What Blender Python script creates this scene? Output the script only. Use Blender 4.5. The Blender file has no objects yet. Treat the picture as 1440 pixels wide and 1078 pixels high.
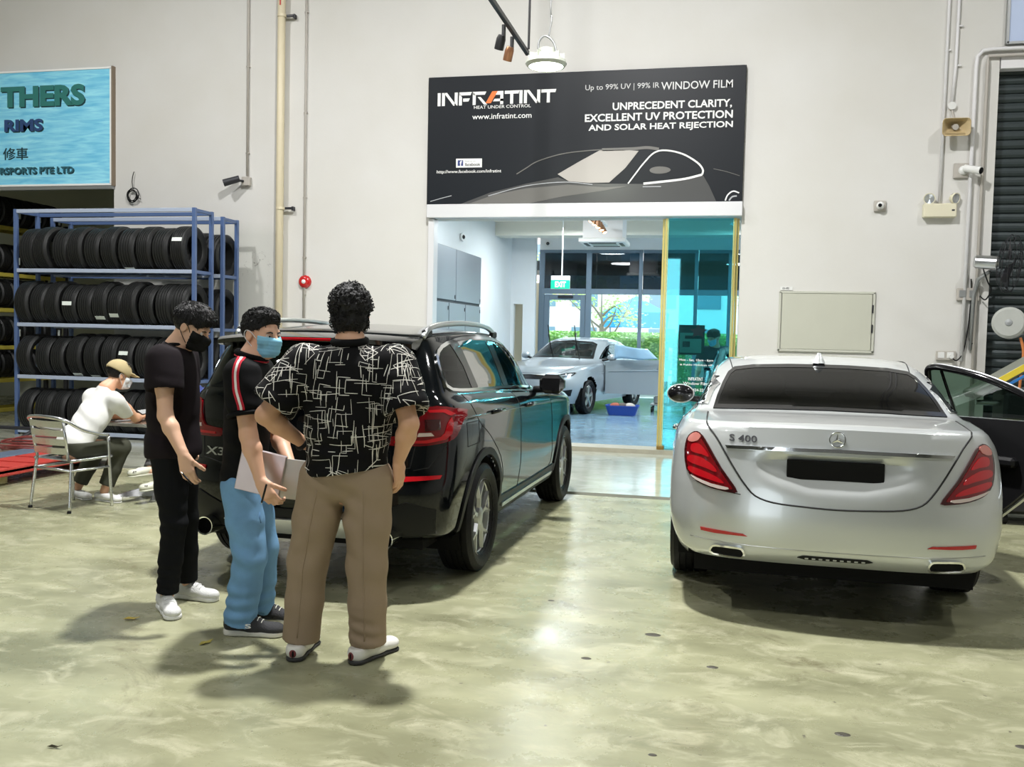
import bpy, bmesh, math, random
import numpy as np
from mathutils import Vector, Matrix
from mathutils.bvhtree import BVHTree
from mathutils.geometry import delaunay_2d_cdt

PI = math.pi
scene = bpy.context.scene
COL = scene.collection

# ---------------------------------------------------------------- camera
cam_d = bpy.data.cameras.new('camera')
cam = bpy.data.objects.new('camera', cam_d)
COL.objects.link(cam)
cam_d.sensor_fit = 'HORIZONTAL'
cam_d.sensor_width = 36.0
cam_d.lens = 1300 / 1440 * 36.0
cam_d.clip_end = 300
cr = Vector((0.97561683, 0.21840851, 0.02166856))
cu = Vector((-0.0325522, 0.04635673, 0.99839442))
cf = Vector((-0.21705335, 0.97475575, -0.05233608))
cam.matrix_world = Matrix(((cr.x, cu.x, -cf.x, 0), (cr.y, cu.y, -cf.y, 0), (cr.z, cu.z, -cf.z, 1.615), (0, 0, 0, 1)))
scene.camera = cam

# ---------------------------------------------------------------- sky, lights, exposure
world = bpy.data.worlds.new('World')
scene.world = world
world.use_nodes = True
bg = world.node_tree.nodes['Background']
bg.inputs[0].default_value = (0.86, 0.94, 1.0, 1)
bg.inputs[1].default_value = 4.6

def area(name, loc, size, power, col, rot=(0, 0, 0), shape='DISK', size_y=None):
    d = bpy.data.lights.new(name, 'AREA')
    d.shape = shape
    d.size = size
    if size_y: d.size_y = size_y
    d.energy = power
    d.color = col
    o = bpy.data.objects.new(name, d)
    COL.objects.link(o)
    o.location = loc
    o.rotation_euler = rot
    return o

# daylight on the street side
sun_d = bpy.data.lights.new('sun', 'SUN')
sun_d.energy = 9.0
sun_d.angle = math.radians(3)
sun_o = bpy.data.objects.new('sun', sun_d)
COL.objects.link(sun_o)
sun_o.rotation_euler = (math.radians(-38), math.radians(18), 0)

# high-bay lamps under the hall roof (above the frame)
WARM = (1.0, 0.995, 0.985)
for bx_, by_, bp_ in ((-1.7, 6.2, 1500), (-8.4, 7.4, 560), (5.6, 7.4, 300), (-1.7, -0.2, 230), (-8.4, -0.2, 130), (5.2, -0.2, 170)):
    area('high_bay_lamp', (bx_, by_, 8.7), 0.45, bp_, WARM)
# showroom ceiling panels
for sx_, sy_ in ((-3.2, 16.5), (-3.2, 20.5), (0.6, 16.5), (0.6, 20.5)):
    area('showroom_downlight', (sx_, sy_, 4.1), 0.9, 170, (0.86, 0.95, 1.0))

vs = scene.view_settings
vs.view_transform = 'Standard'
vs.look = 'None'
vs.gamma = 1.0
vs.use_curve_mapping = False
vs.exposure = -0.30
# ---------------------------------------------------------------- helpers: materials
def mat(name, col, rough=0.5, metal=0.0, coat=0.0, spec=0.5, emit=None, es=0.0, var=None, bump=None, alpha=1.0, croughness=0.03):
    """var=(scale, amount) colour mottling; bump=(scale, strength, stretch)"""
    m = bpy.data.materials.new(name)
    m.use_nodes = True
    nt = m.node_tree
    b = nt.nodes['Principled BSDF']
    c4 = (col[0], col[1], col[2], 1)
    b.inputs['Base Color'].default_value = c4
    b.inputs['Roughness'].default_value = rough
    b.inputs['Metallic'].default_value = metal
    b.inputs['Specular IOR Level'].default_value = spec
    b.inputs['Coat Weight'].default_value = coat
    b.inputs['Coat Roughness'].default_value = croughness
    b.inputs['Alpha'].default_value = alpha
    if emit:
        b.inputs['Emission Color'].default_value = (emit[0], emit[1], emit[2], 1)
        b.inputs['Emission Strength'].default_value = es
    tc = nt.nodes.new('ShaderNodeTexCoord')
    if var:
        n = nt.nodes.new('ShaderNodeTexNoise')
        n.inputs['Scale'].default_value = var[0]
        n.inputs['Detail'].default_value = 5
        nt.links.new(tc.outputs['Object'], n.inputs['Vector'])
        mx = nt.nodes.new('ShaderNodeMix')
        mx.data_type = 'RGBA'
        a = var[1]
        mx.inputs[6].default_value = (max(0, col[0] * (1 - a)), max(0, col[1] * (1 - a)), max(0, col[2] * (1 - a)), 1)
        mx.inputs[7].default_value = (min(1, col[0] * (1 + a)), min(1, col[1] * (1 + a)), min(1, col[2] * (1 + a)), 1)
        nt.links.new(n.outputs['Fac'], mx.inputs[0])
        nt.links.new(mx.outputs[2], b.inputs['Base Color'])
    if bump:
        n2 = nt.nodes.new('ShaderNodeTexNoise')
        n2.inputs['Scale'].default_value = bump[0]
        n2.inputs['Detail'].default_value = 4
        mp = nt.nodes.new('ShaderNodeMapping')
        if len(bump) > 2: mp.inputs['Scale'].default_value = bump[2]
        nt.links.new(tc.outputs['Object'], mp.inputs['Vector'])
        nt.links.new(mp.outputs[0], n2.inputs['Vector'])
        bp = nt.nodes.new('ShaderNodeBump')
        bp.inputs['Strength'].default_value = bump[1]
        bp.inputs['Distance'].default_value = 0.02
        nt.links.new(n2.outputs['Fac'], bp.inputs['Height'])
        nt.links.new(bp.outputs[0], b.inputs['Normal'])
    return m

def glass_mat(name, tint, refl=0.5, rough=0.02, ior=1.5, film=(1, 1, 1)):
    """thin tinted pane: transparent with a fresnel mirror on top"""
    m = bpy.data.materials.new(name)
    m.use_nodes = True
    nt = m.node_tree
    nt.nodes.clear()
    out = nt.nodes.new('ShaderNodeOutputMaterial')
    tr = nt.nodes.new('ShaderNodeBsdfTransparent')
    tr.inputs[0].default_value = (tint[0], tint[1], tint[2], 1)
    gl = nt.nodes.new('ShaderNodeBsdfGlossy')
    gl.inputs['Roughness'].default_value = rough
    gl.inputs['Color'].default_value = (film[0], film[1], film[2], 1)
    fr = nt.nodes.new('ShaderNodeFresnel')
    fr.inputs['IOR'].default_value = ior
    mu = nt.nodes.new('ShaderNodeMath')
    mu.operation = 'MULTIPLY'
    mu.inputs[1].default_value = refl
    mx = nt.nodes.new('ShaderNodeMixShader')
    nt.links.new(fr.outputs[0], mu.inputs[0])
    nt.links.new(mu.outputs[0], mx.inputs[0])
    nt.links.new(tr.outputs[0], mx.inputs[1])
    nt.links.new(gl.outputs[0], mx.inputs[2])
    nt.links.new(mx.outputs[0], out.inputs[0])
    return m

# ---------------------------------------------------------------- helpers: meshes
def vec(*a): return np.array(a, float)
def nrm(v):
    v = np.asarray(v, float)
    n = np.linalg.norm(v)
    return v / n if n > 1e-12 else v

def frame(d):
    d = nrm(d)
    a = vec(0, 0, 1) if abs(d[2]) < 0.9 else vec(1, 0, 0)
    u = nrm(np.cross(a, d)); v = np.cross(d, u)
    return u, v, d

class MB:
    def __init__(s): s.v = []; s.f = []
    def add(s, V, F):
        n = len(s.v)
        s.v.extend([tuple(map(float, p)) for p in V])
        s.f.extend([tuple(i + n for i in f) for f in F])
        return s
    def box(s, c, d, bev=0.0, R=None):
        hx, hy, hz = d[0] / 2, d[1] / 2, d[2] / 2
        b = min(bev, hx * .95, hy * .95, hz * .95)
        V = []; F = []
        if b <= 0:
            V = [(x, y, z) for x in (-hx, hx) for y in (-hy, hy) for z in (-hz, hz)]
            F = [(0, 1, 3, 2), (4, 6, 7, 5), (0, 4, 5, 1), (2, 3, 7, 6), (0, 2, 6, 4), (1, 5, 7, 3)]
        else:
            idx = {}
            for sx in (-1, 1):
                for sy in (-1, 1):
                    for sz in (-1, 1):
                        for k in range(3):
                            p = [sx * (hx - b), sy * (hy - b), sz * (hz - b)]
                            p[k] = (sx, sy, sz)[k] * (hx, hy, hz)[k]
                            idx[(sx, sy, sz, k)] = len(V); V.append(tuple(p))
            g = lambda sx, sy, sz, k: idx[(sx, sy, sz, k)]
            for sg in (-1, 1):
                F.append([g(sg, -1, -1, 0), g(sg, 1, -1, 0), g(sg, 1, 1, 0), g(sg, -1, 1, 0)][::sg])
                F.append([g(-1, sg, -1, 1), g(-1, sg, 1, 1), g(1, sg, 1, 1), g(1, sg, -1, 1)][::sg])
                F.append([g(-1, -1, sg, 2), g(1, -1, sg, 2), g(1, 1, sg, 2), g(-1, 1, sg, 2)][::sg])
                for s2 in (-1, 1):
                    q = sg * s2
                    F.append([g(sg, s2, -1, 0), g(sg, s2, -1, 1), g(sg, s2, 1, 1), g(sg, s2, 1, 0)][::q])
                    F.append([g(-1, sg, s2, 1), g(-1, sg, s2, 2), g(1, sg, s2, 2), g(1, sg, s2, 1)][::q])
                    F.append([g(s2, -1, sg, 2), g(s2, -1, sg, 0), g(s2, 1, sg, 0), g(s2, 1, sg, 2)][::q])
            for sx in (-1, 1):
                for sy in (-1, 1):
                    for sz in (-1, 1):
                        F.append([g(sx, sy, sz, 0), g(sx, sy, sz, 1), g(sx, sy, sz, 2)][::sx * sy * sz])
        V = np.array(V)
        if R is not None: V = V @ np.array(R).T
        return s.add(V + np.array(c), F)
    def tube(s, path, r, n=8, closed=False, cap=True):
        P = [np.array(p, float) for p in path]
        m = len(P)
        rr = r if hasattr(r, '__len__') else [r] * m
        T = []
        for i in range(m):
            if closed: t = P[(i + 1) % m] - P[i - 1]
            else: t = P[min(i + 1, m - 1)] - P[max(i - 1, 0)]
            T.append(nrm(t))
        u, v, _ = frame(T[0])
        V = []; F = []
        for i in range(m):
            u = nrm(u - T[i] * (u @ T[i])); v = np.cross(T[i], u)
            for k in range(n):
                a = 2 * PI * k / n
                V.append(P[i] + rr[i] * (math.cos(a) * u + math.sin(a) * v))
        for i in range(m if closed else m - 1):
            j = (i + 1) % m
            for k in range(n):
                k2 = (k + 1) % n
                F.append((i * n + k, i * n + k2, j * n + k2, j * n + k))
        if cap and not closed:
            F.append(tuple(range(n))[::-1]); F.append(tuple((m - 1) * n + k for k in range(n)))
        return s.add(V, F)
    def cyl(s, a, b, r, r2=None, n=16): return s.tube([a, b], [r, r if r2 is None else r2], n)
    def lathe(s, prof, n=32, c=(0, 0, 0), ax=(0, 0, 1), closed=False):
        """prof: (radius, height along ax)"""
        u, v, d = frame(ax); c = np.array(c, float)
        V = []; F = []; m = len(prof)
        for k in range(n):
            a = 2 * PI * k / n; e = math.cos(a) * u + math.sin(a) * v
            for (r, h) in prof: V.append(c + r * e + h * d)
        for k in range(n):
            k2 = (k + 1) % n
            for i in range(m if closed else m - 1):
                j = (i + 1) % m
                F.append((k * m + i, k2 * m + i, k2 * m + j, k * m + j))
        return s.add(V, F)
    def prism(s, poly, o, ux, uy, depth):
        """poly 2D in plane (ux,uy) at o, extruded by vector depth"""
        o = np.array(o, float); ux = np.array(ux, float); uy = np.array(uy, float); dv = np.array(depth, float)
        n = len(poly)
        A = [o + p[0] * ux + p[1] * uy for p in poly]
        V = A + [p + dv for p in A]
        F = [tuple(range(n)), tuple(range(2 * n - 1, n - 1, -1))]
        for i in range(n):
            j = (i + 1) % n
            F.append((j, i, i + n, j + n))
        return s.add(V, F)
    def sphere(s, c, r, n=16, m=10, R=None):
        r = r if hasattr(r, '__len__') else (r, r, r)
        V = [(0, 0, -1)]; F = []
        for i in range(1, m):
            t = -PI / 2 + PI * i / m
            for k in range(n):
                a = 2 * PI * k / n
                V.append((math.cos(t) * math.cos(a), math.cos(t) * math.sin(a), math.sin(t)))
        V.append((0, 0, 1)); L = len(V) - 1
        for k in range(n):
            k2 = (k + 1) % n
            F.append((0, 1 + k2, 1 + k)); F.append((L, L - n + k, L - n + k2))
            for i in range(m - 2):
                a = 1 + i * n
                F.append((a + k, a + k2, a + n + k2, a + n + k))
        V = np.array(V) * np.array(r)
        if R is not None: V = V @ np.array(R).T
        return s.add(V + np.array(c), F)
    def xf(s, M):
        M = np.array(M); V = np.array(s.v)
        s.v = [tuple(p) for p in V @ M[:3, :3].T + M[:3, 3]]
        return s
    def mesh(s, name, smooth=False):
        me = bpy.data.meshes.new(name)
        me.from_pydata(s.v, [], s.f)
        if smooth: me.polygons.foreach_set('use_smooth', [True] * len(me.polygons))
        me.update()
        return me

def link(name, me, m=None, parent=None, loc=None, rz=None):
    o = bpy.data.objects.new(name, me)
    COL.objects.link(o)
    if m is not None and me is not None and len(me.materials) == 0: me.materials.append(m)
    if parent is not None: o.parent = parent
    if loc is not None: o.location = loc
    if rz is not None: o.rotation_euler = (0, 0, rz)
    return o

SHARP = math.radians(32)
def autosmooth(me, ang=SHARP):
    me.polygons.foreach_set('use_smooth', [True] * len(me.polygons))
    try: me.set_sharp_from_angle(angle=ang)
    except Exception: pass

def ob(name, mb, m, parent=None, smooth=False, loc=None, rz=None):
    me = mb.mesh(name)
    if smooth == 'auto': autosmooth(me)
    elif smooth: me.polygons.foreach_set('use_smooth', [True] * len(me.polygons))
    return link(name, me, m, parent, loc, rz)

def tag(o, label=None, cat=None, group=None, kind=None):
    if label: o['label'] = label
    if cat: o['category'] = cat
    if group: o['group'] = group
    if kind: o['kind'] = kind
    return o

def thing(name, label, cat, loc=(0, 0, 0), rz=0.0, group=None):
    o = bpy.data.objects.new(name, None)
    o.empty_display_size = 0.1
    COL.objects.link(o)
    o.location = loc
    o.rotation_euler = (0, 0, rz)
    return tag(o, label, cat, group)

def copy_tree(o, parent=None):
    c = o.copy(); COL.objects.link(c)
    if parent is not None: c.parent = parent
    for ch in list(o.children): copy_tree(ch, c)
    return c

def struct(name, mb, m, smooth=False):
    o = ob(name, mb, m, smooth=smooth)
    o['kind'] = 'structure'
    return o

# ---------------------------------------------------------------- helpers: lettering
def text_mb(s, bold=0.0, shear=0.0, extr=0.002, spacing=1.0):
    cu_ = bpy.data.curves.new('lettering', 'FONT')
    cu_.body = s; cu_.size = 1.0; cu_.extrude = 0.0; cu_.offset = bold; cu_.shear = shear
    cu_.space_character = spacing; cu_.resolution_u = 3
    o = bpy.data.objects.new('lettering', cu_)
    COL.objects.link(o)
    dg = bpy.context.evaluated_depsgraph_get()
    me = o.evaluated_get(dg).to_mesh()
    V = np.array([v.co[:] for v in me.vertices]) if len(me.vertices) else np.zeros((0, 3))
    F = [tuple(p.vertices) for p in me.polygons]
    o.evaluated_get(dg).to_mesh_clear()
    bpy.data.objects.remove(o); bpy.data.curves.remove(cu_)
    return V, F

def text_wall(name, s, x0, x1, z0, z1, y, m, parent, bold=0.0, shear=0.0, depth=0.004, up=(0, 0, 1), right=(1, 0, 0), out=(0, -1, 0), O=(0, 0, 0), split=False):
    """lettering scaled into the rectangle x0..x1, z0..z1 of a wall-like plane; raised by depth"""
    V, F = text_mb(s, bold, shear)
    if len(V) == 0: return None
    a = V.min(0); b = V.max(0); d = np.maximum(b - a, 1e-6)
    u = x0 + (V[:, 0] - a[0]) / d[0] * (x1 - x0); w = z0 + (V[:, 1] - a[1]) / d[1] * (z1 - z0)
    right = vec(*right); up = vec(*up); out = vec(*out); O = vec(*O)
    if split:
        # one object per letter: faces grouped by overlapping extents along the line
        par = list(range(len(V)))
        def find(i):
            while par[i] != i: par[i] = par[par[i]]; i = par[i]
            return i
        for f in F:
            for i in f[1:]: par[find(i)] = find(f[0])
        ext = {}
        for i in range(len(V)):
            r = find(i); a0, b0 = ext.get(r, (9e9, -9e9)); ext[r] = (min(a0, u[i]), max(b0, u[i]))
        groups = []
        for r, (a0, b0) in sorted(ext.items(), key=lambda t: t[1]):
            if groups and a0 < groups[-1][1] - 1e-4: groups[-1][1] = max(groups[-1][1], b0); groups[-1][2].add(r)
            else: groups.append([a0, b0, {r}])
        last = None
        for _, _, rs in groups:
            keep = [f for f in F if find(f[0]) in rs]; ids = sorted({i for f in keep for i in f}); mp = {i: k for k, i in enumerate(ids)}
            Fk = [tuple(mp[i] for i in f) for f in keep]; bs_ = O + np.outer(u[ids], right) + np.outer(w[ids], up); n = len(ids)
            mb = MB(); mb.add(np.concatenate([bs_ + out * (depth - y), bs_ + out * (-y)]), Fk); ed = {(f[i], f[(i + 1) % len(f)]) for f in Fk for i in range(len(f))}
            for (i, j) in ed:
                if (j, i) not in ed: mb.f.append((i, i + n, j + n, j))
            last = ob('letter', mb, m, parent)
        return last
    base = O + np.outer(u, right) + np.outer(w, up)
    mb = MB(); n = len(V)
    top = base + out * (depth - y)
    # front faces + skirt from boundary edges
    mb.add(top, F)
    cnt = {}
    for f in F:
        for i in range(len(f)):
            e = (f[i], f[(i + 1) % len(f)]); cnt[e] = cnt.get(e, 0) + 1
    bot = base + out * (-y)
    mb.v.extend([tuple(p) for p in bot])
    for (i, j) in cnt:
        if (j, i) not in cnt: mb.f.append((i, i + n, j + n, j))
    return ob(name, mb, m, parent)

# ---------------------------------------------------------------- helpers: curves
def pchip(xk, yk, x):
    xk = np.asarray(xk, float); yk = np.asarray(yk, float); x = np.clip(np.asarray(x, float), xk[0], xk[-1])
    one = yk.ndim == 1
    if one: yk = yk[:, None]
    n = len(xk)
    if n == 2:
        t = ((x - xk[0]) / (xk[1] - xk[0]))[:, None]; o = yk[0] * (1 - t) + yk[1] * t
        return o[:, 0] if one else o
    hk = np.diff(xk)[:, None]; dl = np.diff(yk, axis=0) / hk
    d = np.zeros_like(yk)
    w1 = 2 * hk[1:] + hk[:-1]; w2 = hk[1:] + 2 * hk[:-1]
    ok = dl[1:] * dl[:-1] > 0
    with np.errstate(divide='ignore', invalid='ignore'):
        hm = (w1 + w2) / (w1 / dl[:-1] + w2 / dl[1:])
    d[1:-1] = np.where(ok, hm, 0)
    d[0] = dl[0]; d[-1] = dl[-1]
    i = np.clip(np.searchsorted(xk, x, side='right') - 1, 0, n - 2)
    hh = hk[i]; t = ((x - xk[i])[:, None]) / hh
    o = (2 * t**3 - 3 * t**2 + 1) * yk[i] + (t**3 - 2 * t**2 + t) * hh * d[i] + (-2 * t**3 + 3 * t**2) * yk[i + 1] + (t**3 - t**2) * hh * d[i + 1]
    return o[:, 0] if one else o

def crom(pts, n=6, closed=False):
    """Catmull-Rom through the points"""
    P = np.array(pts, float); m = len(P); out = []
    for i in range(m if closed else m - 1):
        if closed: a, b, c, d = P[i - 1], P[i], P[(i + 1) % m], P[(i + 2) % m]
        else: a, b, c, d = P[max(i - 1, 0)], P[i], P[i + 1], P[min(i + 2, m - 1)]
        for k in range(n):
            t = k / n
            out.append(0.5 * ((2 * b) + (c - a) * t + (2 * a - 5 * b + 4 * c - d) * t * t + (3 * b - a - 3 * c + d) * t**3))
    if not closed: out.append(P[-1])
    return np.array(out)
# ---------------------------------------------------------------- cars: lofted bodies and fitted panels
def ring_half(R, nr, ns, nf):
    th = np.linspace(0, PI / 2, nr); e = 2.0 / R.get('p', 2.6)
    s = np.sin(th) ** e; c = np.abs(np.cos(th)) ** e
    y1 = R['yr'] + R['Lr'] * (1 - c)
    e2 = 2.0 / R.get('q', 2.4)
    s2 = np.sin(th) ** e2; c2 = np.abs(np.cos(th)) ** e2
    y3 = (R['yf'] - R['Lf'] * (1 - c2))[::-1]
    y2 = np.linspace(R['yr'] + R['Lr'], R['yf'] - R['Lf'], ns + 2)[1:-1]
    y = np.concatenate([y1, y2, y3]); fx = np.concatenate([s, np.ones(ns), s2[::-1]])
    wk = np.array(R['w'], float); zk = np.array(R['z'], float)
    w = pchip(wk[:, 0], wk[:, 1], y) if len(wk) > 1 else np.full(len(y), wk[0, 1])
    z = pchip(zk[:, 0], zk[:, 1], y) if len(zk) > 1 else np.full(len(y), zk[0, 1])
    x = w * fx
    z = z + R.get('cr', 0) * (1 - fx ** 2)
    return np.stack([x, y, z], 1)

def loft(rings, creases=(), nr=20, ns=64, nf=16, step=0.035):
    A = np.array([ring_half(R, nr, ns, nr) for R in rings])
    K = len(A)
    cuts = [0] + sorted(creases) + [K - 1]
    rows = []
    for a, b in zip(cuts[:-1], cuts[1:]):
        seg = A[a:b + 1]
        dist = np.linalg.norm(np.diff(seg, axis=0), axis=2).mean(1)
        sp = np.concatenate([[0], np.cumsum(np.maximum(dist, 1e-3))])
        t = []
        for i in range(len(sp) - 1):
            n = max(2, int(round(dist[i] / step)))
            t += list(np.linspace(sp[i], sp[i + 1], n, endpoint=False))
        if b == K - 1: t.append(sp[-1])
        t = np.array(t)
        flat = seg.reshape(len(seg), -1)
        rows.append(pchip(sp, flat, t).reshape(len(t), -1, 3))
    G = np.concatenate(rows)
    k, n, _ = G.shape
    Lm = G.copy(); Lm[:, :, 0] *= -1
    V = np.concatenate([G.reshape(-1, 3), Lm.reshape(-1, 3)])
    F = []
    o = k * n
    for i in range(k - 1):
        for j in range(n - 1):
            a = i * n + j
            F.append((a, a + 1, a + n + 1, a + n))
            F.append((o + a, o + a + n, o + a + n + 1, o + a + 1))
    bm = bmesh.new()
    vs_ = [bm.verts.new(p) for p in V]
    for f in F: bm.faces.new([vs_[i] for i in f])
    bmesh.ops.remove_doubles(bm, verts=bm.verts, dist=2e-4)
    bmesh.ops.dissolve_degenerate(bm, dist=1e-5, edges=bm.edges)
    bm.normal_update()
    bm.verts.index_update()
    V = np.array([v.co[:] for v in bm.verts]); F = [tuple(v.index for v in f.verts) for f in bm.faces]
    bm.free()
    return V, F

def inpoly(P, poly):
    x, y = P[:, 0], P[:, 1]; poly = np.asarray(poly); n = len(poly)
    ins = np.zeros(len(P), bool); j = n - 1
    for i in range(n):
        xi, yi = poly[i]; xj, yj = poly[j]
        c = ((yi > y) != (yj > y)) & (x < (xj - xi) * (y - yi) / ((yj - yi) if abs(yj - yi) > 1e-12 else 1e-12) + xi)
        ins ^= c; j = i
    return ins

AX = {'y-': (1, np.array([1, 0, 0.]), np.array([0, 0, 1.]), np.array([0, 1., 0])),
      'y+': (1, np.array([1, 0, 0.]), np.array([0, 0, 1.]), np.array([0, -1., 0])),
      'x+': (0, np.array([0, 1, 0.]), np.array([0, 0, 1.]), np.array([-1., 0, 0])),
      'x-': (0, np.array([0, 1, 0.]), np.array([0, 0, 1.]), np.array([1., 0, 0])),
      'z+': (2, np.array([1, 0, 0.]), np.array([0, 1, 0.]), np.array([0, 0, -1.]))}

class Car:
    def __init__(s, root, V, F):
        s.root = root; s.V = V; s.F = F
        s.bvh = BVHTree.FromPolygons([tuple(p) for p in V], F)
        s.kill = np.zeros(len(F), bool)
        s.C = np.array([V[list(f)].mean(0) for f in F])
        N = []
        for f in F:
            p = V[list(f)]
            N.append(nrm(np.cross(p[2 if len(f) > 2 else 1] - p[0], p[-1] - p[1])))
        s.N = np.array(N)
    def hit(s, p2, ax):
        _, e1, e2, d = AX[ax]
        o = p2[0] * e1 + p2[1] * e2 - d * 8
        h = s.bvh.ray_cast(Vector(o), Vector(d))
        if h[0] is None:
            g = p2[0] * e1 + p2[1] * e2 - d * 0.9
            h = s.bvh.find_nearest(Vector(g))
        n = np.array(h[1][:])
        if n @ d > 0: n = -n
        return np.array(h[0][:]), n
    def hole(s, poly, ax):
        """open the shell inside the outline, only where it faces the given side"""
        _, e1, e2, d = AX[ax]
        P = np.stack([s.C @ e1, s.C @ e2], 1)
        c0 = np.stack([s.C[:, 0] * 0, np.clip(s.C[:, 1], 0.0, 2.2), s.C[:, 0] * 0 + 0.75], 1)
        N = s.N * np.sign(((s.C - c0) * s.N).sum(1))[:, None]
        face = -(N @ d)
        if ax == 'y-': ok = (face > 0.2) & (s.C[:, 1] < 0.75)
        elif ax == 'y+': ok = (face > 0.2) & (s.C[:, 1] > 1.0)
        else: ok = (face > 0.35)
        s.kill |= inpoly(P, poly) & ok
    def arch(s, yc, zc, R, x0=0.55, snap=0.02):
        V = s.V
        d = np.hypot(V[:, 1] - yc, V[:, 2] - zc)
        m = (np.abs(V[:, 0]) > x0) & (np.abs(d - R) < snap) & (d > 1e-6)
        k = R / d[m]
        V[m, 1] = yc + (V[m, 1] - yc) * k; V[m, 2] = zc + (V[m, 2] - zc) * k
        d = np.hypot(V[:, 1] - yc, V[:, 2] - zc)
        ins = (d <= R + 2e-3) & (np.abs(V[:, 0]) > x0 - 0.1)
        for i, f in enumerate(s.F):
            if all(ins[j] for j in f): s.kill[i] = True
    def body(s, m, name='body'):
        F = [f for f, k in zip(s.F, s.kill) if not k]
        mb = MB(); mb.v = [tuple(p) for p in s.V]; mb.f = F
        me = mb.mesh(name); autosmooth(me, math.radians(40))
        return link(name, me, m, s.root)
    def decal(s, name, poly, ax, m, off=0.004, res=0.03, parent=None, smooth=0, skirt=0.008, mirror=False, inner=None, fixn=None):
        poly = np.array(poly, float)
        if smooth: poly = crom(poly, smooth, True)
        if mirror:
            if ax in ('y-', 'y+', 'z+'): poly = poly * np.array([-1, 1])
            else: ax = 'x-' if ax == 'x+' else 'x+'
        B = []
        def dens(pl):
            out = []
            for i in range(len(pl)):
                a, b = pl[i], pl[(i + 1) % len(pl)]
                n = max(1, int(np.ceil(np.linalg.norm(b - a) / res)))
                for k in range(n): out.append(a + (b - a) * k / n)
            return out
        B = dens(poly); loops = [len(B)]
        if inner is not None:
            inn = np.array(inner, float)
            if smooth: inn = crom(inn, smooth, True)
            if mirror and ax in ('y-', 'y+', 'z+'): inn = inn * np.array([-1, 1])
            I = dens(inn); loops.append(len(I)); B = B + I
        Bn = np.array(B)
        lo = poly.min(0); hi = poly.max(0)
        gx = np.arange(lo[0] + res / 2, hi[0], res); gy = np.arange(lo[1] + res / 2, hi[1], res)
        G = np.array([(a, b) for a in gx for b in gy]) if len(gx) and len(gy) else np.zeros((0, 2))
        if len(G):
            ok = inpoly(G, poly)
            if inner is not None: ok &= ~inpoly(G, inn)
            G = G[ok]
            if len(G):
                dm = np.array([np.min(np.hypot(*(Bn - g).T)) for g in G])
                G = G[dm > res * 0.35]
        edges = []; st = 0
        for L in loops:
            edges += [(st + i, st + (i + 1) % L) for i in range(L)]; st += L
        pts = [Vector(p) for p in np.concatenate([Bn, G])] if len(G) else [Vector(p) for p in Bn]
        r_ = delaunay_2d_cdt(pts, edges, [], 0, 1e-6)
        P2 = np.array([p[:] for p in r_[0]]); T = [tuple(t) for t in r_[2]]
        cen = np.array([P2[list(t)].mean(0) for t in T])
        ok = inpoly(cen, poly)
        if inner is not None: ok &= ~inpoly(cen, inn)
        T = [t for t, k in zip(T, ok) if k]
        top = []; bot = []
        for p in P2:
            h, n = s.hit(p, ax)
            if fixn is not None: n = nrm(np.array(fixn))
            top.append(h + n * off); bot.append(h - n * (skirt - off if skirt > off else 0.002))
        n = len(top)
        # orient outward
        t0 = T[0]; a, b, c = (np.array(top[i]) for i in t0)
        d = AX[ax][3]
        if np.cross(b - a, c - a) @ d > 0: T = [t[::-1] for t in T]
        mb = MB(); mb.add(top + bot, T)
        cnt = set()
        for t in T:
            for i in range(3): cnt.add((t[i], t[(i + 1) % 3]))
        for (i, j) in cnt:
            if (j, i) not in cnt: mb.f.append((i, i + n, j + n, j))
        me = mb.mesh(name); autosmooth(me, math.radians(50))
        return link(name, me, m, parent if parent is not None else s.root)
    def text(s, name, txt, x0, x1, z0, z1, ax, m, bold=.01, off=.005):
        """badge lettering laid on the bodywork"""
        V, F = text_mb(txt, bold); a = V.min(0); b = V.max(0); n = len(V); top = []; bot = []
        for v in V:
            h, nn = s.hit(np.array([x0 + (v[0] - a[0]) / (b[0] - a[0]) * (x1 - x0), z0 + (v[1] - a[1]) / (b[1] - a[1]) * (z1 - z0)]), ax); top.append(h + nn * off); bot.append(h - nn * .002)
        mb = MB(); mb.add(top + bot, F); ed = {(f[i], f[(i + 1) % len(f)]) for f in F for i in range(len(f))}
        for (i, j) in ed:
            if (j, i) not in ed: mb.f.append((i, i + n, j + n, j))
        return ob(name, mb, m, s.root)
    def path(s, pts, ax, step=0.03, off=0.0, smooth=0):
        P = crom(pts, smooth) if smooth else np.array(pts, float)
        out = []
        for a, b in zip(P[:-1], P[1:]):
            n = max(1, int(np.ceil(np.linalg.norm(b - a) / step)))
            for k in range(n): out.append(a + (b - a) * k / n)
        out.append(P[-1])
        R = []
        for p in out:
            h, n = s.hit(np.array(p), ax); R.append(h + n * off)
        return R
    def seam(s, name, pts, ax, m, r=0.003, off=0.0, smooth=0, parent=None, n=6):
        mb = MB(); mb.tube(s.path(pts, ax, 0.03, off, smooth), r, n)
        return ob(name, mb, m, parent if parent is not None else s.root, smooth=True)

def band(poly, d):
    """offset a closed polygon inward by d (simple averaged normals)"""
    P = np.array(poly, float); n = len(P)
    ar = 0.5 * np.sum(P[:, 0] * np.roll(P[:, 1], -1) - np.roll(P[:, 0], -1) * P[:, 1])
    out = []
    for i in range(n):
        a = nrm(P[i] - P[i - 1]); b = nrm(P[(i + 1) % n] - P[i])
        na = np.array([-a[1], a[0]]); nb = np.array([-b[1], b[0]])
        k = nrm(na + nb); c = max(0.35, k @ na)
        out.append(P[i] + k * d / c * (1 if ar > 0 else -1))
    return np.array(out)

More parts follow.
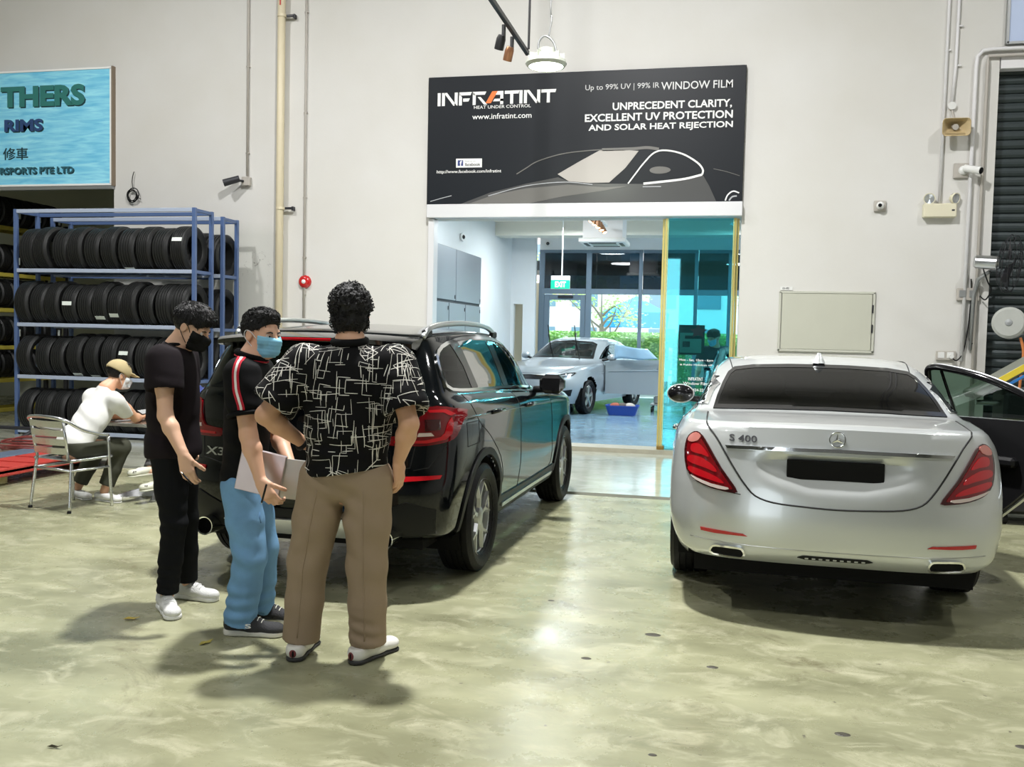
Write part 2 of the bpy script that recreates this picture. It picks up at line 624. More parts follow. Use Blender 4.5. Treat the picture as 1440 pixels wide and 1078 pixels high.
def tyre_mb(r, w, bead, n=56, grooves=4):
    h = w / 2
    prof = [(bead, -h * 0.80), (bead + (r - bead) * 0.35, -h * 0.99), (bead + (r - bead) * 0.65, -h), (r - 0.028, -h * 0.93), (r - 0.010, -h * 0.84)]
    tw = h * 0.80
    gs = np.linspace(-tw, tw, grooves + 2)[1:-1]
    prof.append((r - 0.003, -tw))
    for g in gs:
        gw = 0.0055
        prof += [(r, g - gw - 0.001), (r - 0.009, g - gw), (r - 0.009, g + gw), (r, g + gw + 0.001)]
    prof += [(r - 0.003, tw), (r - 0.010, h * 0.84), (r - 0.028, h * 0.93), (bead + (r - bead) * 0.65, h), (bead + (r - bead) * 0.35, h * 0.99), (bead, h * 0.80), (bead - 0.012, h * 0.7), (bead - 0.012, -h * 0.7)]
    return MB().lathe(prof, n, ax=(1, 0, 0), closed=True)

def wheel(root, loc, side, r, w, rim, style, mt, mr, md):
    """tyre part with rim, brake disc and hub cap below it"""
    ty = ob('tyre', tyre_mb(r, w, rim), mt, root, smooth='auto', loc=loc)
    h = w / 2 * side
    e = np.array([side, 0, 0.])
    mb = MB()
    mb.lathe([(rim + 0.004, h * 0.86), (rim + 0.010, h * 0.80), (rim - 0.004, h * 0.74), (rim - 0.018, h * 0.62), (rim - 0.03, h * 0.1), (rim - 0.035, -h * 0.8)], 48, ax=(1, 0, 0))
    rb = ob('rim', mb, mr, ty, smooth='auto')
    mb = MB()
    N, kind = style
    def spoke(a0, a1, w0, w1, r0=0.045, r1=rim - 0.012, x0=0.70, x1=0.72):
        c0 = np.array([h * x0, r0 * math.cos(a0), r0 * math.sin(a0)]); c1 = np.array([h * x1, r1 * math.cos(a1), r1 * math.sin(a1)])
        d = nrm(c1 - c0); t = nrm(np.cross(d, e))
        th = e * 0.022
        V = []
        for c, ww in ((c0, w0), (c1, w1)):
            V += [c - t * ww - th, c - t * ww * 0.55, c + t * ww * 0.55, c + t * ww - th]
        mb.add(V, [(0, 1, 5, 4), (1, 2, 6, 5), (2, 3, 7, 6), (0, 4, 7, 3), (0, 3, 2, 1), (4, 5, 6, 7)])
    for k in range(N):
        a = 2 * PI * k / N + 0.3
        if kind == 'Y':
            am = a
            spoke(a, a, 0.026, 0.021, 0.04, rim * 0.55)
            spoke(a, a + 0.30, 0.018, 0.014, rim * 0.48)
            spoke(a, a - 0.30, 0.018, 0.014, rim * 0.48)
        else:
            spoke(a, a + 0.05, 0.030, 0.020)
            if kind == 'twin': spoke(a + 0.25, a + 0.20, 0.022, 0.014)
    mb.lathe([(0.0, h * 0.78), (0.03, h * 0.78), (0.062, h * 0.72), (0.07, h * 0.5)], 20, ax=(1, 0, 0))
    ob('spokes', mb, mr, ty, smooth='auto')
    mb = MB()
    mb.lathe([(0.0, h * 0.30), (rim * 0.74, h * 0.30), (rim * 0.74, h * 0.12), (0.0, h * 0.12)], 32, ax=(1, 0, 0))
    ob('brake_disc', mb, md, ty, smooth='auto')
    return ty

def liner(root, yc, zc, R, x0, x1, m):
    for sg in (-1, 1):
        mb = MB(); V = []; F = []; n = 28
        for k in range(n + 1):
            a = -0.35 + (PI + 0.7) * k / n
            for x in (x0, x1): V.append((sg * x, yc + R * math.cos(a), zc + R * math.sin(a)))
        for k in range(n): F.append((2 * k, 2 * k + 1, 2 * k + 3, 2 * k + 2))
        i0 = len(V); V.append((sg * x0, yc, zc))
        for k in range(n): F.append((i0, 2 * k, 2 * k + 2))
        mb.add(V, F)
        ob('wheel_arch_liner', mb, m, root, smooth=True)

def archpoly(yc, zc, R0, R1, a0, a1, n=26):
    A = [(yc + R1 * math.cos(a), zc + R1 * math.sin(a)) for a in np.linspace(a0, a1, n)]
    B = [(yc + R0 * math.cos(a), zc + R0 * math.sin(a)) for a in np.linspace(a1, a0, n)]
    return A + B

def seat(root, x, y, z, m, w=0.48):
    mb = MB()
    mb.box((x, y, z), (w, 0.5, 0.16), 0.05)
    rc = Matrix.Rotation(math.radians(14), 3, 'X')
    mb.box((x, y - 0.30, z + 0.33), (w, 0.16, 0.62), 0.06, R=np.array(rc))
    mb.box((x, y - 0.40, z + 0.72), (w * 0.56, 0.11, 0.17), 0.045, R=np.array(rc))
    return ob('seat', mb, m, root, smooth='auto')
# ---------------------------------------------------------------- materials
M = {}
M['silver_paint'] = mat('silver_paint', (0.60, 0.625, 0.62), 0.32, 0.45, 1.0, var=(900, 0.06))
M['black_paint'] = mat('black_paint', (0.002, 0.003, 0.004), 0.12, 0.0, 0.55, spec=0.25)
M['kia_paint'] = mat('light_silver_paint', (0.38, 0.42, 0.45), 0.35, 0.45, 1.0)
M['car_glass_dark'] = glass_mat('privacy_glass', (0.020, 0.024, 0.022), 0.65)
M['car_glass'] = glass_mat('tinted_car_glass', (0.16, 0.25, 0.20), 0.5)
M['car_glass_clear'] = glass_mat('clear_car_glass', (0.55, 0.68, 0.68), 1.0)
M['black_gloss'] = mat('black_gloss', (0.008, 0.008, 0.009), 0.12)
M['black_plastic'] = mat('black_plastic', (0.006, 0.0065, 0.007), 0.45, spec=.25)
M['dark_void'] = mat('dark_underbody', (0.004, 0.004, 0.004), 0.8, spec=.2)
M['rubber'] = mat('rubber', (0.006, 0.006, 0.0065), 0.55, spec=.25, bump=(60, 0.15))
M['seam'] = mat('panel_gap', (0.008, 0.008, 0.008), 0.7)
M['chrome'] = mat('chrome', (0.82, 0.83, 0.84), 0.10, 1.0)
M['satin'] = mat('satin_aluminium', (0.62, 0.63, 0.64), 0.28, 1.0)
M['alloy'] = mat('alloy_rim', (0.50, 0.51, 0.52), 0.28, 0.9)
M['alloy_dark'] = mat('dark_alloy', (0.12, 0.12, 0.13), 0.4, 0.8)
M['red_lens'] = mat('red_lens', (0.16, 0.003, 0.006), 0.08, 0, 0.6)
M['red_bright'] = mat('bright_red_lens', (0.46, 0.006, 0.012), 0.12, 0, 0.6)
M['red_dark'] = mat('dark_red_lens', (0.045, 0.002, 0.003), 0.06, 0, 0.8)
M['clear_lens'] = mat('clear_lens', (0.62, 0.52, 0.48), 0.12, 0, 0.7)
M['pink_lens'] = mat('pale_red_lens', (0.55, 0.20, 0.17), 0.12, 0, 0.7)
M['lamp_lens'] = mat('headlamp_lens', (0.45, 0.47, 0.48), 0.08, 0.4, 0.8)
M['leather'] = mat('black_leather', (0.007, 0.007, 0.008), 0.5, spec=.25)
M['skid'] = mat('skid_silver', (0.66, 0.67, 0.66), 0.35, 0.5)
M['white_letter'] = mat('white_letter', (0.85, 0.85, 0.83), 0.5)
# ---------------------------------------------------------------- surface materials
def wall_paint(name, col, dirt_shade=True):
    m = mat(name, col, 0.65, bump=(30, 0.04))
    nt = m.node_tree; b = nt.nodes['Principled BSDF']
    tc = nt.nodes.new('ShaderNodeTexCoord'); n = nt.nodes.new('ShaderNodeTexNoise'); n.inputs['Scale'].default_value = 0.8; n.inputs['Detail'].default_value = 6
    nt.links.new(tc.outputs['Object'], n.inputs['Vector'])
    r = nt.nodes.new('ShaderNodeValToRGB'); r.color_ramp.elements[0].position = .3; r.color_ramp.elements[1].position = .75
    r.color_ramp.elements[0].color = (col[0] * .93, col[1] * .92, col[2] * .89, 1); r.color_ramp.elements[1].color = (col[0], col[1], col[2], 1)
    nt.links.new(n.outputs['Fac'], r.inputs[0])
    out = r.outputs[0]
    if dirt_shade:
        # low grey patch beside the rack paints in shade and dirt; dark scratch marks
        sx = nt.nodes.new('ShaderNodeSeparateXYZ'); nt.links.new(tc.outputs['Object'], sx.inputs[0])
        def rng(sock, lo, hi, soft):
            a = nt.nodes.new('ShaderNodeMapRange'); a.inputs[1].default_value = lo - soft; a.inputs[2].default_value = lo
            nt.links.new(sock, a.inputs[0])
            c_ = nt.nodes.new('ShaderNodeMapRange'); c_.inputs[1].default_value = hi; c_.inputs[2].default_value = hi + soft; c_.inputs[3].default_value = 1; c_.inputs[4].default_value = 0
            nt.links.new(sock, c_.inputs[0])
            p = nt.nodes.new('ShaderNodeMath'); p.operation = 'MULTIPLY'; nt.links.new(a.outputs[0], p.inputs[0]); nt.links.new(c_.outputs[0], p.inputs[1]); return p.outputs[0]
        gx = rng(sx.outputs[0], -9.5, -6.68, .06); gz = rng(sx.outputs[2], -1, 3.05, .22)
        gm = nt.nodes.new('ShaderNodeMath'); gm.operation = 'MULTIPLY'; nt.links.new(gx, gm.inputs[0]); nt.links.new(gz, gm.inputs[1])
        m1 = nt.nodes.new('ShaderNodeMix'); m1.data_type = 'RGBA'; m1.inputs[7].default_value = (.56, .56, .52, 1)
        nt.links.new(gm.outputs[0], m1.inputs[0]); nt.links.new(out, m1.inputs[6])
        n2 = nt.nodes.new('ShaderNodeTexNoise'); n2.inputs['Scale'].default_value = 7; n2.inputs['Detail'].default_value = 8; n2.inputs['Roughness'].default_value = .8; n2.inputs['Distortion'].default_value = 1.5
        nt.links.new(tc.outputs['Object'], n2.inputs['Vector'])
        r2 = nt.nodes.new('ShaderNodeValToRGB'); r2.color_ramp.elements[0].position = .60; r2.color_ramp.elements[1].position = .66; r2.color_ramp.elements[0].color = (0, 0, 0, 1)
        nt.links.new(n2.outputs['Fac'], r2.inputs[0])
        dx = rng(sx.outputs[0], -7.35, -6.8, .25); dz = rng(sx.outputs[2], 1.9, 2.6, .3)
        dm = nt.nodes.new('ShaderNodeMath'); dm.operation = 'MULTIPLY'; nt.links.new(dx, dm.inputs[0]); nt.links.new(dz, dm.inputs[1])
        d2 = nt.nodes.new('ShaderNodeMath'); d2.operation = 'MULTIPLY'; nt.links.new(dm.outputs[0], d2.inputs[0]); nt.links.new(r2.outputs[0], d2.inputs[1])
        m2 = nt.nodes.new('ShaderNodeMix'); m2.data_type = 'RGBA'; m2.inputs[7].default_value = (.10, .10, .09, 1)
        nt.links.new(d2.outputs[0], m2.inputs[0]); nt.links.new(m1.outputs[2], m2.inputs[6]); out = m2.outputs[2]
    nt.links.new(out, b.inputs['Base Color'])
    return m

def concrete(name, c1, c2, c3, rough=(.19, .40), stains=True):
    m = bpy.data.materials.new(name); m.use_nodes = True; nt = m.node_tree; b = nt.nodes['Principled BSDF']
    tc = nt.nodes.new('ShaderNodeTexCoord')
    def noise(sc, det=6, rg=.6, mp=None, dist=0):
        n = nt.nodes.new('ShaderNodeTexNoise'); n.inputs['Scale'].default_value = sc; n.inputs['Detail'].default_value = det; n.inputs['Roughness'].default_value = rg; n.inputs['Distortion'].default_value = dist
        if mp:
            q = nt.nodes.new('ShaderNodeMapping'); q.inputs['Scale'].default_value = mp[0]; q.inputs['Location'].default_value = mp[1]; nt.links.new(tc.outputs['Object'], q.inputs[0]); nt.links.new(q.outputs[0], n.inputs['Vector'])
        else: nt.links.new(tc.outputs['Object'], n.inputs['Vector'])
        return n.outputs['Fac']
    def ramp(s, p0, p1, a=(0, 0, 0, 1), c=(1, 1, 1, 1)):
        r = nt.nodes.new('ShaderNodeValToRGB'); r.color_ramp.elements[0].position = p0; r.color_ramp.elements[1].position = p1; r.color_ramp.elements[0].color = a; r.color_ramp.elements[1].color = c; nt.links.new(s, r.inputs[0]); return r.outputs[0]
    def mix(f, a, c):
        x = nt.nodes.new('ShaderNodeMix'); x.data_type = 'RGBA'
        nt.links.new(f, x.inputs[0])
        for s, i in ((a, 6), (c, 7)):
            if isinstance(s, tuple): x.inputs[i].default_value = s
            else: nt.links.new(s, x.inputs[i])
        return x.outputs[2]
    base = mix(ramp(noise(.9, 8, .62, ((1, 2.2, 1), (3, 1, 0))), .36, .66), c1 + (1,), c2 + (1,))
    base = mix(ramp(noise(3.5, 8, .7, ((1, 1.6, 1), (0, 0, 0)), .8), .50, .72), base, c3 + (1,))
    if stains:
        base = mix(ramp(noise(.75, 9, .75, ((1, 1, 1), (7.3, 2.1, 0)), 1.2), .59, .73), base, (.10, .08, .04, 1))
        base = mix(ramp(noise(22, 3, .5), .70, .76), base, (.12, .11, .08, 1))
    nt.links.new(base, b.inputs['Base Color'])
    nt.links.new(ramp(noise(2.2, 7, .7), .3, .75, (rough[0],) * 3 + (1,), (rough[1],) * 3 + (1,)), b.inputs['Roughness'])
    b.inputs['Specular IOR Level'].default_value = .62
    bp = nt.nodes.new('ShaderNodeBump'); bp.inputs['Strength'].default_value = .035; bp.inputs['Distance'].default_value = .02
    nt.links.new(noise(9, 6, .65), bp.inputs['Height']); nt.links.new(bp.outputs[0], b.inputs['Normal'])
    return m

M['wall'] = wall_paint('white_wall_paint', (.655, .645, .622))
M['wall_in'] = wall_paint('showroom_white', (.80, .82, .84), False)
M['wall_far'] = wall_paint('pale_green_wall', (.46, .47, .38), False)
M['floor'] = concrete('sealed_concrete', (.205, .205, .12), (.375, .375, .232), (.47, .46, .315))
M['floor_in'] = concrete('grey_epoxy', (.17, .28, .37), (.22, .35, .45), (.26, .40, .50), (.10, .25), False)
M['ceil'] = mat('hall_roof', (.20, .205, .20), .8, var=(2, .1))
M['steel_grey'] = mat('steel_grey', (.34, .35, .35), .45, .6)
M['white_metal'] = mat('white_metal', (.76, .76, .78), .35, .2)
M['conduit'] = mat('conduit_grey', (.44, .41, .37), .5)
M['conduit_white'] = mat('conduit_white', (.72, .71, .72), .5)
M['cream_pipe'] = mat('cream_pipe', (.70, .62, .44), .45)
M['cream'] = mat('cream_plastic', (.70, .66, .50), .45)
M['offwhite'] = mat('off_white_plastic', (.72, .72, .70), .45)
M['dark_metal'] = mat('dark_metal', (.03, .03, .035), .45, .3)
M['gold'] = mat('gold_aluminium', (.72, .58, .20), .28, .7)
M['green_edge'] = mat('glass_edge', (.48, .55, .22), .2)
M['frame_blue'] = mat('blue_grey_frame', (.16, .22, .28), .45, .3)
M['glass_cyan'] = glass_mat('tinted_sliding_glass', (.50, .90, .93), 3.6, film=(.35, .92, 1.0))
M['glass_clear'] = glass_mat('clear_window_glass', (.80, .93, .95), .8)
M['glass_upper'] = glass_mat('dark_film_glass', (.05, .10, .13), 1.2)
M['shutter'] = mat('shutter_green_grey', (.032, .044, .046), .45, .2, var=(6, .25))
M['black_rail'] = mat('black_rail', (.012, .012, .013), .4)

# ---------------------------------------------------------------- floors, walls, roof
def slab(name, x0, x1, y0, y1, z0, z1, m):
    mb = MB(); mb.box(((x0 + x1) / 2, (y0 + y1) / 2, (z0 + z1) / 2), (x1 - x0, y1 - y0, z1 - z0)); return struct(name, mb, m)
WY = 13.07
slab('floor', -18, 12, -9, 9.30, -.2, 0, M['floor'])
slab('floor_apron', -18, 12, 9.48, 12.96, -.2, 0, concrete('reflection_concrete', (.33, .34, .27), (.46, .47, .39), (.54, .54, .47), (.07, .20), False))  # paler base colour has the showroom windows' reflection painted in
slab('floor_drain', -18, 12, 9.25, 9.53, -.25, -.035, mat('drain_dark', (.03, .032, .022), .6))
slab('floor_rear_bay', -18, -9.45, 12.96, 18, -.2, 0, M['floor'])
slab('floor_showroom', -5.6, 3.2, 13.30, 24.1, -.2, .06, M['floor_in'])
slab('trim_1', -4.3, .4, 12.92, 13.34, -.1, .062, mat('threshold_concrete', (.36, .34, .27), .5, var=(9, .2), bump=(20, .1)))

def wall_grid(name, xs, zs, solid, y0, y1, m):
    mb = MB(); nx, nz = len(xs), len(zs)
    V = [(x, y, z) for y in (y0, y1) for z in zs for x in xs]
    I = lambda k, j, i: k * nx * nz + j * nx + i
    S = lambda i, j: 0 <= i < nx - 1 and 0 <= j < nz - 1 and solid(i, j)
    F = []
    for j in range(nz - 1):
        for i in range(nx - 1):
            if not S(i, j): continue
            F.append((I(0, j, i), I(0, j, i + 1), I(0, j + 1, i + 1), I(0, j + 1, i)))
            F.append((I(1, j, i), I(1, j + 1, i), I(1, j + 1, i + 1), I(1, j, i + 1)))
            if not S(i - 1, j): F.append((I(0, j, i), I(0, j + 1, i), I(1, j + 1, i), I(1, j, i)))
            if not S(i + 1, j): F.append((I(0, j, i + 1), I(1, j, i + 1), I(1, j + 1, i + 1), I(0, j + 1, i + 1)))
            if not S(i, j - 1): F.append((I(0, j, i), I(1, j, i), I(1, j, i + 1), I(0, j, i + 1)))
            if not S(i, j + 1): F.append((I(0, j + 1, i), I(0, j + 1, i + 1), I(1, j + 1, i + 1), I(1, j + 1, i)))
    mb.add(V, F)
    return struct(name, mb, m)
ZT = 9.2
xs = [-18, -9.45, -4.20, .245, 3.385, 12]; zs = [0, 3.29, 3.84, 5.33, ZT]
def sol(i, j):
    if i == 0: return j >= 2
    if i == 2: return j >= 1
    if i == 4: return j >= 3
    return True
wb = wall_grid('wall_back', xs, zs, sol, WY, WY + .30, M['wall'])
slab('ceiling', -18.3, 12.3, -9, 13.4, ZT, ZT + .2, M['ceil'])
slab('wall_left', -18.3, -18, -9, 18, 0, ZT, M['wall_far'])
slab('wall_right', 12, 12.3, -9, 13.4, 0, ZT, M['wall'])
# rear: hall front, open above the low bays
wall_grid('wall_front', [-18.3, -15, -10.5, -6, -1.5, 3, 7.5, 12.3], [0, 4.6, ZT + .2], lambda i, j: j == 1 or i != 3, -9.3, -9, M['ceil'])
slab('wall_rear_bay', -18, -9.15, 17.9, 18.1, 0, 6.0, M['wall_far'])
slab('wall_bay_side', -9.45, -9.15, WY + .30, 18, 0, 6.0, M['wall_far'])
slab('ceiling_rear_bay', -18.3, -9.15, WY + .30, 18.1, 5.9, 6.1, M['ceil'])

# showroom shell
slab('wall_showroom_left', -5.60, -5.30, WY + .30, 24.2, 0, 4.6, M['wall_in'])
slab('wall_showroom_right', 3.0, 3.2, WY + .30, 24.2, 0, 4.6, M['wall_in'])
wall_grid('wall_showroom_end', [-5.30, -5.22, -4.98, -4.66], [0, 2.42, 4.3], lambda i, j: not (i == 1 and j == 0), 23.45, 23.6, M['wall_in'])
slab('wall_store', -5.30, -4.66, 24.0, 24.1, 0, 3, mat('store_cream', (.70, .62, .45), .7))
slab('ceiling_showroom', -5.6, 3.2, WY + .30, 24.2, 4.3, 4.5, mat('showroom_ceiling', (.78, .74, .64), .7))
slab('ceiling_beam', -5.3, 3.0, 21.6, 22.2, 3.98, 4.3, mat('cream_beam', (.76, .72, .62), .7))
slab('wall_over_glass', -4.66, 3.0, 23.95, 24.1, 3.86, 4.3, M['wall_in'])

# lintel track of the sliding door
mb = MB(); mb.box((-1.98, 13.02, 3.386), (4.46, .16, .192), .006)
dh = bpy.data.objects.new('door_3', None); COL.objects.link(dh); dh['kind'] = 'structure'; dh['label'] = 'tinted glass sliding doors with gold edges under a white track'
ob('door_track', mb, M['white_metal'], dh)
mb = MB(); mb.box((-4.155, 13.10, 1.64), (.09, .20, 3.28), .004); ob('door_jamb', mb, M['white_metal'], dh)
for k, (xa, xb, yy) in enumerate(((-.76, .17, 13.03), (-.80, .205, 13.11))):
    mb = MB(); mb.box(((xa + xb) / 2, yy, 1.645), (xb - xa, .010, 3.25)); p = ob('glass_panel', mb, M['glass_cyan'] if k == 0 else M['glass_clear'], dh)
    for xx in (xa, xb):
        mb = MB(); mb.box((xx, yy, 1.645), (.030, .022, 3.25), .003); ob('gold_edge', mb, M['gold'], p)
        mb = MB(); mb.box((xx + (.024 if xx < -.3 else -.024), yy, 1.645), (.012, .016, 3.25)); ob('glass_edge', mb, M['green_edge'], p)
mb = MB(); mb.box((-.755, 13.06, .06), (.10, .16, .11), .01); ob('floor_guide', mb, mat('brown_guide', (.20, .12, .02), .5), dh)

# front glazing of the showroom
FY = 24.0
wn = bpy.data.objects.new('window_1', None); COL.objects.link(wn); wn['kind'] = 'structure'
def bar(x0, x1, z0, z1, d=.12, nm='mullion', p=wn):
    mb = MB(); mb.box(((x0 + x1) / 2, FY, (z0 + z1) / 2), (x1 - x0, d, z1 - z0), .006); return ob(nm, mb, M['frame_blue'], p)
mx = [-4.66, -3.42, -2.06, -.66, .17, 1.5, 2.9]
for i, x in enumerate(mx): bar(x, x + (.14 if i in (0, 1, 6) else .09), 0, 3.86)
for i in range(6):
    bar(mx[i] + .10, mx[i + 1], 2.72, 2.86, .14, 'transom'); bar(mx[i] + .10, mx[i + 1], 3.78, 3.86, .14, 'head_rail')
    mb = MB(); mb.box(((mx[i] + .1 + mx[i + 1]) / 2, FY, 3.32), (mx[i + 1] - mx[i] - .1, .012, .92)); ob('pane', mb, M['glass_upper'], wn)
    if i:
        mb = MB(); mb.box(((mx[i] + .1 + mx[i + 1]) / 2, FY, 1.36), (mx[i + 1] - mx[i] - .1, .012, 2.72)); ob('pane', mb, M['glass_clear'], wn)
d1 = bpy.data.objects.new('door_1', None); COL.objects.link(d1); d1['kind'] = 'structure'
for a in ((-4.52, -4.38, .0, 2.70), (-3.56, -3.43, 0, 2.70), (-4.38, -3.56, 2.56, 2.70), (-4.38, -3.56, 0, .25)): bar(*a, .06, 'door_frame', d1)
mb = MB(); mb.box((-3.97, FY, 1.40), (.82, .012, 2.32)); ob('pane', mb, M['glass_clear'], d1)
mb = MB(); mb.tube([(-3.64, FY - .04, .9), (-3.64, FY - .09, .95), (-3.64, FY - .09, 1.65), (-3.64, FY - .04, 1.70)], .015, 8); ob('pull_handle', mb, M['steel_grey'], d1)
mb = MB(); mb.box((-3.95, FY - .07, 2.64), (.40, .07, .06), .01); ob('door_closer', mb, M['dark_metal'], d1)

# roller shutter at the right, one object per slat
sh = bpy.data.objects.new('door_2', None); COL.objects.link(sh); sh['kind'] = 'structure'
mb = MB(); mb.box((7.7, 13.22, 5.24), (8.6, .30, .18)); ob('shutter_head', mb, M['conduit_white'], sh)
prof = [(0, 0), (-.018, .012), (-.030, .045), (-.030, .075), (-.016, .105), (0, .112), (0, .118), (.012, .118), (.012, 0)]
mb = MB(); mb.prism(prof, (3.36, 13.26, 0), (0, 1, 0), (0, 0, 1), (8.6, 0, 0)); slat_me = mb.mesh('slat'); slat_me.materials.append(M['shutter'])
for k in range(44):
    o = bpy.data.objects.new('slat', slat_me); COL.objects.link(o); o.parent = sh; o.location = (0, 0, .03 + k * .118)
# ---------------------------------------------------------------- silver saloon
def build_saloon():
    root = thing('car', 'silver saloon car seen from behind with a blacked-out number plate', 'car', (0.689, 6.529, 0), -0.0183)
    W = lambda m, r=0.93, f=0.93: [(-1.25, m * r * 0.95), (-0.75, m * (r + 1.6) / 2.6), (-0.1, m), (1.5, m * 0.995), (3.2, m), (3.7, m * f), (4.1, m * f * 0.9)]
    rings = [
        dict(yr=-1.09, Lr=.30, p=3.4, yf=3.95, Lf=.45, w=W(.84), z=[(-1.2, .350), (-.7, .33), (-.4, .22), (3.6, .20), (4, .24)]),
        dict(yr=-1.15, Lr=.34, p=3.2, yf=4.01, Lf=.45, w=W(.90), z=[(-1.2, .392), (-.7, .38), (-.4, .28), (3.6, .27), (4, .30)]),
        dict(yr=-1.19, Lr=.46, p=3.0, yf=4.04, Lf=.5, w=W(.945), z=[(-1.2, .475), (-.7, .46), (-.3, .40), (3.6, .40), (4, .42)]),
        dict(yr=-1.20, Lr=.50, p=2.9, yf=4.05, Lf=.55, w=W(.968), z=[(-1.2, .60), (4, .56)]),
        dict(yr=-1.185, Lr=.50, p=2.8, yf=4.03, Lf=.6, w=W(.970, .925), z=[(-1.2, .74), (4, .66)]),
        dict(yr=-1.15, Lr=.50, p=2.8, yf=4.0, Lf=.62, w=W(.962, .91), z=[(-1.2, .90), (1.5, .88), (4, .74)]),
        dict(yr=-1.12, Lr=.48, p=2.8, yf=3.95, Lf=.64, w=W(.945, .89), z=[(-1.2, 1.02), (1.5, .99), (3, .90), (4, .80)]),
        dict(yr=-1.09, Lr=.46, p=2.9, yf=3.90, Lf=.66, w=W(.905, .87), z=[(-1.2, 1.105), (0, 1.085), (1.5, 1.06), (2.6, .98), (4, .84)], cr=.02),
        dict(yr=-1.05, Lr=.46, p=3.0, yf=3.84, Lf=.66, w=W(.875, .87), z=[(-1.2, 1.128), (0, 1.115), (1.5, 1.085), (2.6, 1.0), (4, .86)], cr=.02),
        dict(yr=-.70, Lr=.45, p=3.2, yf=3.1, Lf=.6, w=[(-1, .83), (0, .855), (1.5, .855), (3.2, .80)], z=[(-.8, 1.145), (0, 1.13), (1.5, 1.10), (2.6, 1.04), (3.2, .98)], cr=.02),
        dict(yr=-.50, Lr=.36, p=4.6, yf=2.62, Lf=.5, w=[(-.6, .80), (0, .835), (1.5, .84), (2.6, .78)], z=[(-.6, 1.155), (0, 1.14), (1.5, 1.11), (2.6, 1.07)], cr=.015),
        dict(yr=-.12, Lr=.30, p=5, yf=2.12, Lf=.42, w=[(-.2, .735), (.3, .765), (1.5, .765), (2.2, .70)], z=[(-.2, 1.285), (.4, 1.285), (1.5, 1.27), (2.2, 1.25)], cr=.015),
        dict(yr=.30, Lr=.24, p=4.6, yf=1.68, Lf=.34, w=[(.2, .665), (.7, .69), (1.3, .69), (1.8, .64)], z=[(.2, 1.415), (.8, 1.43), (1.3, 1.425), (1.8, 1.39)], cr=.02),
        dict(yr=.46, Lr=.22, p=3.6, yf=1.45, Lf=.3, w=[(.3, .60), (.8, .625), (1.6, .60)], z=[(.3, 1.462), (.9, 1.478), (1.6, 1.455)], cr=.02),
        dict(yr=.60, Lr=.2, p=3, yf=1.30, Lf=.3, w=[(.3, .40), (1.6, .40)], z=[(.3, 1.492), (.9, 1.503), (1.6, 1.485)], cr=.008),
        dict(yr=.72, Lr=.2, p=3, yf=1.2, Lf=.2, w=[(.3, .0001), (1.6, .0001)], z=[(.3, 1.507), (.9, 1.515), (1.6, 1.50)]),
    ]
    V, F = loft(rings, creases=(7, 8, 13))
    # number plate recess in the boot lid
    m = V[:, 1] < -0.95
    sx = np.clip((0.44 - np.abs(V[:, 0])) / 0.10, 0, 1); zb = 0.76 + 0.10 * np.clip((np.abs(V[:, 0]) - 0.15) / 0.3, 0, 1)
    sz = np.clip((V[:, 2] - zb) / 0.07, 0, 1) * np.clip((0.985 - V[:, 2]) / 0.03, 0, 1)
    k = sx * sx * (3 - 2 * sx) * sz * sz * (3 - 2 * sz)
    V[m, 1] += 0.045 * k[m]
    c = Car(root, V, F)
    G, D, S, B = M['car_glass_dark'], M['black_gloss'], M['seam'], M['silver_paint']
    c.arch(0, .345, .405); c.arch(3.165, .345, .405)
    # rear window
    rw = [(-.705, 1.165), (-.35, 1.176), (0, 1.180), (.35, 1.176), (.705, 1.165), (.685, 1.24), (.655, 1.32), (.622, 1.385), (.58, 1.418), (.45, 1.437), (.2, 1.447), (0, 1.449), (-.2, 1.447), (-.45, 1.437), (-.58, 1.418), (-.622, 1.385), (-.655, 1.32), (-.685, 1.24)]
    c.hole(band(rw, .035), 'y-')
    sideglass = [(-.30, 1.185), (.2, 1.155), (1.0, 1.135), (2.10, 1.115), (1.95, 1.20), (1.70, 1.315), (1.45, 1.385), (1.1, 1.41), (.7, 1.412), (.35, 1.385), (.0, 1.31)]
    ws = [(-.70, 1.10), (0, 1.12), (.70, 1.10), (.60, 1.38), (.45, 1.42), (0, 1.435), (-.45, 1.42), (-.60, 1.38)]
    for ax in ('x+', 'x-'): c.hole(band(sideglass, .03), ax)
    c.hole(band(ws, .04), 'y+')
    dr = [(.02, .42), (1.14, .34), (1.18, 1.06), (-.10, 1.10), (-.12, .80)]
    c.hole(dr, 'x+')
    body = c.body(B)
    tag(body, 'silver metallic body shell')
    w = c.decal('rear_window', rw, 'y-', G, .005, .045, smooth=0)
    c.decal('window_border', rw, 'y-', D, .007, .04, parent=w, inner=band(rw, .022))
    for ax in ('x-', 'x+'):
        g = c.decal('side_window', sideglass, ax, M['car_glass'] if ax == 'x-' else G, .004, .05)
        c.decal('window_trim', sideglass, ax, M['chrome'], .009, .05, parent=g, inner=band(sideglass, .016))
        for yy, zz in (((1.05, 1.13), (1.03, 1.41)), ((.05, 1.16), (.20, 1.355))):
            c.decal('pillar', [(yy[0] - .045, yy[1]), (yy[0] + .045, yy[1]), (zz[0] + .04, zz[1]), (zz[0] - .04, zz[1])], ax, D, .007, .05, parent=g)
    c.decal('windscreen', ws, 'y+', M['car_glass_clear'], .004, .06)
    # gaps
    bt = [(-.735, 1.150), (-.72, 1.105), (-.665, 1.04), (-.61, .955), (-.555, .87), (-.50, .795), (-.44, .735), (-.34, .705), (-.18, .694), (0, .688), (.18, .694), (.34, .705), (.44, .735), (.50, .795), (.555, .87), (.61, .955), (.665, 1.04), (.72, 1.105), (.735, 1.150)]
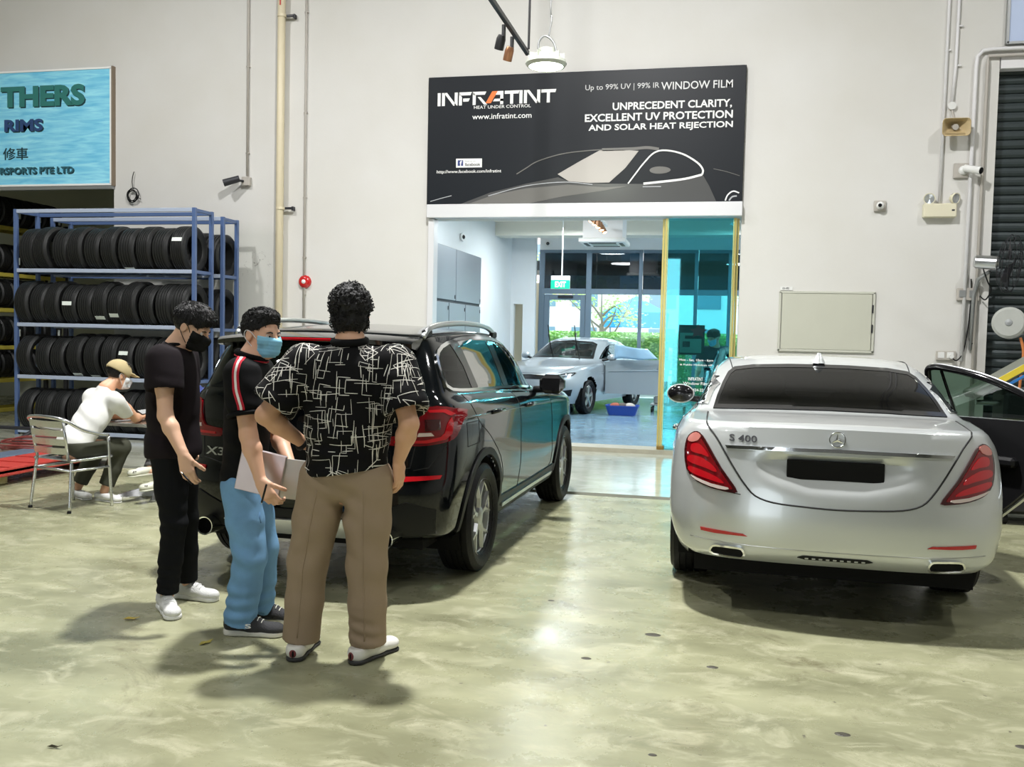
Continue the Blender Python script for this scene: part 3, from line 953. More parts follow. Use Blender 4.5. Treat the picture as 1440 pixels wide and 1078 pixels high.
    c.seam('boot_gap', bt, 'y-', S, .0055, smooth=3)
    c.seam('bumper_gap', [(-.75, .775), (-.62, .745), (-.52, .735)], 'y-', S, .0025)
    c.seam('bumper_crease', [(-.80, .455), (-.4, .448), (0, .445), (.4, .448), (.80, .455)], 'y-', M['satin'], .003)
    for ax in ('x-',):
        c.seam('door_gap', [(1.12, 1.10), (1.14, .6), (1.10, .34)], ax, S, .003)
        c.seam('door_gap', [(-.22, 1.13), (-.16, .95), (.10, .72), (.42, .52), (.45, .34), (2.2, .32), (2.36, .6), (2.32, 1.0)], ax, S, .003)
        c.seam('side_crease', [(-.7, .93), (.6, .90), (2.2, .84), (3.0, .80)], ax, B, .006)
    # tail lamps
    tl = [(.838, 1.012), (.812, 1.048), (.775, 1.062), (.742, 1.042), (.705, .99), (.63, .875), (.57, .80), (.535, .745), (.59, .742), (.68, .752), (.765, .778), (.815, .815), (.840, .868), (.848, .945)]
    for sg, nm in ((False, 'right'), (True, 'left')):
        L = c.decal('tail_lamp', tl, 'y-', M['red_dark'], .010, .025, smooth=2, mirror=sg, skirt=.02)
        c.decal('red_lens', band(tl, .016), 'y-', M['red_lens'], .014, .025, parent=L, smooth=2, mirror=sg)
        for q in ([(.80, .985), (.755, .992), (.715, .955), (.700, .925), (.74, .935), (.80, .945)],
                  [(.812, .920), (.745, .918), (.675, .880), (.655, .845), (.72, .862), (.815, .885)],
                  [(.812, .858), (.735, .845), (.645, .815), (.612, .785), (.70, .800), (.80, .825)]):
            c.decal('light_bar', q, 'y-', M['red_bright'], .018, .02, parent=L, smooth=3, mirror=sg)
        c.decal('indicator_strip', [(.585, .766), (.60, .752), (.68, .760), (.77, .788), (.80, .812), (.765, .800), (.68, .778)], 'y-', M['clear_lens'], .019, .02, parent=L, mirror=sg, smooth=2)
        c.decal('upper_lens', [(.812, 1.035), (.778, 1.054), (.75, 1.040), (.765, 1.012), (.80, .998), (.825, 1.005)], 'y-', M['pink_lens'], .018, .02, parent=L, mirror=sg, smooth=2)
        c.decal('reflector', [(.475, .502), (.50, .515), (.74, .522), (.735, .503), (.66, .499)], 'y-', M['red_bright'], .006, .03, mirror=sg)
        # exhaust tip
        ex = [(.482, .398), (.495, .430), (.53, .438), (.645, .436), (.672, .420), (.682, .398), (.66, .378), (.52, .372), (.495, .378)]
        e = c.decal('exhaust_tip', ex, 'y-', M['chrome'], .016, .03, smooth=2, mirror=sg, skirt=.05, inner=band(ex, .010))
        c.decal('exhaust_opening', band(ex, .009), 'y-', M['dark_void'], .004, .03, smooth=2, mirror=sg, parent=e)
    # boot trim, emblem, badge, plate
    c.decal('chrome_trim', [(-.60, .985), (-.3, .992), (0, .996), (.3, .992), (.60, .985), (.612, 1.002), (.3, 1.012), (0, 1.016), (-.3, 1.012), (-.612, 1.002)], 'y-', M['chrome'], .014, .03, skirt=.03)
    p0, n0 = c.hit(np.array([-.005, 1.066]), 'y-')
    up = nrm(vec(0, 0, 1) - n0 * n0[2]); rt = np.cross(up, n0) * -1
    rt = nrm(np.cross(n0, up)) * -1
    if rt[0] < 0: rt = -rt
    mb = MB()
    cc = p0 + n0 * .010
    mb.tube([cc + .042 * (math.cos(a) * rt + math.sin(a) * up) for a in np.linspace(0, 2 * PI, 36, endpoint=False)], .0045, 8, closed=True)
    em = ob('emblem_ring', mb, M['chrome'], root, smooth=True)
    mb = MB()
    for k in range(3):
        a = PI / 2 + k * 2 * PI / 3
        t = cc + .040 * (math.cos(a) * rt + math.sin(a) * up)
        l = cc + .009 * (math.cos(a + PI / 3) * rt + math.sin(a + PI / 3) * up); r2 = cc + .009 * (math.cos(a - PI / 3) * rt + math.sin(a - PI / 3) * up)
        hi = cc + n0 * .007
        mb.add([t, l, r2, hi, cc - n0 * .004], [(0, 1, 3), (0, 3, 2), (0, 4, 1), (0, 2, 4)])
    ob('emblem_star', mb, M['chrome'], em)
    c.text('model_badge', 'S 400', -.592, -.438, 1.030, 1.068, 'y-', M['alloy_dark'])
    mb = MB(); pc, pn = c.hit(np.array([-.01, .90]), 'y-')
    mb.box((-.012, pc[1] - .012, .893), (.52, .014, .110), .004)
    tag(ob('number_plate', mb, M['dark_void'], root), 'number plate blacked out')
    c.decal('bumper_vent', [(-.20, .404), (-.17, .416), (.17, .416), (.20, .404), (.16, .394), (-.16, .394)], 'y-', M['black_plastic'], .005, .03)
    mb = MB()
    for k in range(9): 
        h_, n_ = c.hit(np.array([-.15 + k * .0375, .405]), 'y-'); mb.box(h_ + n_ * .008, (.020, .006, .009), .002)
    ob('vent_slots', mb, M['satin'], root)
    # antenna fin
    mb = MB()
    zt = c.hit(np.array([0, .42]), 'z+')[0][2]
    for k, (yy, zz, ww) in enumerate(((0, 0, 0),)):
        A = [(-.042, .32, zt - .012), (.042, .32, zt - .012), (.030, .54, zt), (-.030, .54, zt)]
        T = [(-.010, .345, zt + .062), (.010, .345, zt + .062), (.008, .39, zt + .062), (-.008, .39, zt + .062)]
        Md = [(-.026, .325, zt + .022), (.026, .325, zt + .022), (.018, .47, zt + .022), (-.018, .47, zt + .022)]
        mb.add(A + Md + T, [(0, 1, 5, 4), (1, 2, 6, 5), (2, 3, 7, 6), (3, 0, 4, 7), (4, 5, 9, 8), (5, 6, 10, 9), (6, 7, 11, 10), (7, 4, 8, 11), (8, 9, 10, 11)])
    ob('roof_antenna', mb, B, root, smooth=True)
    # roof gutters
    for ax, sg in (('x-', -1), ('x+', 1)):
        mb = MB(); P = []
        for yy in np.linspace(.10, 1.75, 16):
            t = (yy - .1) / 1.65
            h_, n_ = c.hit(np.array([sg * (.575 + .05 * math.sin(t * PI)), yy]), 'z+'); P.append(h_ + n_ * .001)
        mb.tube(P, .004, 6); ob('roof_gap', mb, S, root, smooth=True)
    # mirrors and handles
    for sg in (-1, 1):
        mb = MB()
        mb.sphere((sg * 1.055, 2.06, 1.115), (.125, .075, .088), 20, 12)
        mm = ob('wing_mirror', mb, B, root, smooth=True)
        mb = MB(); mb.sphere((sg * 1.055, 2.035, 1.117), (.116, .060, .080), 20, 12); ob('mirror_glass', mb, M['black_gloss'], mm, smooth=True)
        mb = MB(); mb.tube([(sg * .87, 2.10, 1.06), (sg * .95, 2.09, 1.07), (sg * 1.02, 2.07, 1.08)], .028, 8); ob('mirror_arm', mb, M['black_plastic'], mm, smooth=True)
        for yy, zz in ((.15, .985), (1.35, .955)):
            if sg > 0 and yy < 1: continue
            h_, n_ = c.hit(np.array([yy, zz]), 'x+' if sg > 0 else 'x-')
            mb = MB(); q = h_ + n_ * .030
            mb.tube([h_ + vec(0, -.10, 0), q + vec(0, -.085, 0), q + vec(0, .085, 0), h_ + vec(0, .10, 0)], .013, 8)
            ob('door_handle', mb, M['chrome'], root, smooth=True)
    mb = MB(); mb.box((0, 1.4, .30), (1.55, 4.6, .14)); ob('underbody', mb, M['dark_void'], root)
    mb = MB(); mb.box((0, -.35, 1.10), (1.40, .62, .03)); mb.box((0, 1.0, .42), (1.5, 2.6, .08)); mb.box((0, 2.35, 1.02), (1.45, .5, .16), .05); ob('cabin_lining', mb, M['leather'], root)
    for x, y in ((-.36, .72), (.36, .72), (-.38, 1.62), (.38, 1.62)): seat(root, x, y, .58, M['leather'])
    liner(root, 0, .345, .41, .60, .90, M['dark_void']); liner(root, 3.165, .345, .41, .60, .90, M['dark_void'])
    for x in (-1, 1):
        for y in (0, 3.165):
            wheel(root, (x * .83, y, .345), x, .345, .262, .245, (5, 'twin'), M['rubber'], M['alloy'], M['alloy_dark'])
    # rear right door swung open
    hinge = Vector((.945, 1.14, 0))
    a = math.radians(43)
    R = Matrix.Translation(hinge) @ Matrix.Rotation(a, 4, 'Z')
    def dob(name, mb, m, parent=None, smooth=False):
        mb.xf(np.array(R)); return ob(name, mb, m, parent or root, smooth=smooth)
    pan = [(0, .34), (-.55, .36), (-.70, .50), (-.90, .70), (-1.02, .92), (-1.03, 1.10), (0, 1.08)]
    mb = MB(); mb.prism(pan, (0, 0, 0), (0, 1, 0), (0, 0, 1), (-.05, 0, 0)); door = dob('rear_door', mb, B); tag(door, 'open rear door of the saloon')
    mb = MB(); mb.prism([(p[0] * .97 - .02, .36 + (p[1] - .34) * .97) for p in pan], (-.05, 0, 0), (0, 1, 0), (0, 0, 1), (-.06, 0, 0)); dob('inner_trim', mb, M['leather'], door)
    mb = MB(); mb.box((-.14, -.46, .80), (.08, .56, .07), .02); dob('armrest', mb, M['leather'], door)
    mb = MB(); mb.box((-.13, -.36, .48), (.05, .5, .14), .02); dob('door_pocket', mb, M['leather'], door)
    arc = crom([(0, 1.08), (-.01, 1.36), (-.05, 1.44), (-.25, 1.425), (-.50, 1.37), (-.75, 1.27), (-1.03, 1.10)], 6)
    mb = MB(); mb.tube([(-.04 - .10 * max(0, (p[1] - 1.08)) / .3, p[0], p[1]) for p in arc], .024, 8); dob('window_frame', mb, M['black_gloss'], door, True)
    mb = MB(); mb.tube([(-.02 - .10 * max(0, (p[1] - 1.08)) / .3, p[0], p[1] + .022) for p in arc[4:]], .009, 6); dob('frame_trim', mb, M['satin'], door, True)
    mb = MB(); n_ = len(arc); V = [(-.045 - .10 * max(0, (p[1] - 1.08)) / .3, p[0], p[1]) for p in arc]; mb.add(V, [tuple(range(n_))]); dob('door_glass', mb, M['car_glass'], door)
    mb = MB(); mb.tube([(-.06, -.20, 1.10), (-.15, -.13, 1.42)], .012, 6); dob('glass_divider', mb, M['black_gloss'], door)
    return root
build_saloon()
# ---------------------------------------------------------------- black SUV
def build_suv():
    root = thing('car', 'black sport utility vehicle with silver roof rails parked behind the three standing men', 'car', (-2.471, 6.116, 0), -0.0303)
    W = lambda m, r=0.95, f=0.94: [(-1.0, m * r * 0.96), (-.6, m * (r + 1.5) / 2.5), (0, m), (1.4, m * 0.99), (2.9, m), (3.35, m * f), (3.75, m * f * 0.88)]
    rings = [
        dict(yr=-.80, Lr=.30, p=3.4, yf=3.60, Lf=.4, w=W(.83), z=[(-1, .36), (-.5, .32), (-.3, .25), (3.1, .24), (3.7, .30)]),
        dict(yr=-.90, Lr=.34, p=3.2, yf=3.68, Lf=.42, w=W(.90), z=[(-1, .42), (-.4, .36), (3.1, .33), (3.7, .38)]),
        dict(yr=-.95, Lr=.40, p=3.0, yf=3.73, Lf=.45, w=W(.935), z=[(-1, .54), (3.7, .50)]),
        dict(yr=-.955, Lr=.42, p=2.9, yf=3.74, Lf=.5, w=W(.945), z=[(-1, .66), (3.7, .62)]),
        dict(yr=-.90, Lr=.42, p=2.9, yf=3.73, Lf=.52, w=W(.945, .95), z=[(-1, .80), (3.7, .75)]),
        dict(yr=-.875, Lr=.42, p=2.9, yf=3.70, Lf=.55, w=W(.947, .95), z=[(-1, .95), (3.7, .86)]),
        dict(yr=-.87, Lr=.42, p=3.0, yf=3.66, Lf=.6, w=W(.942, .945), z=[(-1, 1.075), (1, 1.06), (2.6, 1.02), (3.7, .93)]),
        dict(yr=-.845, Lr=.38, p=3.1, yf=3.60, Lf=.6, w=W(.915, .94), z=[(-1, 1.175), (1, 1.13), (2.6, 1.07), (3.7, .97)]),
        dict(yr=-.82, Lr=.36, p=3.2, yf=3.52, Lf=.6, w=W(.880, .945), z=[(-1, 1.215), (.2, 1.19), (1.2, 1.155), (2.6, 1.10), (3.7, .99)], cr=.02),
        dict(yr=-.815, Lr=.35, p=3.3, yf=2.75, Lf=.5, w=[(-.9, .815), (-.3, .858), (1.2, .865), (2.6, .80)], z=[(-.9, 1.235), (.2, 1.205), (1.2, 1.17), (2.4, 1.12), (2.8, 1.09)], cr=.02),
        dict(yr=-.80, Lr=.34, p=3.3, yf=2.30, Lf=.45, w=[(-.9, .80), (-.3, .845), (1.2, .85), (2.3, .78)], z=[(-.9, 1.255), (.2, 1.225), (1.2, 1.19), (2.4, 1.13)], cr=.02),
        dict(yr=-.725, Lr=.32, p=3.4, yf=1.85, Lf=.4, w=[(-.8, .735), (-.2, .785), (1.2, .785), (1.9, .72)], z=[(-.8, 1.42), (.5, 1.42), (1.9, 1.36)], cr=.01),
        dict(yr=-.64, Lr=.30, p=3.6, yf=1.45, Lf=.35, w=[(-.7, .675), (-.1, .715), (.9, .72), (1.5, .66)], z=[(-.7, 1.555), (.5, 1.585), (1.1, 1.565), (1.5, 1.53)], cr=.015),
        dict(yr=-.60, Lr=.28, p=3.6, yf=1.35, Lf=.35, w=[(-.7, .63), (-.1, .67), (.9, .67), (1.4, .62)], z=[(-.7, 1.592), (.5, 1.633), (1.0, 1.615), (1.4, 1.57)], cr=.02),
        dict(yr=-.55, Lr=.28, p=3.2, yf=1.25, Lf=.3, w=[(-.7, .42), (1.4, .42)], z=[(-.7, 1.612), (.4, 1.66), (1.3, 1.60)], cr=.01),
        dict(yr=-.50, Lr=.28, p=3, yf=1.2, Lf=.3, w=[(-.7, .0001), (1.4, .0001)], z=[(-.7, 1.625), (.4, 1.675), (1.3, 1.615)]),
    ]
    V, F = loft(rings, creases=(8, 13))
    c = Car(root, V, F)
    B, S, D, P = M['black_paint'], M['seam'], M['black_gloss'], M['black_plastic']
    c.arch(0, .37, .43); c.arch(2.864, .37, .43)
    sg_ = [(-.52, 1.275), (-.32, 1.238), (.15, 1.222), (.8, 1.204), (1.4, 1.180), (1.97, 1.150), (1.82, 1.265), (1.56, 1.395), (1.30, 1.500), (1.0, 1.568), (.6, 1.592), (.1, 1.586), (-.25, 1.556), (-.45, 1.505), (-.52, 1.42)]
    rw = [(-.62, 1.275), (-.3, 1.265), (0, 1.262), (.3, 1.265), (.62, 1.275), (.615, 1.36), (.595, 1.47), (.57, 1.54), (0, 1.552), (-.57, 1.54), (-.595, 1.47), (-.615, 1.36)]
    ws = [(-.68, 1.16), (0, 1.18), (.68, 1.16), (.57, 1.52), (0, 1.55), (-.57, 1.52)]
    for ax in ('x+', 'x-'): c.hole(band(sg_, .03), ax)
    c.hole(band(rw, .035), 'y-'); c.hole(band(ws, .04), 'y+')
    tag(c.body(B), 'glossy black body shell')
    for ax in ('x+', 'x-'):
        panes = ([(-.49, 1.285), (-.31, 1.256), (-.02, 1.246), (-.10, 1.40), (-.20, 1.538), (-.30, 1.528), (-.43, 1.49), (-.49, 1.41)],
                 [(.11, 1.243), (.80, 1.222), (.74, 1.40), (.66, 1.572), (.35, 1.572), (-.03, 1.562), (.03, 1.40)],
                 [(.93, 1.217), (1.4, 1.199), (1.92, 1.172), (1.80, 1.255), (1.55, 1.380), (1.29, 1.483), (.98, 1.550), (.78, 1.567), (.86, 1.40)])
        for q in panes: c.decal('side_window', q, ax, M['car_glass'], .004, .04)
        c.decal('window_chrome', sg_, ax, M['chrome'], .012, .04, inner=band(sg_, .020), smooth=2, skirt=.016)
        c.decal('window_surround', band(sg_, .008), ax, D, .003, .06, inner=band(sg_, .045))
        for q in ([(-.03, 1.25), (.12, 1.25), (.04, 1.40), (-.02, 1.568), (-.20, 1.545), (-.09, 1.40)], [(.79, 1.228), (.94, 1.224), (.87, 1.40), (.79, 1.572), (.65, 1.577), (.73, 1.40)]):
            c.decal('pillar_cover', q, ax, D, .007, .04)
        c.seam('door_gap', [(.95, 1.19), (1.02, .95), (1.05, .70), (1.03, .42)], ax, S, .003)
        c.seam('door_gap', [(-.30, 1.225), (-.18, 1.05), (.10, .92), (.40, .74), (.50, .55), (.53, .42), (2.1, .40), (2.22, .7), (2.12, 1.12)], ax, S, .003, smooth=3)
        c.seam('shoulder_line', [(-.62, 1.085), (.3, 1.07), (1.3, 1.045), (2.3, 1.015)], ax, B, .006)
        c.decal('sill_cladding', [(.44, .29), (2.42, .29), (2.43, .43), (1.4, .42), (.43, .435)], ax, P, .010, .06)
        c.decal('sill_trim', [(.56, .345), (2.28, .345), (2.30, .375), (.54, .378)], ax, M['satin'], .022, .05, skirt=.02)
        for yc in (0, 2.864):
            c.decal('arch_cladding', archpoly(yc, .37, .428, .478, -.02, PI + .02, 30), ax, P, .012, .04, skirt=.03)
        for yy, zz in ((.26, 1.075), (1.28, 1.055)):
            h_, n_ = c.hit(np.array([yy, zz]), ax)
            mb = MB(); q = h_ + n_ * .034
            mb.tube([h_ + vec(0, -.115, 0), q + vec(0, -.09, 0), q + vec(0, .09, .0), h_ + vec(0, .115, 0)], .015, 8)
            hd = ob('door_handle', mb, B, root, smooth=True)
    c.seam('fuel_flap_gap', [(-.42, 1.05), (-.18, 1.045), (-.16, .90), (-.40, .895), (-.42, 1.05)], 'x+', S, .0025)
    w = c.decal('rear_window', rw, 'y-', M['car_glass_dark'], .004, .05)
    c.decal('window_border', rw, 'y-', D, .006, .05, inner=band(rw, .03), parent=w)
    c.decal('windscreen', ws, 'y+', M['car_glass_clear'], .004, .07)
    # spoiler with brake light
    mb = MB(); V = []; n = 21
    for k in range(n):
        t = -1 + 2 * k / (n - 1); x = .665 * t; e = abs(t) ** 3
        V += [(x, -.52, 1.612 - .03 * e), (x, -.72 + .03 * e, 1.600 - .035 * e), (x, -.825 + .10 * e, 1.575 - .03 * e), (x, -.82 + .10 * e, 1.548 - .03 * e), (x, -.62, 1.535 - .03 * e)]
    F = []
    for k in range(n - 1):
        for j in range(4): F.append((k * 5 + j, k * 5 + 5 + j, k * 5 + 6 + j, k * 5 + 1 + j))
    F += [(0, 1, 2, 3, 4), tuple((n - 1) * 5 + i for i in (4, 3, 2, 1, 0))]
    mb.add(V, F); sp = ob('roof_spoiler', mb, B, root, smooth='auto')
    mb = MB(); mb.box((0, -.826, 1.562), (.52, .012, .017), .004); ob('brake_light', mb, M['red_bright'], sp)
    # roof rails
    for sg in (-1, 1):
        mb = MB()
        rl = crom([(sg * .655, -.50, 1.585), (sg * .665, -.40, 1.648), (sg * .668, -.1, 1.678), (sg * .668, .4, 1.690), (sg * .662, .9, 1.672), (sg * .645, 1.18, 1.625), (sg * .635, 1.28, 1.575)], 5)
        mb.tube(rl, .019, 8); rr = ob('roof_rail', mb, M['satin'], root, smooth=True)
        for yy in (-.42, 1.16):
            mb = MB(); mb.box((sg * .655, yy, 1.612), (.03, .14, .05), .01); ob('rail_foot', mb, P, rr)
    # tail lamps
    outer = [(.56, .955), (.72, .942), (.86, .948), (.935, .965)]
    tl = [(.56, .935), (.70, .930), (.80, .935), (.885, .955), (.915, .985), (.925, 1.06), (.918, 1.13), (.86, 1.165), (.78, 1.165), (.745, 1.14), (.73, 1.06), (.70, 1.00), (.56, .985)]
    tside = [(-.745, .972), (-.68, .990), (-.60, 1.03), (-.575, 1.085), (-.60, 1.125), (-.68, 1.150), (-.745, 1.158)]
    for mir in (False, True):
        ax = 'x-' if mir else 'x+'
        L = c.decal('tail_lamp', tl, 'y-', M['red_lens'], .012, .025, mirror=mir, skirt=.02, smooth=2)
        c.decal('lamp_wrap', tside, ax, M['red_lens'], .0115, .025, parent=L, skirt=.02, smooth=2)
        c.decal('light_bar', [(.60, .948), (.78, .948), (.87, .968), (.895, 1.0), (.90, 1.06), (.888, 1.10), (.875, 1.06), (.865, 1.005), (.845, .985), (.77, .966), (.60, .962)], 'y-', M['red_bright'], .018, .02, parent=L, mirror=mir)
        c.decal('upper_bar', [(.775, 1.145), (.86, 1.148), (.90, 1.12), (.885, 1.11), (.85, 1.13), (.785, 1.13)], 'y-', M['red_bright'], .018, .02, parent=L, mirror=mir)
        c.decal('inner_lens', [(.765, 1.09), (.84, 1.09), (.845, 1.03), (.77, 1.02)], 'y-', M['red_dark'], .018, .02, parent=L, mirror=mir)
        c.decal('reversing_lamp', [(.735, 1.01), (.80, 1.012), (.815, .992), (.73, .988)], 'y-', M['clear_lens'], .018, .02, parent=L, mirror=mir)
        c.decal('reflector', [(.66, .718), (.86, .730), (.868, .752), (.66, .748)], 'y-', M['red_bright'], .008, .03, mirror=mir)
        ex = [( .615 + .058 * math.cos(t), .385 + .050 * math.sin(t)) for t in np.linspace(0, 2 * PI, 20, endpoint=False)]
        sx = -1 if mir else 1
        mb = MB(); mb.lathe([(.050, .0), (.058, .004), (.058, -.16), (.050, -.16), (.050, .0)], 28, c=(sx * .60, -.965, .385), ax=(0, -1, 0), closed=False)
        e = ob('exhaust_tip', mb, M['chrome'], root, smooth='auto')
        mb = MB(); mb.lathe([(.0, -.06), (.050, -.06), (.050, -.002)], 24, c=(sx * .60, -.965, .385), ax=(0, -1, 0)); ob('exhaust_opening', mb, M['dark_void'], e, smooth=True)
    c.decal('bumper_cladding', [(-.84, .40), (-.40, .37), (.40, .37), (.84, .40), (.85, .55), (.70, .60), (.50, .53), (0, .53), (-.50, .53), (-.70, .60), (-.85, .55)], 'y-', P, .010, .05)
    c.decal('skid_plate', [(-.49, .44), (-.42, .365), (.42, .365), (.49, .44), (.44, .485), (.16, .488), (.12, .465), (-.12, .465), (-.16, .488), (-.44, .485)], 'y-', M['skid'], .022, .04, skirt=.03)
    c.seam('tailgate_gap', [(-.74, 1.22), (-.73, 1.0), (-.70, .80), (-.55, .775), (0, .77), (.55, .775), (.70, .80), (.73, 1.0), (.74, 1.22)], 'y-', S, .0035)
    c.seam('bumper_gap', [(-.88, .93), (-.80, .80), (-.72, .785)], 'y-', S, .003); c.seam('bumper_gap', [(.88, .93), (.80, .80), (.72, .785)], 'y-', S, .003)
    c.text('model_badge', 'X3', -.680, -.525, .815, .866, 'y-', M['chrome'], .014, .007)
    mb = MB(); mb.box((0, c.hit(np.array([0, .86]), 'y-')[0][1] - .010, .86), (.52, .012, .11), .004); ob('number_plate', mb, M['dark_void'], root)
    for sg in (-1, 1):
        mb = MB(); mb.box((sg * 1.045, 1.68, 1.205), (.215, .15, .165), .05); mm = ob('wing_mirror', mb, D, root, smooth='auto')
        mb = MB(); mb.box((sg * 1.05, 1.606, 1.205), (.16, .02, .12), .008); ob('mirror_glass', mb, M['black_gloss'], mm)
        mb = MB(); mb.tube([(sg * .87, 1.74, 1.15), (sg * .94, 1.73, 1.155), (sg * 1.0, 1.70, 1.165)], .03, 8); ob('mirror_arm', mb, P, mm, smooth=True)
    mb = MB(); mb.box((0, 1.35, .36), (1.5, 4.1, .16)); ob('underbody', mb, M['dark_void'], root)
    mb = MB(); mb.box((0, .6, .50), (1.5, 2.5, .1)); mb.box((0, -.45, .95), (1.3, .5, .3), .03); mb.box((0, 2.05, 1.08), (1.4, .45, .18), .05); ob('cabin_lining', mb, M['leather'], root)
    for x, y in ((-.38, .35), (.38, .35), (-.38, 1.25), (.38, 1.25)): seat(root, x, y, .70, M['leather'])
    mb = MB(); mb.tube([(-.38 + .18 * math.cos(a), 1.72 + .07 * math.sin(a), 1.10 + .16 * math.sin(a)) for a in np.linspace(0, 2 * PI, 24, endpoint=False)], .014, 8, closed=True); ob('steering_wheel', mb, M['leather'], root, smooth=True)
    liner(root, 0, .37, .435, .58, .90, M['dark_void']); liner(root, 2.864, .37, .435, .58, .90, M['dark_void'])
    for x in (-1, 1):
        for y in (0, 2.864):
            wheel(root, (x * .825, y, .37), x, .37, .25, .255, (5, 'Y'), M['rubber'], M['alloy'], M['alloy_dark'])
    return root
build_suv()
# ---------------------------------------------------------------- silver coupe in the showroom
def build_coupe():
    root = thing('car', 'silver coupe inside the showroom with its door open and wipers raised', 'car', (-2.72, 21.45, .06), math.radians(166))
    root.scale = (1.06, 1.06, 1.06)
    W = lambda m, r=0.94, f=0.93: [(-.95, m * r * .95), (-.5, m * (r + 1.5) / 2.5), (0, m), (1.3, m * .99), (2.65, m), (3.1, m * f), (3.6, m * f * .86)]
    rings = [
        dict(yr=-.82, Lr=.3, p=3.2, yf=3.40, Lf=.55, w=W(.78), z=[(-1, .30), (0, .22), (2.9, .20), (3.6, .22)]),
        dict(yr=-.90, Lr=.36, p=3, yf=3.50, Lf=.62, w=W(.84), z=[(-1, .42), (0, .36), (3.6, .34)]),
        dict(yr=-.93, Lr=.4, p=2.8, yf=3.54, Lf=.68, w=W(.875), z=[(-1, .56), (3.6, .48)]),
        dict(yr=-.92, Lr=.42, p=2.8, yf=3.53, Lf=.72, w=W(.88), z=[(-1, .72), (3.6, .60)]),
        dict(yr=-.88, Lr=.42, p=2.8, yf=3.48, Lf=.76, w=W(.87), z=[(-1, .88), (1, .80), (3.6, .70)]),
        dict(yr=-.84, Lr=.42, p=2.8, yf=3.40, Lf=.78, w=W(.845, .93), z=[(-1, 1.0), (.5, .94), (2, .90), (2.9, .84), (3.6, .74)], cr=.015),
        dict(yr=-.80, Lr=.42, p=2.9, yf=3.30, Lf=.78, w=W(.80, .92), z=[(-1, 1.05), (.5, .985), (2, .945), (2.9, .88), (3.6, .77)], cr=.03),
        dict(yr=-.60, Lr=.40, p=3, yf=2.35, Lf=.5, w=[(-.8, .72), (.3, .785), (1.3, .785), (2.3, .72)], z=[(-.8, 1.07), (.5, 1.0), (1.5, .98), (2.4, .955)], cr=.03),
        dict(yr=-.22, Lr=.36, p=3.2, yf=1.90, Lf=.45, w=[(-.4, .66), (.3, .71), (1.3, .71), (2.0, .64)], z=[(-.4, 1.19), (.5, 1.17), (2, 1.14)], cr=.02),
        dict(yr=.12, Lr=.3, p=3.2, yf=1.52, Lf=.4, w=[(0, .58), (.6, .63), (1.1, .63), (1.6, .57)], z=[(0, 1.30), (.7, 1.335), (1.2, 1.325), (1.6, 1.285)], cr=.02),
        dict(yr=.25, Lr=.28, p=3, yf=1.38, Lf=.35, w=[(.1, .45), (1.5, .45)], z=[(.1, 1.355), (.8, 1.395), (1.4, 1.355)], cr=.012),
        dict(yr=.4, Lr=.28, p=3, yf=1.25, Lf=.3, w=[(.1, .0001), (1.5, .0001)], z=[(.1, 1.385), (.8, 1.415), (1.4, 1.375)]),
    ]
    V, F = loft(rings, creases=(6, 9), step=.05, ns=50)
    V[:, 2] *= 1.03
    c = Car(root, V, F)
    B, S, D = M['kia_paint'], M['seam'], M['black_gloss']
    c.arch(0, .33, .385); c.arch(2.65, .33, .385)
    ws = [(-.66, 1.03), (0, 1.05), (.66, 1.03), (.53, 1.315), (.42, 1.36), (0, 1.385), (-.42, 1.36), (-.53, 1.315)]
    sg = [(.10, 1.075), (.9, 1.045), (1.85, 1.03), (1.62, 1.15), (1.36, 1.26), (1.1, 1.318), (.7, 1.33), (.42, 1.30), (.2, 1.20)]
    for ax in ('x+', 'x-'): c.hole(band(sg, .025), ax)
    c.hole(band(ws, .035), 'y+')
    tag(c.body(B), 'light silver body shell')
    w = c.decal('windscreen', ws, 'y+', M['car_glass_clear'], .004, .05); c.decal('glass_border', ws, 'y+', D, .006, .05, parent=w, inner=band(ws, .03))
    for ax in ('x+', 'x-'):
        g = c.decal('side_window', sg, ax, M['car_glass_clear'], .004, .05); c.decal('window_seal', sg, ax, D, .006, .05, parent=g, inner=band(sg, .022))
        c.decal('pillar', [(.62, 1.06), (.70, 1.06), (.66, 1.325), (.58, 1.325)], ax, D, .008, .05, parent=g)
        c.seam('door_gap', [(.62, 1.02), (.64, .7), (.70, .36), (1.85, .34), (1.96, .7), (1.90, .99)], ax, S, .003)
        c.seam('side_crease', [(-.6, .86), (.8, .80), (2.2, .76)], ax, B, .006)
    for mir in (False, True):
        hl = [(.42, .700), (.50, .755), (.62, .790), (.735, .805), (.755, .775), (.72, .725), (.60, .692), (.48, .680)]
        L = c.decal('headlamp', hl, 'y+', M['lamp_lens'], .008, .03, mirror=mir)
        c.decal('lamp_bezel', band(hl, .012), 'y+', D, .011, .03, mirror=mir, parent=L, inner=band(hl, .026))
        for q in (.52, .62): 
            h_, n_ = c.hit(np.array([(-q if mir else q), .735]), 'y+'); mb = MB(); mb.sphere(h_ + n_ * .004, .032, 14, 8); ob('projector', mb, M['chrome'], L, smooth=True)
        c.decal('fog_recess', [(.50, .33), (.70, .36), (.73, .48), (.60, .46), (.52, .42)], 'y+', M['black_plastic'], .006, .03, mirror=mir)
        h_, n_ = c.hit(np.array([(-.60 if mir else .60), .40]), 'y+'); mb = MB(); mb.lathe([(.0, .012), (.035, .010), (.042, .0)], 18, c=h_ + n_ * .004, ax=n_); ob('fog_lamp', mb, M['lamp_lens'], root, smooth=True)
        s_ = -1 if mir else 1
        mb = MB(); mb.sphere((s_ * .95, 1.72, 1.06), (.10, .07, .07), 18, 10); mm = ob('wing_mirror', mb, B, root, smooth=True)
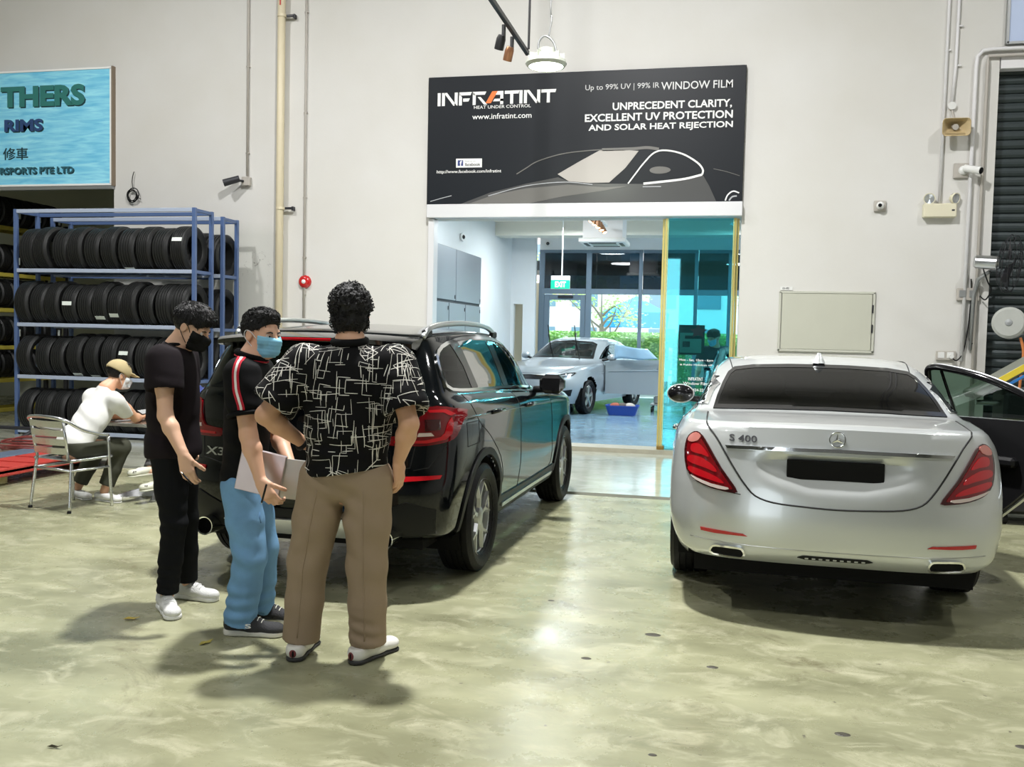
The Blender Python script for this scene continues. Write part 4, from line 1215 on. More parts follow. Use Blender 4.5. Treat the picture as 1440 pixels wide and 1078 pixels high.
        mb = MB(); mb.tube([(s_ * .76, 1.78, 1.0), (s_ * .90, 1.74, 1.03)], .022, 8); ob('mirror_arm', mb, M['black_plastic'], mm)
    c.decal('grille', [(-.36, .66), (.36, .66), (.30, .73), (0, .745), (-.30, .73)], 'y+', D, .006, .04)
    c.decal('lower_grille', [(-.42, .28), (.42, .28), (.38, .46), (-.38, .46)], 'y+', M['black_plastic'], .006, .05)
    c.seam('bonnet_gap', [(-.70, .90), (-.62, .84), (-.45, .775), (0, .77), (.45, .775), (.62, .84), (.70, .90)], 'y+', S, .003, smooth=3)
    for x in (-.46, .10):
        mb = MB(); mb.tube([(x, 2.20, .99), (x + .01, 2.36, 1.30), (x + .02, 2.44, 1.50)], .011, 6); wa = ob('wiper', mb, M['black_plastic'], root, smooth=True)
        mb = MB(); mb.tube([(x + .02, 2.47, 1.68), (x + .03, 2.30, 1.20)], .009, 6); ob('wiper_blade', mb, M['rubber'], wa)
    mb = MB(); mb.box((0, 1.2, .28), (1.4, 3.6, .12)); ob('underbody', mb, M['dark_void'], root)
    mb = MB(); mb.box((0, .8, .38), (1.4, 2.2, .06)); mb.box((0, 1.95, .93), (1.3, .4, .14), .04); ob('cabin_lining', mb, M['leather'], root)
    for x in (-.36, .36): seat(root, x, 1.15, .52, M['leather'], .46); seat(root, x, .35, .55, M['leather'], .46)
    liner(root, 0, .33, .39, .55, .83, M['dark_void']); liner(root, 2.65, .33, .39, .55, .83, M['dark_void'])
    for x in (-1, 1):
        for y in (0, 2.65):
            wheel(root, (x * .765, y, .325), x, .325, .22, .225, (5, 'twin'), M['rubber'], M['alloy'], M['alloy_dark'])
    # open door (driver side = local -x)
    R = Matrix.Translation(Vector((-.885, 1.90, 0))) @ Matrix.Rotation(-math.radians(62), 4, 'Z')
    def dob(name, mb, m, parent=None, smooth=False): mb.xf(np.array(R)); return ob(name, mb, m, parent or root, smooth=smooth)
    pan = [(0, .36), (-1.05, .34), (-1.18, .50), (-1.26, .80), (-1.28, 1.04), (-.2, 1.02), (0, .98)]
    mb = MB(); mb.prism(pan, (-.02, 0, 0), (0, 1, 0), (0, 0, 1), (.07, 0, 0)); d = dob('open_door', mb, B)
    mb = MB(); mb.prism([(p[0] * .96 - .02, .37 + (p[1] - .34) * .95) for p in pan], (.05, 0, 0), (0, 1, 0), (0, 0, 1), (.05, 0, 0)); dob('door_trim', mb, M['leather'], d)
    mb = MB(); mb.tube([(-.035, -.05, .80), (-.035, -1.22, .84)], .008, 6); dob('door_crease', mb, B, d)
    mb = MB(); mb.tube([(-.03, -1.18, .86), (-.055, -1.16, .86), (-.055, -1.04, .86), (-.03, -1.02, .86)], .012, 8); dob('door_handle', mb, M['satin'], d)
    return root, c
coupe_root, coupe_car = build_coupe()
mb = MB()
mb.add([(x, y, z + .012 * math.sin(9 * x + 5 * z) ) for x, y, z in [(.0 + .9 * u * (1 - .25 * v), .10 * u * u - .10 * v + .03 * math.sin(7 * u), .30 * v * (1 - .3 * u)) for v in np.linspace(0, 1, 7) for u in np.linspace(0, 1, 12)]], [(i * 12 + j, i * 12 + j + 1, i * 12 + j + 13, i * 12 + j + 12) for i in range(6) for j in range(11)])
fs = ob('protective_sheet', mb, mat('pale_blue_film', (.42, .62, .78), .2, 0, .5), None, True, loc=(-2.10, 19.12, 1.17), rz=.12)
fs.modifiers.new('thickness', 'SOLIDIFY').thickness = .004
tag(fs, 'crumpled pale blue plastic film draped over the open door of the silver coupe', 'film')
# ---------------------------------------------------------------- signs and fittings on the back wall
def P3(x, z, y=13.07): return (x, y, z)
def polyprint(name, pts, y, m, parent, t=.003):
    mb = MB(); mb.prism([(p[0], p[1]) for p in pts], (0, y, 0), (1, 0, 0), (0, 0, 1), (0, -t, 0)); return ob(name, mb, m, parent)
def stroke(name, pts, y, w, m, parent, closed=False, smooth=5):
    Q = crom(pts, smooth, closed); n = len(Q); V = []; F = []
    for i in range(n):
        a = Q[(i + 1) % n] if closed or i < n - 1 else Q[i]; b = Q[i - 1] if closed or i > 0 else Q[i]
        t = nrm(a - b); nn = np.array([-t[1], t[0]]); ww = w if not hasattr(w, '__len__') else w[0] + (w[1] - w[0]) * i / n
        for s in (1, -1):
            q = Q[i] + nn * ww / 2 * s; V.append((q[0], y - .004, q[1]))
    for i in range(n if closed else n - 1):
        j = (i + 1) % n; F.append((2 * i, 2 * i + 1, 2 * j + 1, 2 * j))
    mb = MB(); mb.add(V, F); return ob(name, mb, m, parent)

M['sign_black'] = mat('sign_black', (.006, .0085, .0125), .45, 0, 0, spec=.3)
M['sign_white'] = mat('sign_white', (.86, .86, .84), .5)
M['sign_grey'] = mat('sign_grey', (.42, .43, .45), .5)
M['print_grey'] = mat('print_grey', (.075, .075, .075), .3)
M['print_grey2'] = mat('print_grey_light', (.16, .155, .145), .3)
M['print_glass'] = mat('print_glass', (.46, .43, .40), .35)
M['orange'] = mat('print_orange', (.80, .18, .03), .5)

# black window-film sign
sg = thing('shop_sign', 'large black window film sign board with a car picture above the showroom doorway', 'sign', (-1.992, 13.04, 3.482))
SX, SZ, SYY = 1.992, -3.482, -.048
def S2(pts): return [(p[0] + SX, p[1] + SZ) for p in pts]
mb = MB(); mb.box((0, -.009, .9135), (4.471, .078, 1.827), .006); ob('panel', mb, M['sign_black'], sg)
def stx(name, s, x0, x1, z0, z1, m=None, bold=.0, shear=0): return text_wall(name, s, x0 + SX, x1 + SX, z0 + SZ, z1 + SZ, SYY, m or M['sign_white'], sg, bold=bold, shear=shear, split=name in ('headline', 'slogan'))
# logo letters drawn as heavy strokes
def logo(x0, z0, h, adv, letters):
    t = h * .24
    for ch in letters:
        w = adv[ch[0]]; pcs = []
        if ch[0] == 'I': pcs = [[(0, 0), (t, 0), (t, 1 * h), (0, h)]]
        if ch[0] == 'N': pcs = [[(0, 0), (t, 0), (t, h), (0, h)], [(t * .6, h), (t * 1.7, h), (w - t * .3, 0), (w - t * 1.4, 0)], [(w - t, 0), (w, 0), (w, h), (w - t, h)]]
        if ch[0] == 'F': pcs = [[(0, 0), (t, 0), (t, h * .62), (0, h)], [(0, h), (w, h), (w - t * .4, h - t), (t * .2, h - t)], [(t * 1.4, h * .52), (w * .85, h * .52), (w * .75, h * .52 - t), (t * 1.4, h * .52 - t)]]
        if ch[0] == 'R': pcs = [[(0, 0), (t, 0), (t, h * .72), (0, h)], [(0, h), (w, h), (w - t * .5, h - t), (t * .2, h - t)], [(t * 1.6, h * .60), (t * 2.6, h * .60), (w * 1.08, 0), (w * 1.08 - t * 1.1, 0)]]
        if ch[0] == 'A': pcs = [[(w * .60, h), (w, h), (w, 0), (w - t, 0), (w - t, h * .72), (w * .48, h * .72)], [(w * .42, h * .42), (w, h * .42), (w, h * .42 - t * .8), (w * .32, h * .42 - t * .8)]]
        if ch[0] == 'T': pcs = [[(0, h - t), (w, h - t), (w + t * .3, h), (0, h)], [(w * .40, 0), (w * .40 + t, 0), (w * .40 + t, h - t), (w * .40, h - t)]]
        for pc in pcs: polyprint('logo_letter', S2([(x0 + a, z0 + b) for a, b in pc]), SYY, M['sign_white'], sg)
        if ch[0] == 'A': polyprint('logo_flash', S2([(x0 - w * .18, z0 + h * .10), (x0 + w * .18, z0 + h * .10), (x0 + w * .62, z0 + h), (x0 + w * .26, z0 + h)]), SYY - .001, M['orange'], sg)
        x0 += w + ch[1]
    return x0
adv = dict(I=.045, N=.235, F=.19, R=.20, A=.22, T=.20)
logo(-4.085, 4.895, .185, adv, [('I', .02), ('N', .02), ('F', .015), ('R', .03), ('A', .02), ('T', .015), ('I', .02), ('N', .015), ('T', 0)])
stx('tagline', 'HEAT UNDER CONTROL', -3.54, -2.707, 4.838, 4.882, bold=.004)
stx('web_address', 'www.infratint.com', -3.562, -2.694, 4.690, 4.768, bold=.006)
polyprint('social_badge', S2([(-3.79, 4.011), (-3.404, 4.009), (-3.406, 4.134), (-3.792, 4.138)]), SYY, M['sign_white'], sg)
polyprint('social_icon', S2([(-3.765, 4.035), (-3.685, 4.035), (-3.685, 4.115), (-3.765, 4.115)]), SYY - .003, mat('icon_blue', (.03, .05, .20), .5), sg)
text_wall('icon_letter', 'f', -3.735 + SX, -3.70 + SX, 4.035 + SZ, 4.108 + SZ, SYY - .006, M['sign_white'], sg, bold=.02)
text_wall('social_name', 'facebook', -3.655 + SX, -3.43 + SX, 4.03 + SZ, 4.075 + SZ, SYY - .003, M['sign_black'], sg, bold=.004)
text_wall('social_line', 'Find us on', -3.655 + SX, -3.50 + SX, 4.088 + SZ, 4.11 + SZ, SYY - .003, M['sign_grey'], sg)
stx('page_address', 'http://www.facebook.com/infratint', -4.079, -3.118, 3.920, 3.978, bold=.004)
stx('headline', 'Up to 99% UV | 99% IR', -1.935, -.913, 5.022, 5.118, mat('print_silver', (.62, .62, .62), .5))
stx('headline', 'WINDOW FILM', -.887, .069, 5.012, 5.118, mat('print_silver_bright', (.70, .70, .70), .5), bold=.006)
stx('slogan', 'UNPRECEDENT CLARITY,', -1.547, .066, 4.742, 4.862, bold=.022)
stx('slogan', 'EXCELLENT UV PROTECTION', -1.931, .082, 4.608, 4.714, bold=.022)
stx('slogan', 'AND SOLAR HEAT REJECTION', -1.877, .087, 4.459, 4.568, bold=.022)
# printed car
polyprint('car_print', S2([(-3.71, 3.490), (-3.27, 3.649), (-2.75, 3.767), (-2.29, 3.85), (-2.10, 3.774), (-1.60, 3.75), (-1.10, 3.74), (-.53, 3.79), (-.29, 3.85), (-.20, 3.70), (-.10, 3.490)]), SYY, M['print_grey'], sg)
polyprint('car_print', S2([(-3.60, 3.490), (-3.20, 3.62), (-2.75, 3.70), (-2.15, 3.745), (-1.63, 3.70), (-1.30, 3.714), (-1.632, 3.655), (-2.233, 3.577), (-2.70, 3.490)]), SYY - .003, M['print_grey2'], sg)
polyprint('windscreen_print', S2([(-2.299, 3.893), (-2.0, 4.06), (-1.713, 4.211), (-1.40, 4.212), (-1.169, 4.193), (-1.35, 3.96), (-1.568, 3.766), (-1.85, 3.765), (-2.137, 3.791)]), SYY - .003, M['print_glass'], sg)
swp = [(-1.304, 3.746), (-1.209, 3.875), (-1.099, 4.019), (-.957, 4.162), (-.796, 4.191), (-.57, 4.138), (-.375, 4.022), (-.293, 3.924), (-.30, 3.854), (-.528, 3.80), (-.816, 3.768), (-1.091, 3.743)]
stroke('window_line', S2(swp[:9]), SYY - .004, (.018, .026), M['sign_white'], sg)
stroke('window_line', S2(swp[8:]), SYY - .004, .030, M['sign_white'], sg)
stroke('roof_line', S2([(-2.892, 3.903), (-2.756, 3.984), (-2.586, 4.08), (-2.248, 4.173), (-1.913, 4.209), (-1.68, 4.22)]), SYY - .002, .014, M['print_grey2'], sg)
stroke('roof_line', S2([(-1.68, 4.22), (-1.252, 4.224), (-1.056, 4.235), (-.894, 4.21)]), SYY - .002, .04, M['print_grey2'], sg)
stroke('bonnet_line', S2([(-3.30, 3.60), (-2.75, 3.735), (-2.2, 3.78), (-1.8, 3.74)]), SYY - .006, .012, M['sign_grey'], sg)
polyprint('mirror_print', S2([(-.885 + .16 * math.cos(a) * (1.0 if math.cos(a) > 0 else .8), 3.925 + .05 * math.sin(a)) for a in np.linspace(0, 2 * PI, 20, endpoint=False)]), SYY - .003, M['print_grey2'], sg)
stroke('wheel_line', S2([(.02 + .0, 3.500), (.05, 3.575), (.12, 3.625), (.20, 3.60)]), SYY - .003, .018, M['sign_white'], sg)
stroke('wheel_line', S2([(.07, 3.500), (.11, 3.55), (.17, 3.56)]), SYY - .003, .02, M['sign_grey'], sg)
stroke('panel_line', S2([(-.15, 3.93), (.02, 3.89), (.20, 3.83)]), SYY - .001, .008, M['print_grey2'], sg)
stroke('panel_line', S2([(-4.17, 3.53), (-4.0, 3.575), (-3.85, 3.61)]), SYY - .001, .010, M['sign_grey'], sg)
stroke('sill_line', S2([(-1.10, 3.70), (-.95, 3.70), (-.85, 3.70)]), SYY - .004, .012, M['sign_grey'], sg)

# blue tyre-shop sign
wv = mat('blue_water_print', (.20, .58, .82), .35)
nt = wv.node_tree; b_ = nt.nodes['Principled BSDF']; tcn = nt.nodes.new('ShaderNodeTexCoord'); mpn = nt.nodes.new('ShaderNodeMapping'); mpn.inputs['Scale'].default_value = (1.4, 1, 11)
nn_ = nt.nodes.new('ShaderNodeTexNoise'); nn_.inputs['Scale'].default_value = 1.6; nn_.inputs['Detail'].default_value = 5; nn_.inputs['Distortion'].default_value = .6
rr_ = nt.nodes.new('ShaderNodeValToRGB'); rr_.color_ramp.elements[0].position = .35; rr_.color_ramp.elements[0].color = (.16, .56, .82, 1); rr_.color_ramp.elements[1].position = .68; rr_.color_ramp.elements[1].color = (.36, .82, .98, 1)
nt.links.new(tcn.outputs['Object'], mpn.inputs[0]); nt.links.new(mpn.outputs[0], nn_.inputs['Vector']); nt.links.new(nn_.outputs['Fac'], rr_.inputs[0]); nt.links.new(rr_.outputs[0], b_.inputs['Base Color'])
bs = thing('shop_sign', 'pale blue tyre and rims shop sign at the left edge above the tyre racks', 'sign', (-11.75, 13.04, 3.84))
BX, BZ = 11.75, -3.84
mb = MB(); mb.box((0, 0, .925), (4.6, .06, 1.80), .004); ob('panel', mb, wv, bs)
mb = MB()
fr = [(0, -.033, 1.832, 4.6, .03), (0, -.033, .018, 4.6, .03)]
for i, (x, y, z, w, h_) in enumerate(fr): mb = MB(); mb.box((x, y, z), (w, .012, h_)); ob('border', mb, M['sign_white'], bs)
mb = MB(); mb.box((2.287, -.033, .925), (.03, .012, 1.80)); ob('border', mb, M['sign_white'], bs)
mb = MB(); mb.box((0, .0, -.03), (4.62, .08, .05)); ob('bottom_rail', mb, M['steel_grey'], bs)
mb = MB(); mb.box((2.315, .0, .925), (.03, .08, 1.86)); ob('side_rail', mb, mat('sign_edge_brown', (.22, .17, .12), .6), bs)
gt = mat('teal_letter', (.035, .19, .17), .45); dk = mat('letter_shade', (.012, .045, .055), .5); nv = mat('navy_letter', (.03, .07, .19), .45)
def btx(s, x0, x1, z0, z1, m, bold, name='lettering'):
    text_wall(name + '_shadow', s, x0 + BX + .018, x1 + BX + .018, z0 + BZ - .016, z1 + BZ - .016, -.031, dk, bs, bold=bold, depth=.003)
    text_wall(name, s, x0 + BX, x1 + BX, z0 + BZ, z1 + BZ, -.031, m, bs, bold=bold, depth=.009, split=True)
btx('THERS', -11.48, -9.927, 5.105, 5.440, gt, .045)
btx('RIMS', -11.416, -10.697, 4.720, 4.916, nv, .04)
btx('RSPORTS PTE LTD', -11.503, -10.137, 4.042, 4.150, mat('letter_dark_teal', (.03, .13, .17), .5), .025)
text_wall('characters', '修車', -11.447 + BX, -10.978 + BX, 4.272 + BZ, 4.466 + BZ, -.031, dk, bs, bold=.008, depth=.006, split=True)

# pale blue panel at the far upper right
tg = thing('sign_panel', 'pale blue sign panel in the upper right corner above the shutter', 'sign', (5.0, 13.04, 5.46))
mb = MB(); mb.box((0, 0, .6), (3.10, .05, 1.2), .004); ob('panel', mb, mat('pale_blue_panel', (.46, .55, .76), .4), tg)
mb = MB(); mb.box((-1.555, -.01, .6), (.03, .07, 1.24)); ob('frame_edge', mb, M['steel_grey'], tg)
mb = MB(); mb.box((0, -.01, -.01), (3.12, .07, .03)); ob('frame_edge', mb, M['steel_grey'], tg)

# pipes and conduits
def conduit(name, pts, r, m, label, clips=(), clipm=None, cat='pipe'):
    root = thing(name, label, cat, pts[0])
    o = vec(*pts[0]); mb = MB(); mb.tube([vec(*p) - o for p in pts], r, 12); ob('run', mb, m, root, smooth=True)
    for z in clips:
        mb = MB(); x = pts[0][0]; mb.box((0, .01, z - o[2]), (r * 3.4, r * 2.4, .022), .004); ob('clip', mb, clipm or m, root)
    return root
conduit('wall_pipe', [(-6.53, 12.97, 9.1), (-6.55, 12.97, 0)], .058, M['cream_pipe'], 'thick cream vertical pipe with bracket arms on the back wall', ())
for z in (6.30, 3.45):
    br = thing('pipe_bracket', 'small steel bracket on the cream pipe ' + ('near the top of the wall' if z > 5 else 'level with the doorway track'), 'bracket', (-6.53, 12.97, z))
    mb = MB(); mb.lathe([(.060, -.02), (.068, -.02), (.068, .02), (.060, .02)], 20, closed=True); ob('clamp', mb, M['cream_pipe'], br)
    mb = MB(); mb.box((.12, .02, 0), (.11, .03, .035), .004); ob('arm', mb, M['dark_metal'], br)
    mb = MB(); mb.box((.18, .06, 0), (.03, .075, .06), .004); ob('base_plate', mb, M['dark_metal'], br)
rm = MB(); rm.box((0, 0, 0), (.018, .006, .16)); tag(ob('pipe_marking', rm, mat('red_mark', (.55, .05, .04), .6), loc=(-6.53, 12.909, 6.52)), 'small red marking on the cream pipe at the top', 'marking')
conduit('conduit', [(-7.12, 13.045, 9.1), (-7.12, 13.045, 3.95)], .018, M['conduit'], 'thin grey conduit running down to the left security camera', (5.6, 4.3))
conduit('conduit', [(-6.17, 13.045, 9.1), (-6.17, 13.045, 1.2)], .017, M['conduit'], 'thin grey conduit beside the red alarm bell', (6.36, 4.88, 3.62, 2.72, 1.6))
conduit('conduit', [(2.89, 13.045, 9.1), (2.86, 13.045, 5.2), (2.835, 13.045, 4.70)], .020, M['conduit_white'], 'white conduit running down to the horn loudspeaker', (5.7, 5.2))
conduit('conduit', [(2.76, 13.045, 9.1), (2.74, 13.045, 3.45)], .020, M['conduit_white'], 'white conduit running down to the twin emergency light', (5.4, 4.5))
conduit('conduit', [(7.5, 13.03, 5.385), (3.30, 13.03, 5.385), (3.17, 13.03, 5.37), (3.11, 13.03, 5.30), (3.10, 13.03, 5.15), (3.085, 13.03, 1.40)], .026, M['conduit_white'], 'white conduit bending across above the shutter and down the wall', (4.9, 4.7, 3.4, 2.0))
conduit('conduit', [(7.5, 13.03, 5.30), (3.24, 13.03, 5.30), (3.235, 13.03, 5.20), (3.225, 13.03, 0)], .022, M['conduit'], 'grey brown conduit nearest the shutter', (5.1, 2.1))

# CCTV cameras
cc = thing('security_camera', 'black bullet security camera beside the thin conduit on the left', 'camera', (-7.13, 13.07, 3.87))
mb = MB(); mb.box((0, -.035, 0), (.135, .07, .135), .008); ob('junction_box', mb, M['conduit'], cc)
mb = MB(); mb.tube([(-.03, -.07, 0), (-.09, -.14, .0)], .018, 8); ob('arm', mb, M['dark_metal'], cc)
mb = MB(); mb.cyl((-.07, -.12, .03), (-.28, -.22, -.05), .050, .055, 18); ob('body', mb, M['dark_metal'], cc, 'auto')
mb = MB(); mb.cyl((-.281, -.2205, -.0505), (-.283, -.2215, -.0513), .046, .046, 18); ob('lens', mb, M['black_gloss'], cc)
cc = thing('security_camera', 'white bullet security camera next to the pipes by the shutter', 'camera', (3.005, 13.07, 3.86))
mb = MB(); mb.box((-.02, -.02, 0), (.19, .04, .19), .006); ob('back_plate', mb, M['conduit'], cc)
mb = MB(); mb.lathe([(.06, 0), (.055, .03), (.0, .035)], 18, c=(0, -.04, .0), ax=(0, -1, 0)); ob('mount', mb, M['offwhite'], cc, True)
mb = MB(); mb.cyl((.0, -.10, .02), (.16, -.24, -.04), .045, .050, 18); ob('body', mb, M['offwhite'], cc, 'auto')
mb = MB(); mb.cyl((.161, -.241, -.0405), (.164, -.244, -.0416), .042, .042, 18); ob('lens', mb, M['black_gloss'], cc)
cc = thing('security_camera', 'small round turret security camera on the wall right of the sign', 'camera', (2.01, 13.07, 3.416))
mb = MB(); mb.box((0, -.02, 0), (.15, .04, .14), .006); ob('back_plate', mb, M['conduit'], cc)
mb = MB(); mb.sphere((0, -.07, 0), .052, 18, 12); ob('ball', mb, M['offwhite'], cc, True)
mb = MB(); mb.lathe([(.0, .004), (.022, .003), (.024, 0)], 16, c=(-.012, -.119, -.002), ax=(-.1, -1, 0)); ob('lens', mb, M['black_gloss'], cc)

# horn loudspeaker
hs = thing('horn_loudspeaker', 'beige horn loudspeaker hanging below a round box on the right of the wall', 'loudspeaker', (2.86, 13.07, 4.40))
mb = MB(); mb.lathe([(.05, 0), (.05, .045), (.0, .045)], 18, c=(-.025, 0, .29), ax=(0, -1, 0)); ob('round_box', mb, M['offwhite'], hs, 'auto')
mb = MB(); mb.tube([(-.02, -.02, .24), (-.01, -.05, .16), (0, -.06, .12)], .012, 8); ob('bracket', mb, M['conduit'], hs)
def rrect(w, h_, r, n=6):
    out = []
    for cx_, cz_, a0 in ((w - r, h_ - r, 0), (-w + r, h_ - r, PI / 2), (-w + r, -h_ + r, PI), (w - r, -h_ + r, 1.5 * PI)):
        for k in range(n): a = a0 + PI / 2 * k / (n - 1); out.append((cx_ + r * math.cos(a), cz_ + r * math.sin(a)))
    return out
V = []; F = []; rows = [(.04, .04, .03, .0, .09), (.07, .055, .03, -.05, .05), (.12, .085, .04, -.14, .02), (.170, .115, .05, -.22, -.02), (.162, .107, .05, -.215, -.02), (.11, .075, .035, -.14, .0), (.05, .04, .025, -.06, .03)]
for (w_, h_, r_, y_, z_) in rows: V += [(p[0], y_, p[1] + z_) for p in rrect(w_, h_, r_)]
n_ = 24
for k in range(len(rows) - 1):
    for i in range(n_): F.append((k * n_ + i, (k + 1) * n_ + i, (k + 1) * n_ + (i + 1) % n_, k * n_ + (i + 1) % n_))
F.append(tuple(range(n_))); F.append(tuple(range((len(rows) - 1) * n_, len(rows) * n_))[::-1])
mb = MB(); mb.add(V, F); ob('horn', mb, mat('horn_beige', (.48, .37, .20), .5), hs, True)
mb = MB(); mb.cyl((0, -.05, .02), (0, -.17, -.01), .032, .038, 14); ob('reflector_cone', mb, M['conduit'], hs, 'auto')

# twin emergency light
el = thing('emergency_light', 'cream twin-head emergency light box on the right of the wall', 'lamp', (2.735, 13.07, 3.345))
mb = MB(); mb.box((0, -.055, 0), (.40, .11, .18), .012); ob('box', mb, M['cream'], el)
mb = MB(); mb.box((.155, -.112, .0), (.035, .006, .02), .002); ob('indicator_window', mb, M['dark_metal'], el)
for sx_ in (-.13, .17):
    d_ = nrm(vec(-.25 if sx_ < 0 else .75, -1, -.25)); c_ = vec(sx_, -.075, .155)
    mb = MB(); mb.cyl((sx_, -.06, .085), tuple(c_), .016, .016, 10); ob('stem', mb, M['cream'], el)
    mb = MB(); mb.lathe([(0, -.05), (.045, -.045), (.072, 0), (.072, .03), (.064, .03), (.05, .0)], 22, c=c_, ax=d_); hd = ob('lamp_head', mb, M['cream'], el, 'auto')
    mb = MB(); mb.lathe([(.0, .016), (.064, .026)], 22, c=c_, ax=d_); ob('lens', mb, M['lamp_lens'], hd, True)

# alarm bell
ab = thing('alarm_bell', 'round red fire alarm bell on the wall behind the black car', 'bell', (-6.16, 13.07, 2.354))
mb = MB(); mb.lathe([(.0, .06), (.04, .062), (.085, .05), (.10, .02), (.10, 0)], 28, ax=(0, -1, 0)); ob('dome', mb, mat('alarm_red', (.50, .012, .012), .25, 0, .5), ab, True)
mb = MB(); mb.lathe([(.0, .012), (.032, .008), (.034, 0)], 18, c=(0, -.060, 0), ax=(0, -1, 0)); ob('centre_cap', mb, M['sign_white'], ab, True)
mb = MB(); mb.box((.0, -.02, -.14), (.03, .03, .12)); ob('cable_tail', mb, M['conduit'], ab)

# hanging coil of cable
co = thing('cable_coil', 'small coil of black cable hanging on the wall above the tyre rack', 'cable', (-9.08, 13.04, 3.68))
rng = random.Random(4)
for k in range(4):
    cxk, czk, rk = rng.uniform(-.02, .02), rng.uniform(-.02, .02), rng.uniform(.075, .10)
    mb = MB(); mb.tube([(cxk + rk * math.cos(a), -.01 - .008 * k, czk + 1.08 * rk * math.sin(a)) for a in np.linspace(0, 2 * PI, 30, endpoint=False)], .008, 6, closed=True); ob('loop', mb, M['black_plastic'], co, True)
mb = MB(); mb.tube(crom([(.0, -.01, .10), (-.01, -.02, .20), (0, -.02, .30), (.015, -.01, .37)], 5), .006, 6); ob('lead', mb, M['black_plastic'], co, True)
mb = MB(); mb.tube([(.08, -.02, -.03), (.14, -.02, -.06)], .006, 6); ob('loose_end', mb, M['black_plastic'], co)

# access panel
ap = thing('access_panel', 'flat grey service hatch with hinges on the wall behind the silver saloon', 'panel', (1.39, 13.07, 1.48))
G_ = mat('hatch_grey', (.50, .50, .42), .5, var=(3, .05)); E_ = mat('hatch_frame', (.52, .52, .45), .5)
mb = MB(); mb.box((.0, -.012, .405), (1.15, .024, .75), .003); ob('door_leaf', mb, G_, ap)
for (x, z, w, h_) in ((0, .795, 1.23, .03), (0, .012, 1.23, .03), (-.60, .40, .03, .80), (.60, .40, .03, .80)): mb = MB(); mb.box((x, -.016, z), (w, .032, h_), .004); ob('frame', mb, E_, ap)
for z in (.58, .32): mb = MB(); mb.box((.585, -.035, z), (.018, .02, .11), .004); ob('hinge', mb, M['dark_metal'], ap)
mb = MB(); mb.box((-.525, -.010, .845), (.16, .012, .05)); pl = ob('number_label', mb, M['offwhite'], ap)
text_wall('label_text', '01-02', -.575, -.49, .833, .858, -.0165, M['dark_metal'], pl, bold=.02, depth=.002)

# sockets
so = thing('socket', 'double power socket with a plugged-in adapter low on the wall beside the open car door', 'socket', (2.90, 13.07, 1.47))
mb = MB(); mb.box((0, -.02, 0), (.24, .04, .12), .006); ob('plate', mb, M['conduit'], so)
for x in (-.06, .05): mb = MB(); mb.box((x, -.042, .005), (.08, .008, .08), .003); ob('outlet', mb, M['offwhite'], so)
mb = MB(); mb.lathe([(.0, .06), (.028, .06), (.032, 0)], 16, c=(.055, -.04, -.01), ax=(0, -1, 0)); ob('plug', mb, M['offwhite'], so, 'auto')
mb = MB(); mb.tube(crom([(.055, -.09, -.02), (.12, -.08, -.06), (.20, -.05, .05), (.25, -.03, .35), (.27, -.03, .75), (.26, -.03, 1.0)], 6), .008, 6); ob('flex', mb, M['black_plastic'], so, True)
mb = MB(); mb.tube(crom([(.30, -.03, .30), (.27, -.04, .22), (.30, -.05, .16), (.33, -.04, .24), (.34, -.03, .60), (.33, -.02, .95)], 6), .007, 6); ob('spare_flex', mb, M['black_plastic'], so, True)
sb = thing('switch_box', 'grey switch box between the pipes beside the shutter', 'switch', (3.13, 13.07, 2.27))
mb = MB(); mb.box((0, -.03, 0), (.27, .05, .16), .006); ob('plate', mb, M['conduit'], sb)
for x in (-.07, .05): mb = MB(); mb.box((x, -.060, .005), (.08, .012, .09), .003); ob('switch', mb, M['steel_grey'], sb)

# wall fan
wf = thing('wall_fan', 'industrial wall fan with a silver motor and wire cage in front of the shutter', 'fan', (3.20, 13.07, 2.30))
mb = MB(); mb.tube([(-.01, -.03, -.75), (-.01, -.06, -.05), (.02, -.12, .16), (.12, -.25, .25)], .024, 8); ob('bracket', mb, M['steel_grey'], wf, True)
ax_ = nrm(vec(.90, -.42, -.10)); c0 = vec(.09, -.30, .36)
mb = MB(); mb.lathe([(.0, -.17), (.06, -.17), (.085, -.14), (.09, .10), (.07, .13), (.0, .13)], 26, c=c0, ax=ax_); ob('motor', mb, M['satin'], wf, 'auto')
cf_ = c0 + ax_ * .22; u_, v_, _ = frame(ax_); R_ = .36
mb = MB()
for rr_k, dd in ((R_, .0), (R_ * .97, .07), (R_ * .75, .11), (R_ * .45, .13), (R_ * .15, .14), (R_ * .75, -.07), (R_ * .45, -.09)):
    mb.tube([cf_ + ax_ * dd + rr_k * (math.cos(a) * u_ + math.sin(a) * v_) for a in np.linspace(0, 2 * PI, 36, endpoint=False)], .004, 5, closed=True)
for k in range(16):
    a = 2 * PI * k / 16; e = math.cos(a) * u_ + math.sin(a) * v_
    mb.tube([cf_ - ax_ * .09 + e * R_ * .3, cf_ - ax_ * .07 + e * R_ * .75, cf_ + e * R_, cf_ + ax_ * .07 + e * R_ * .97, cf_ + ax_ * .11 + e * R_ * .75, cf_ + ax_ * .14 + e * R_ * .15], .0024, 4)
tag(ob('cage', mb, M['dark_metal'], wf), kind='stuff')
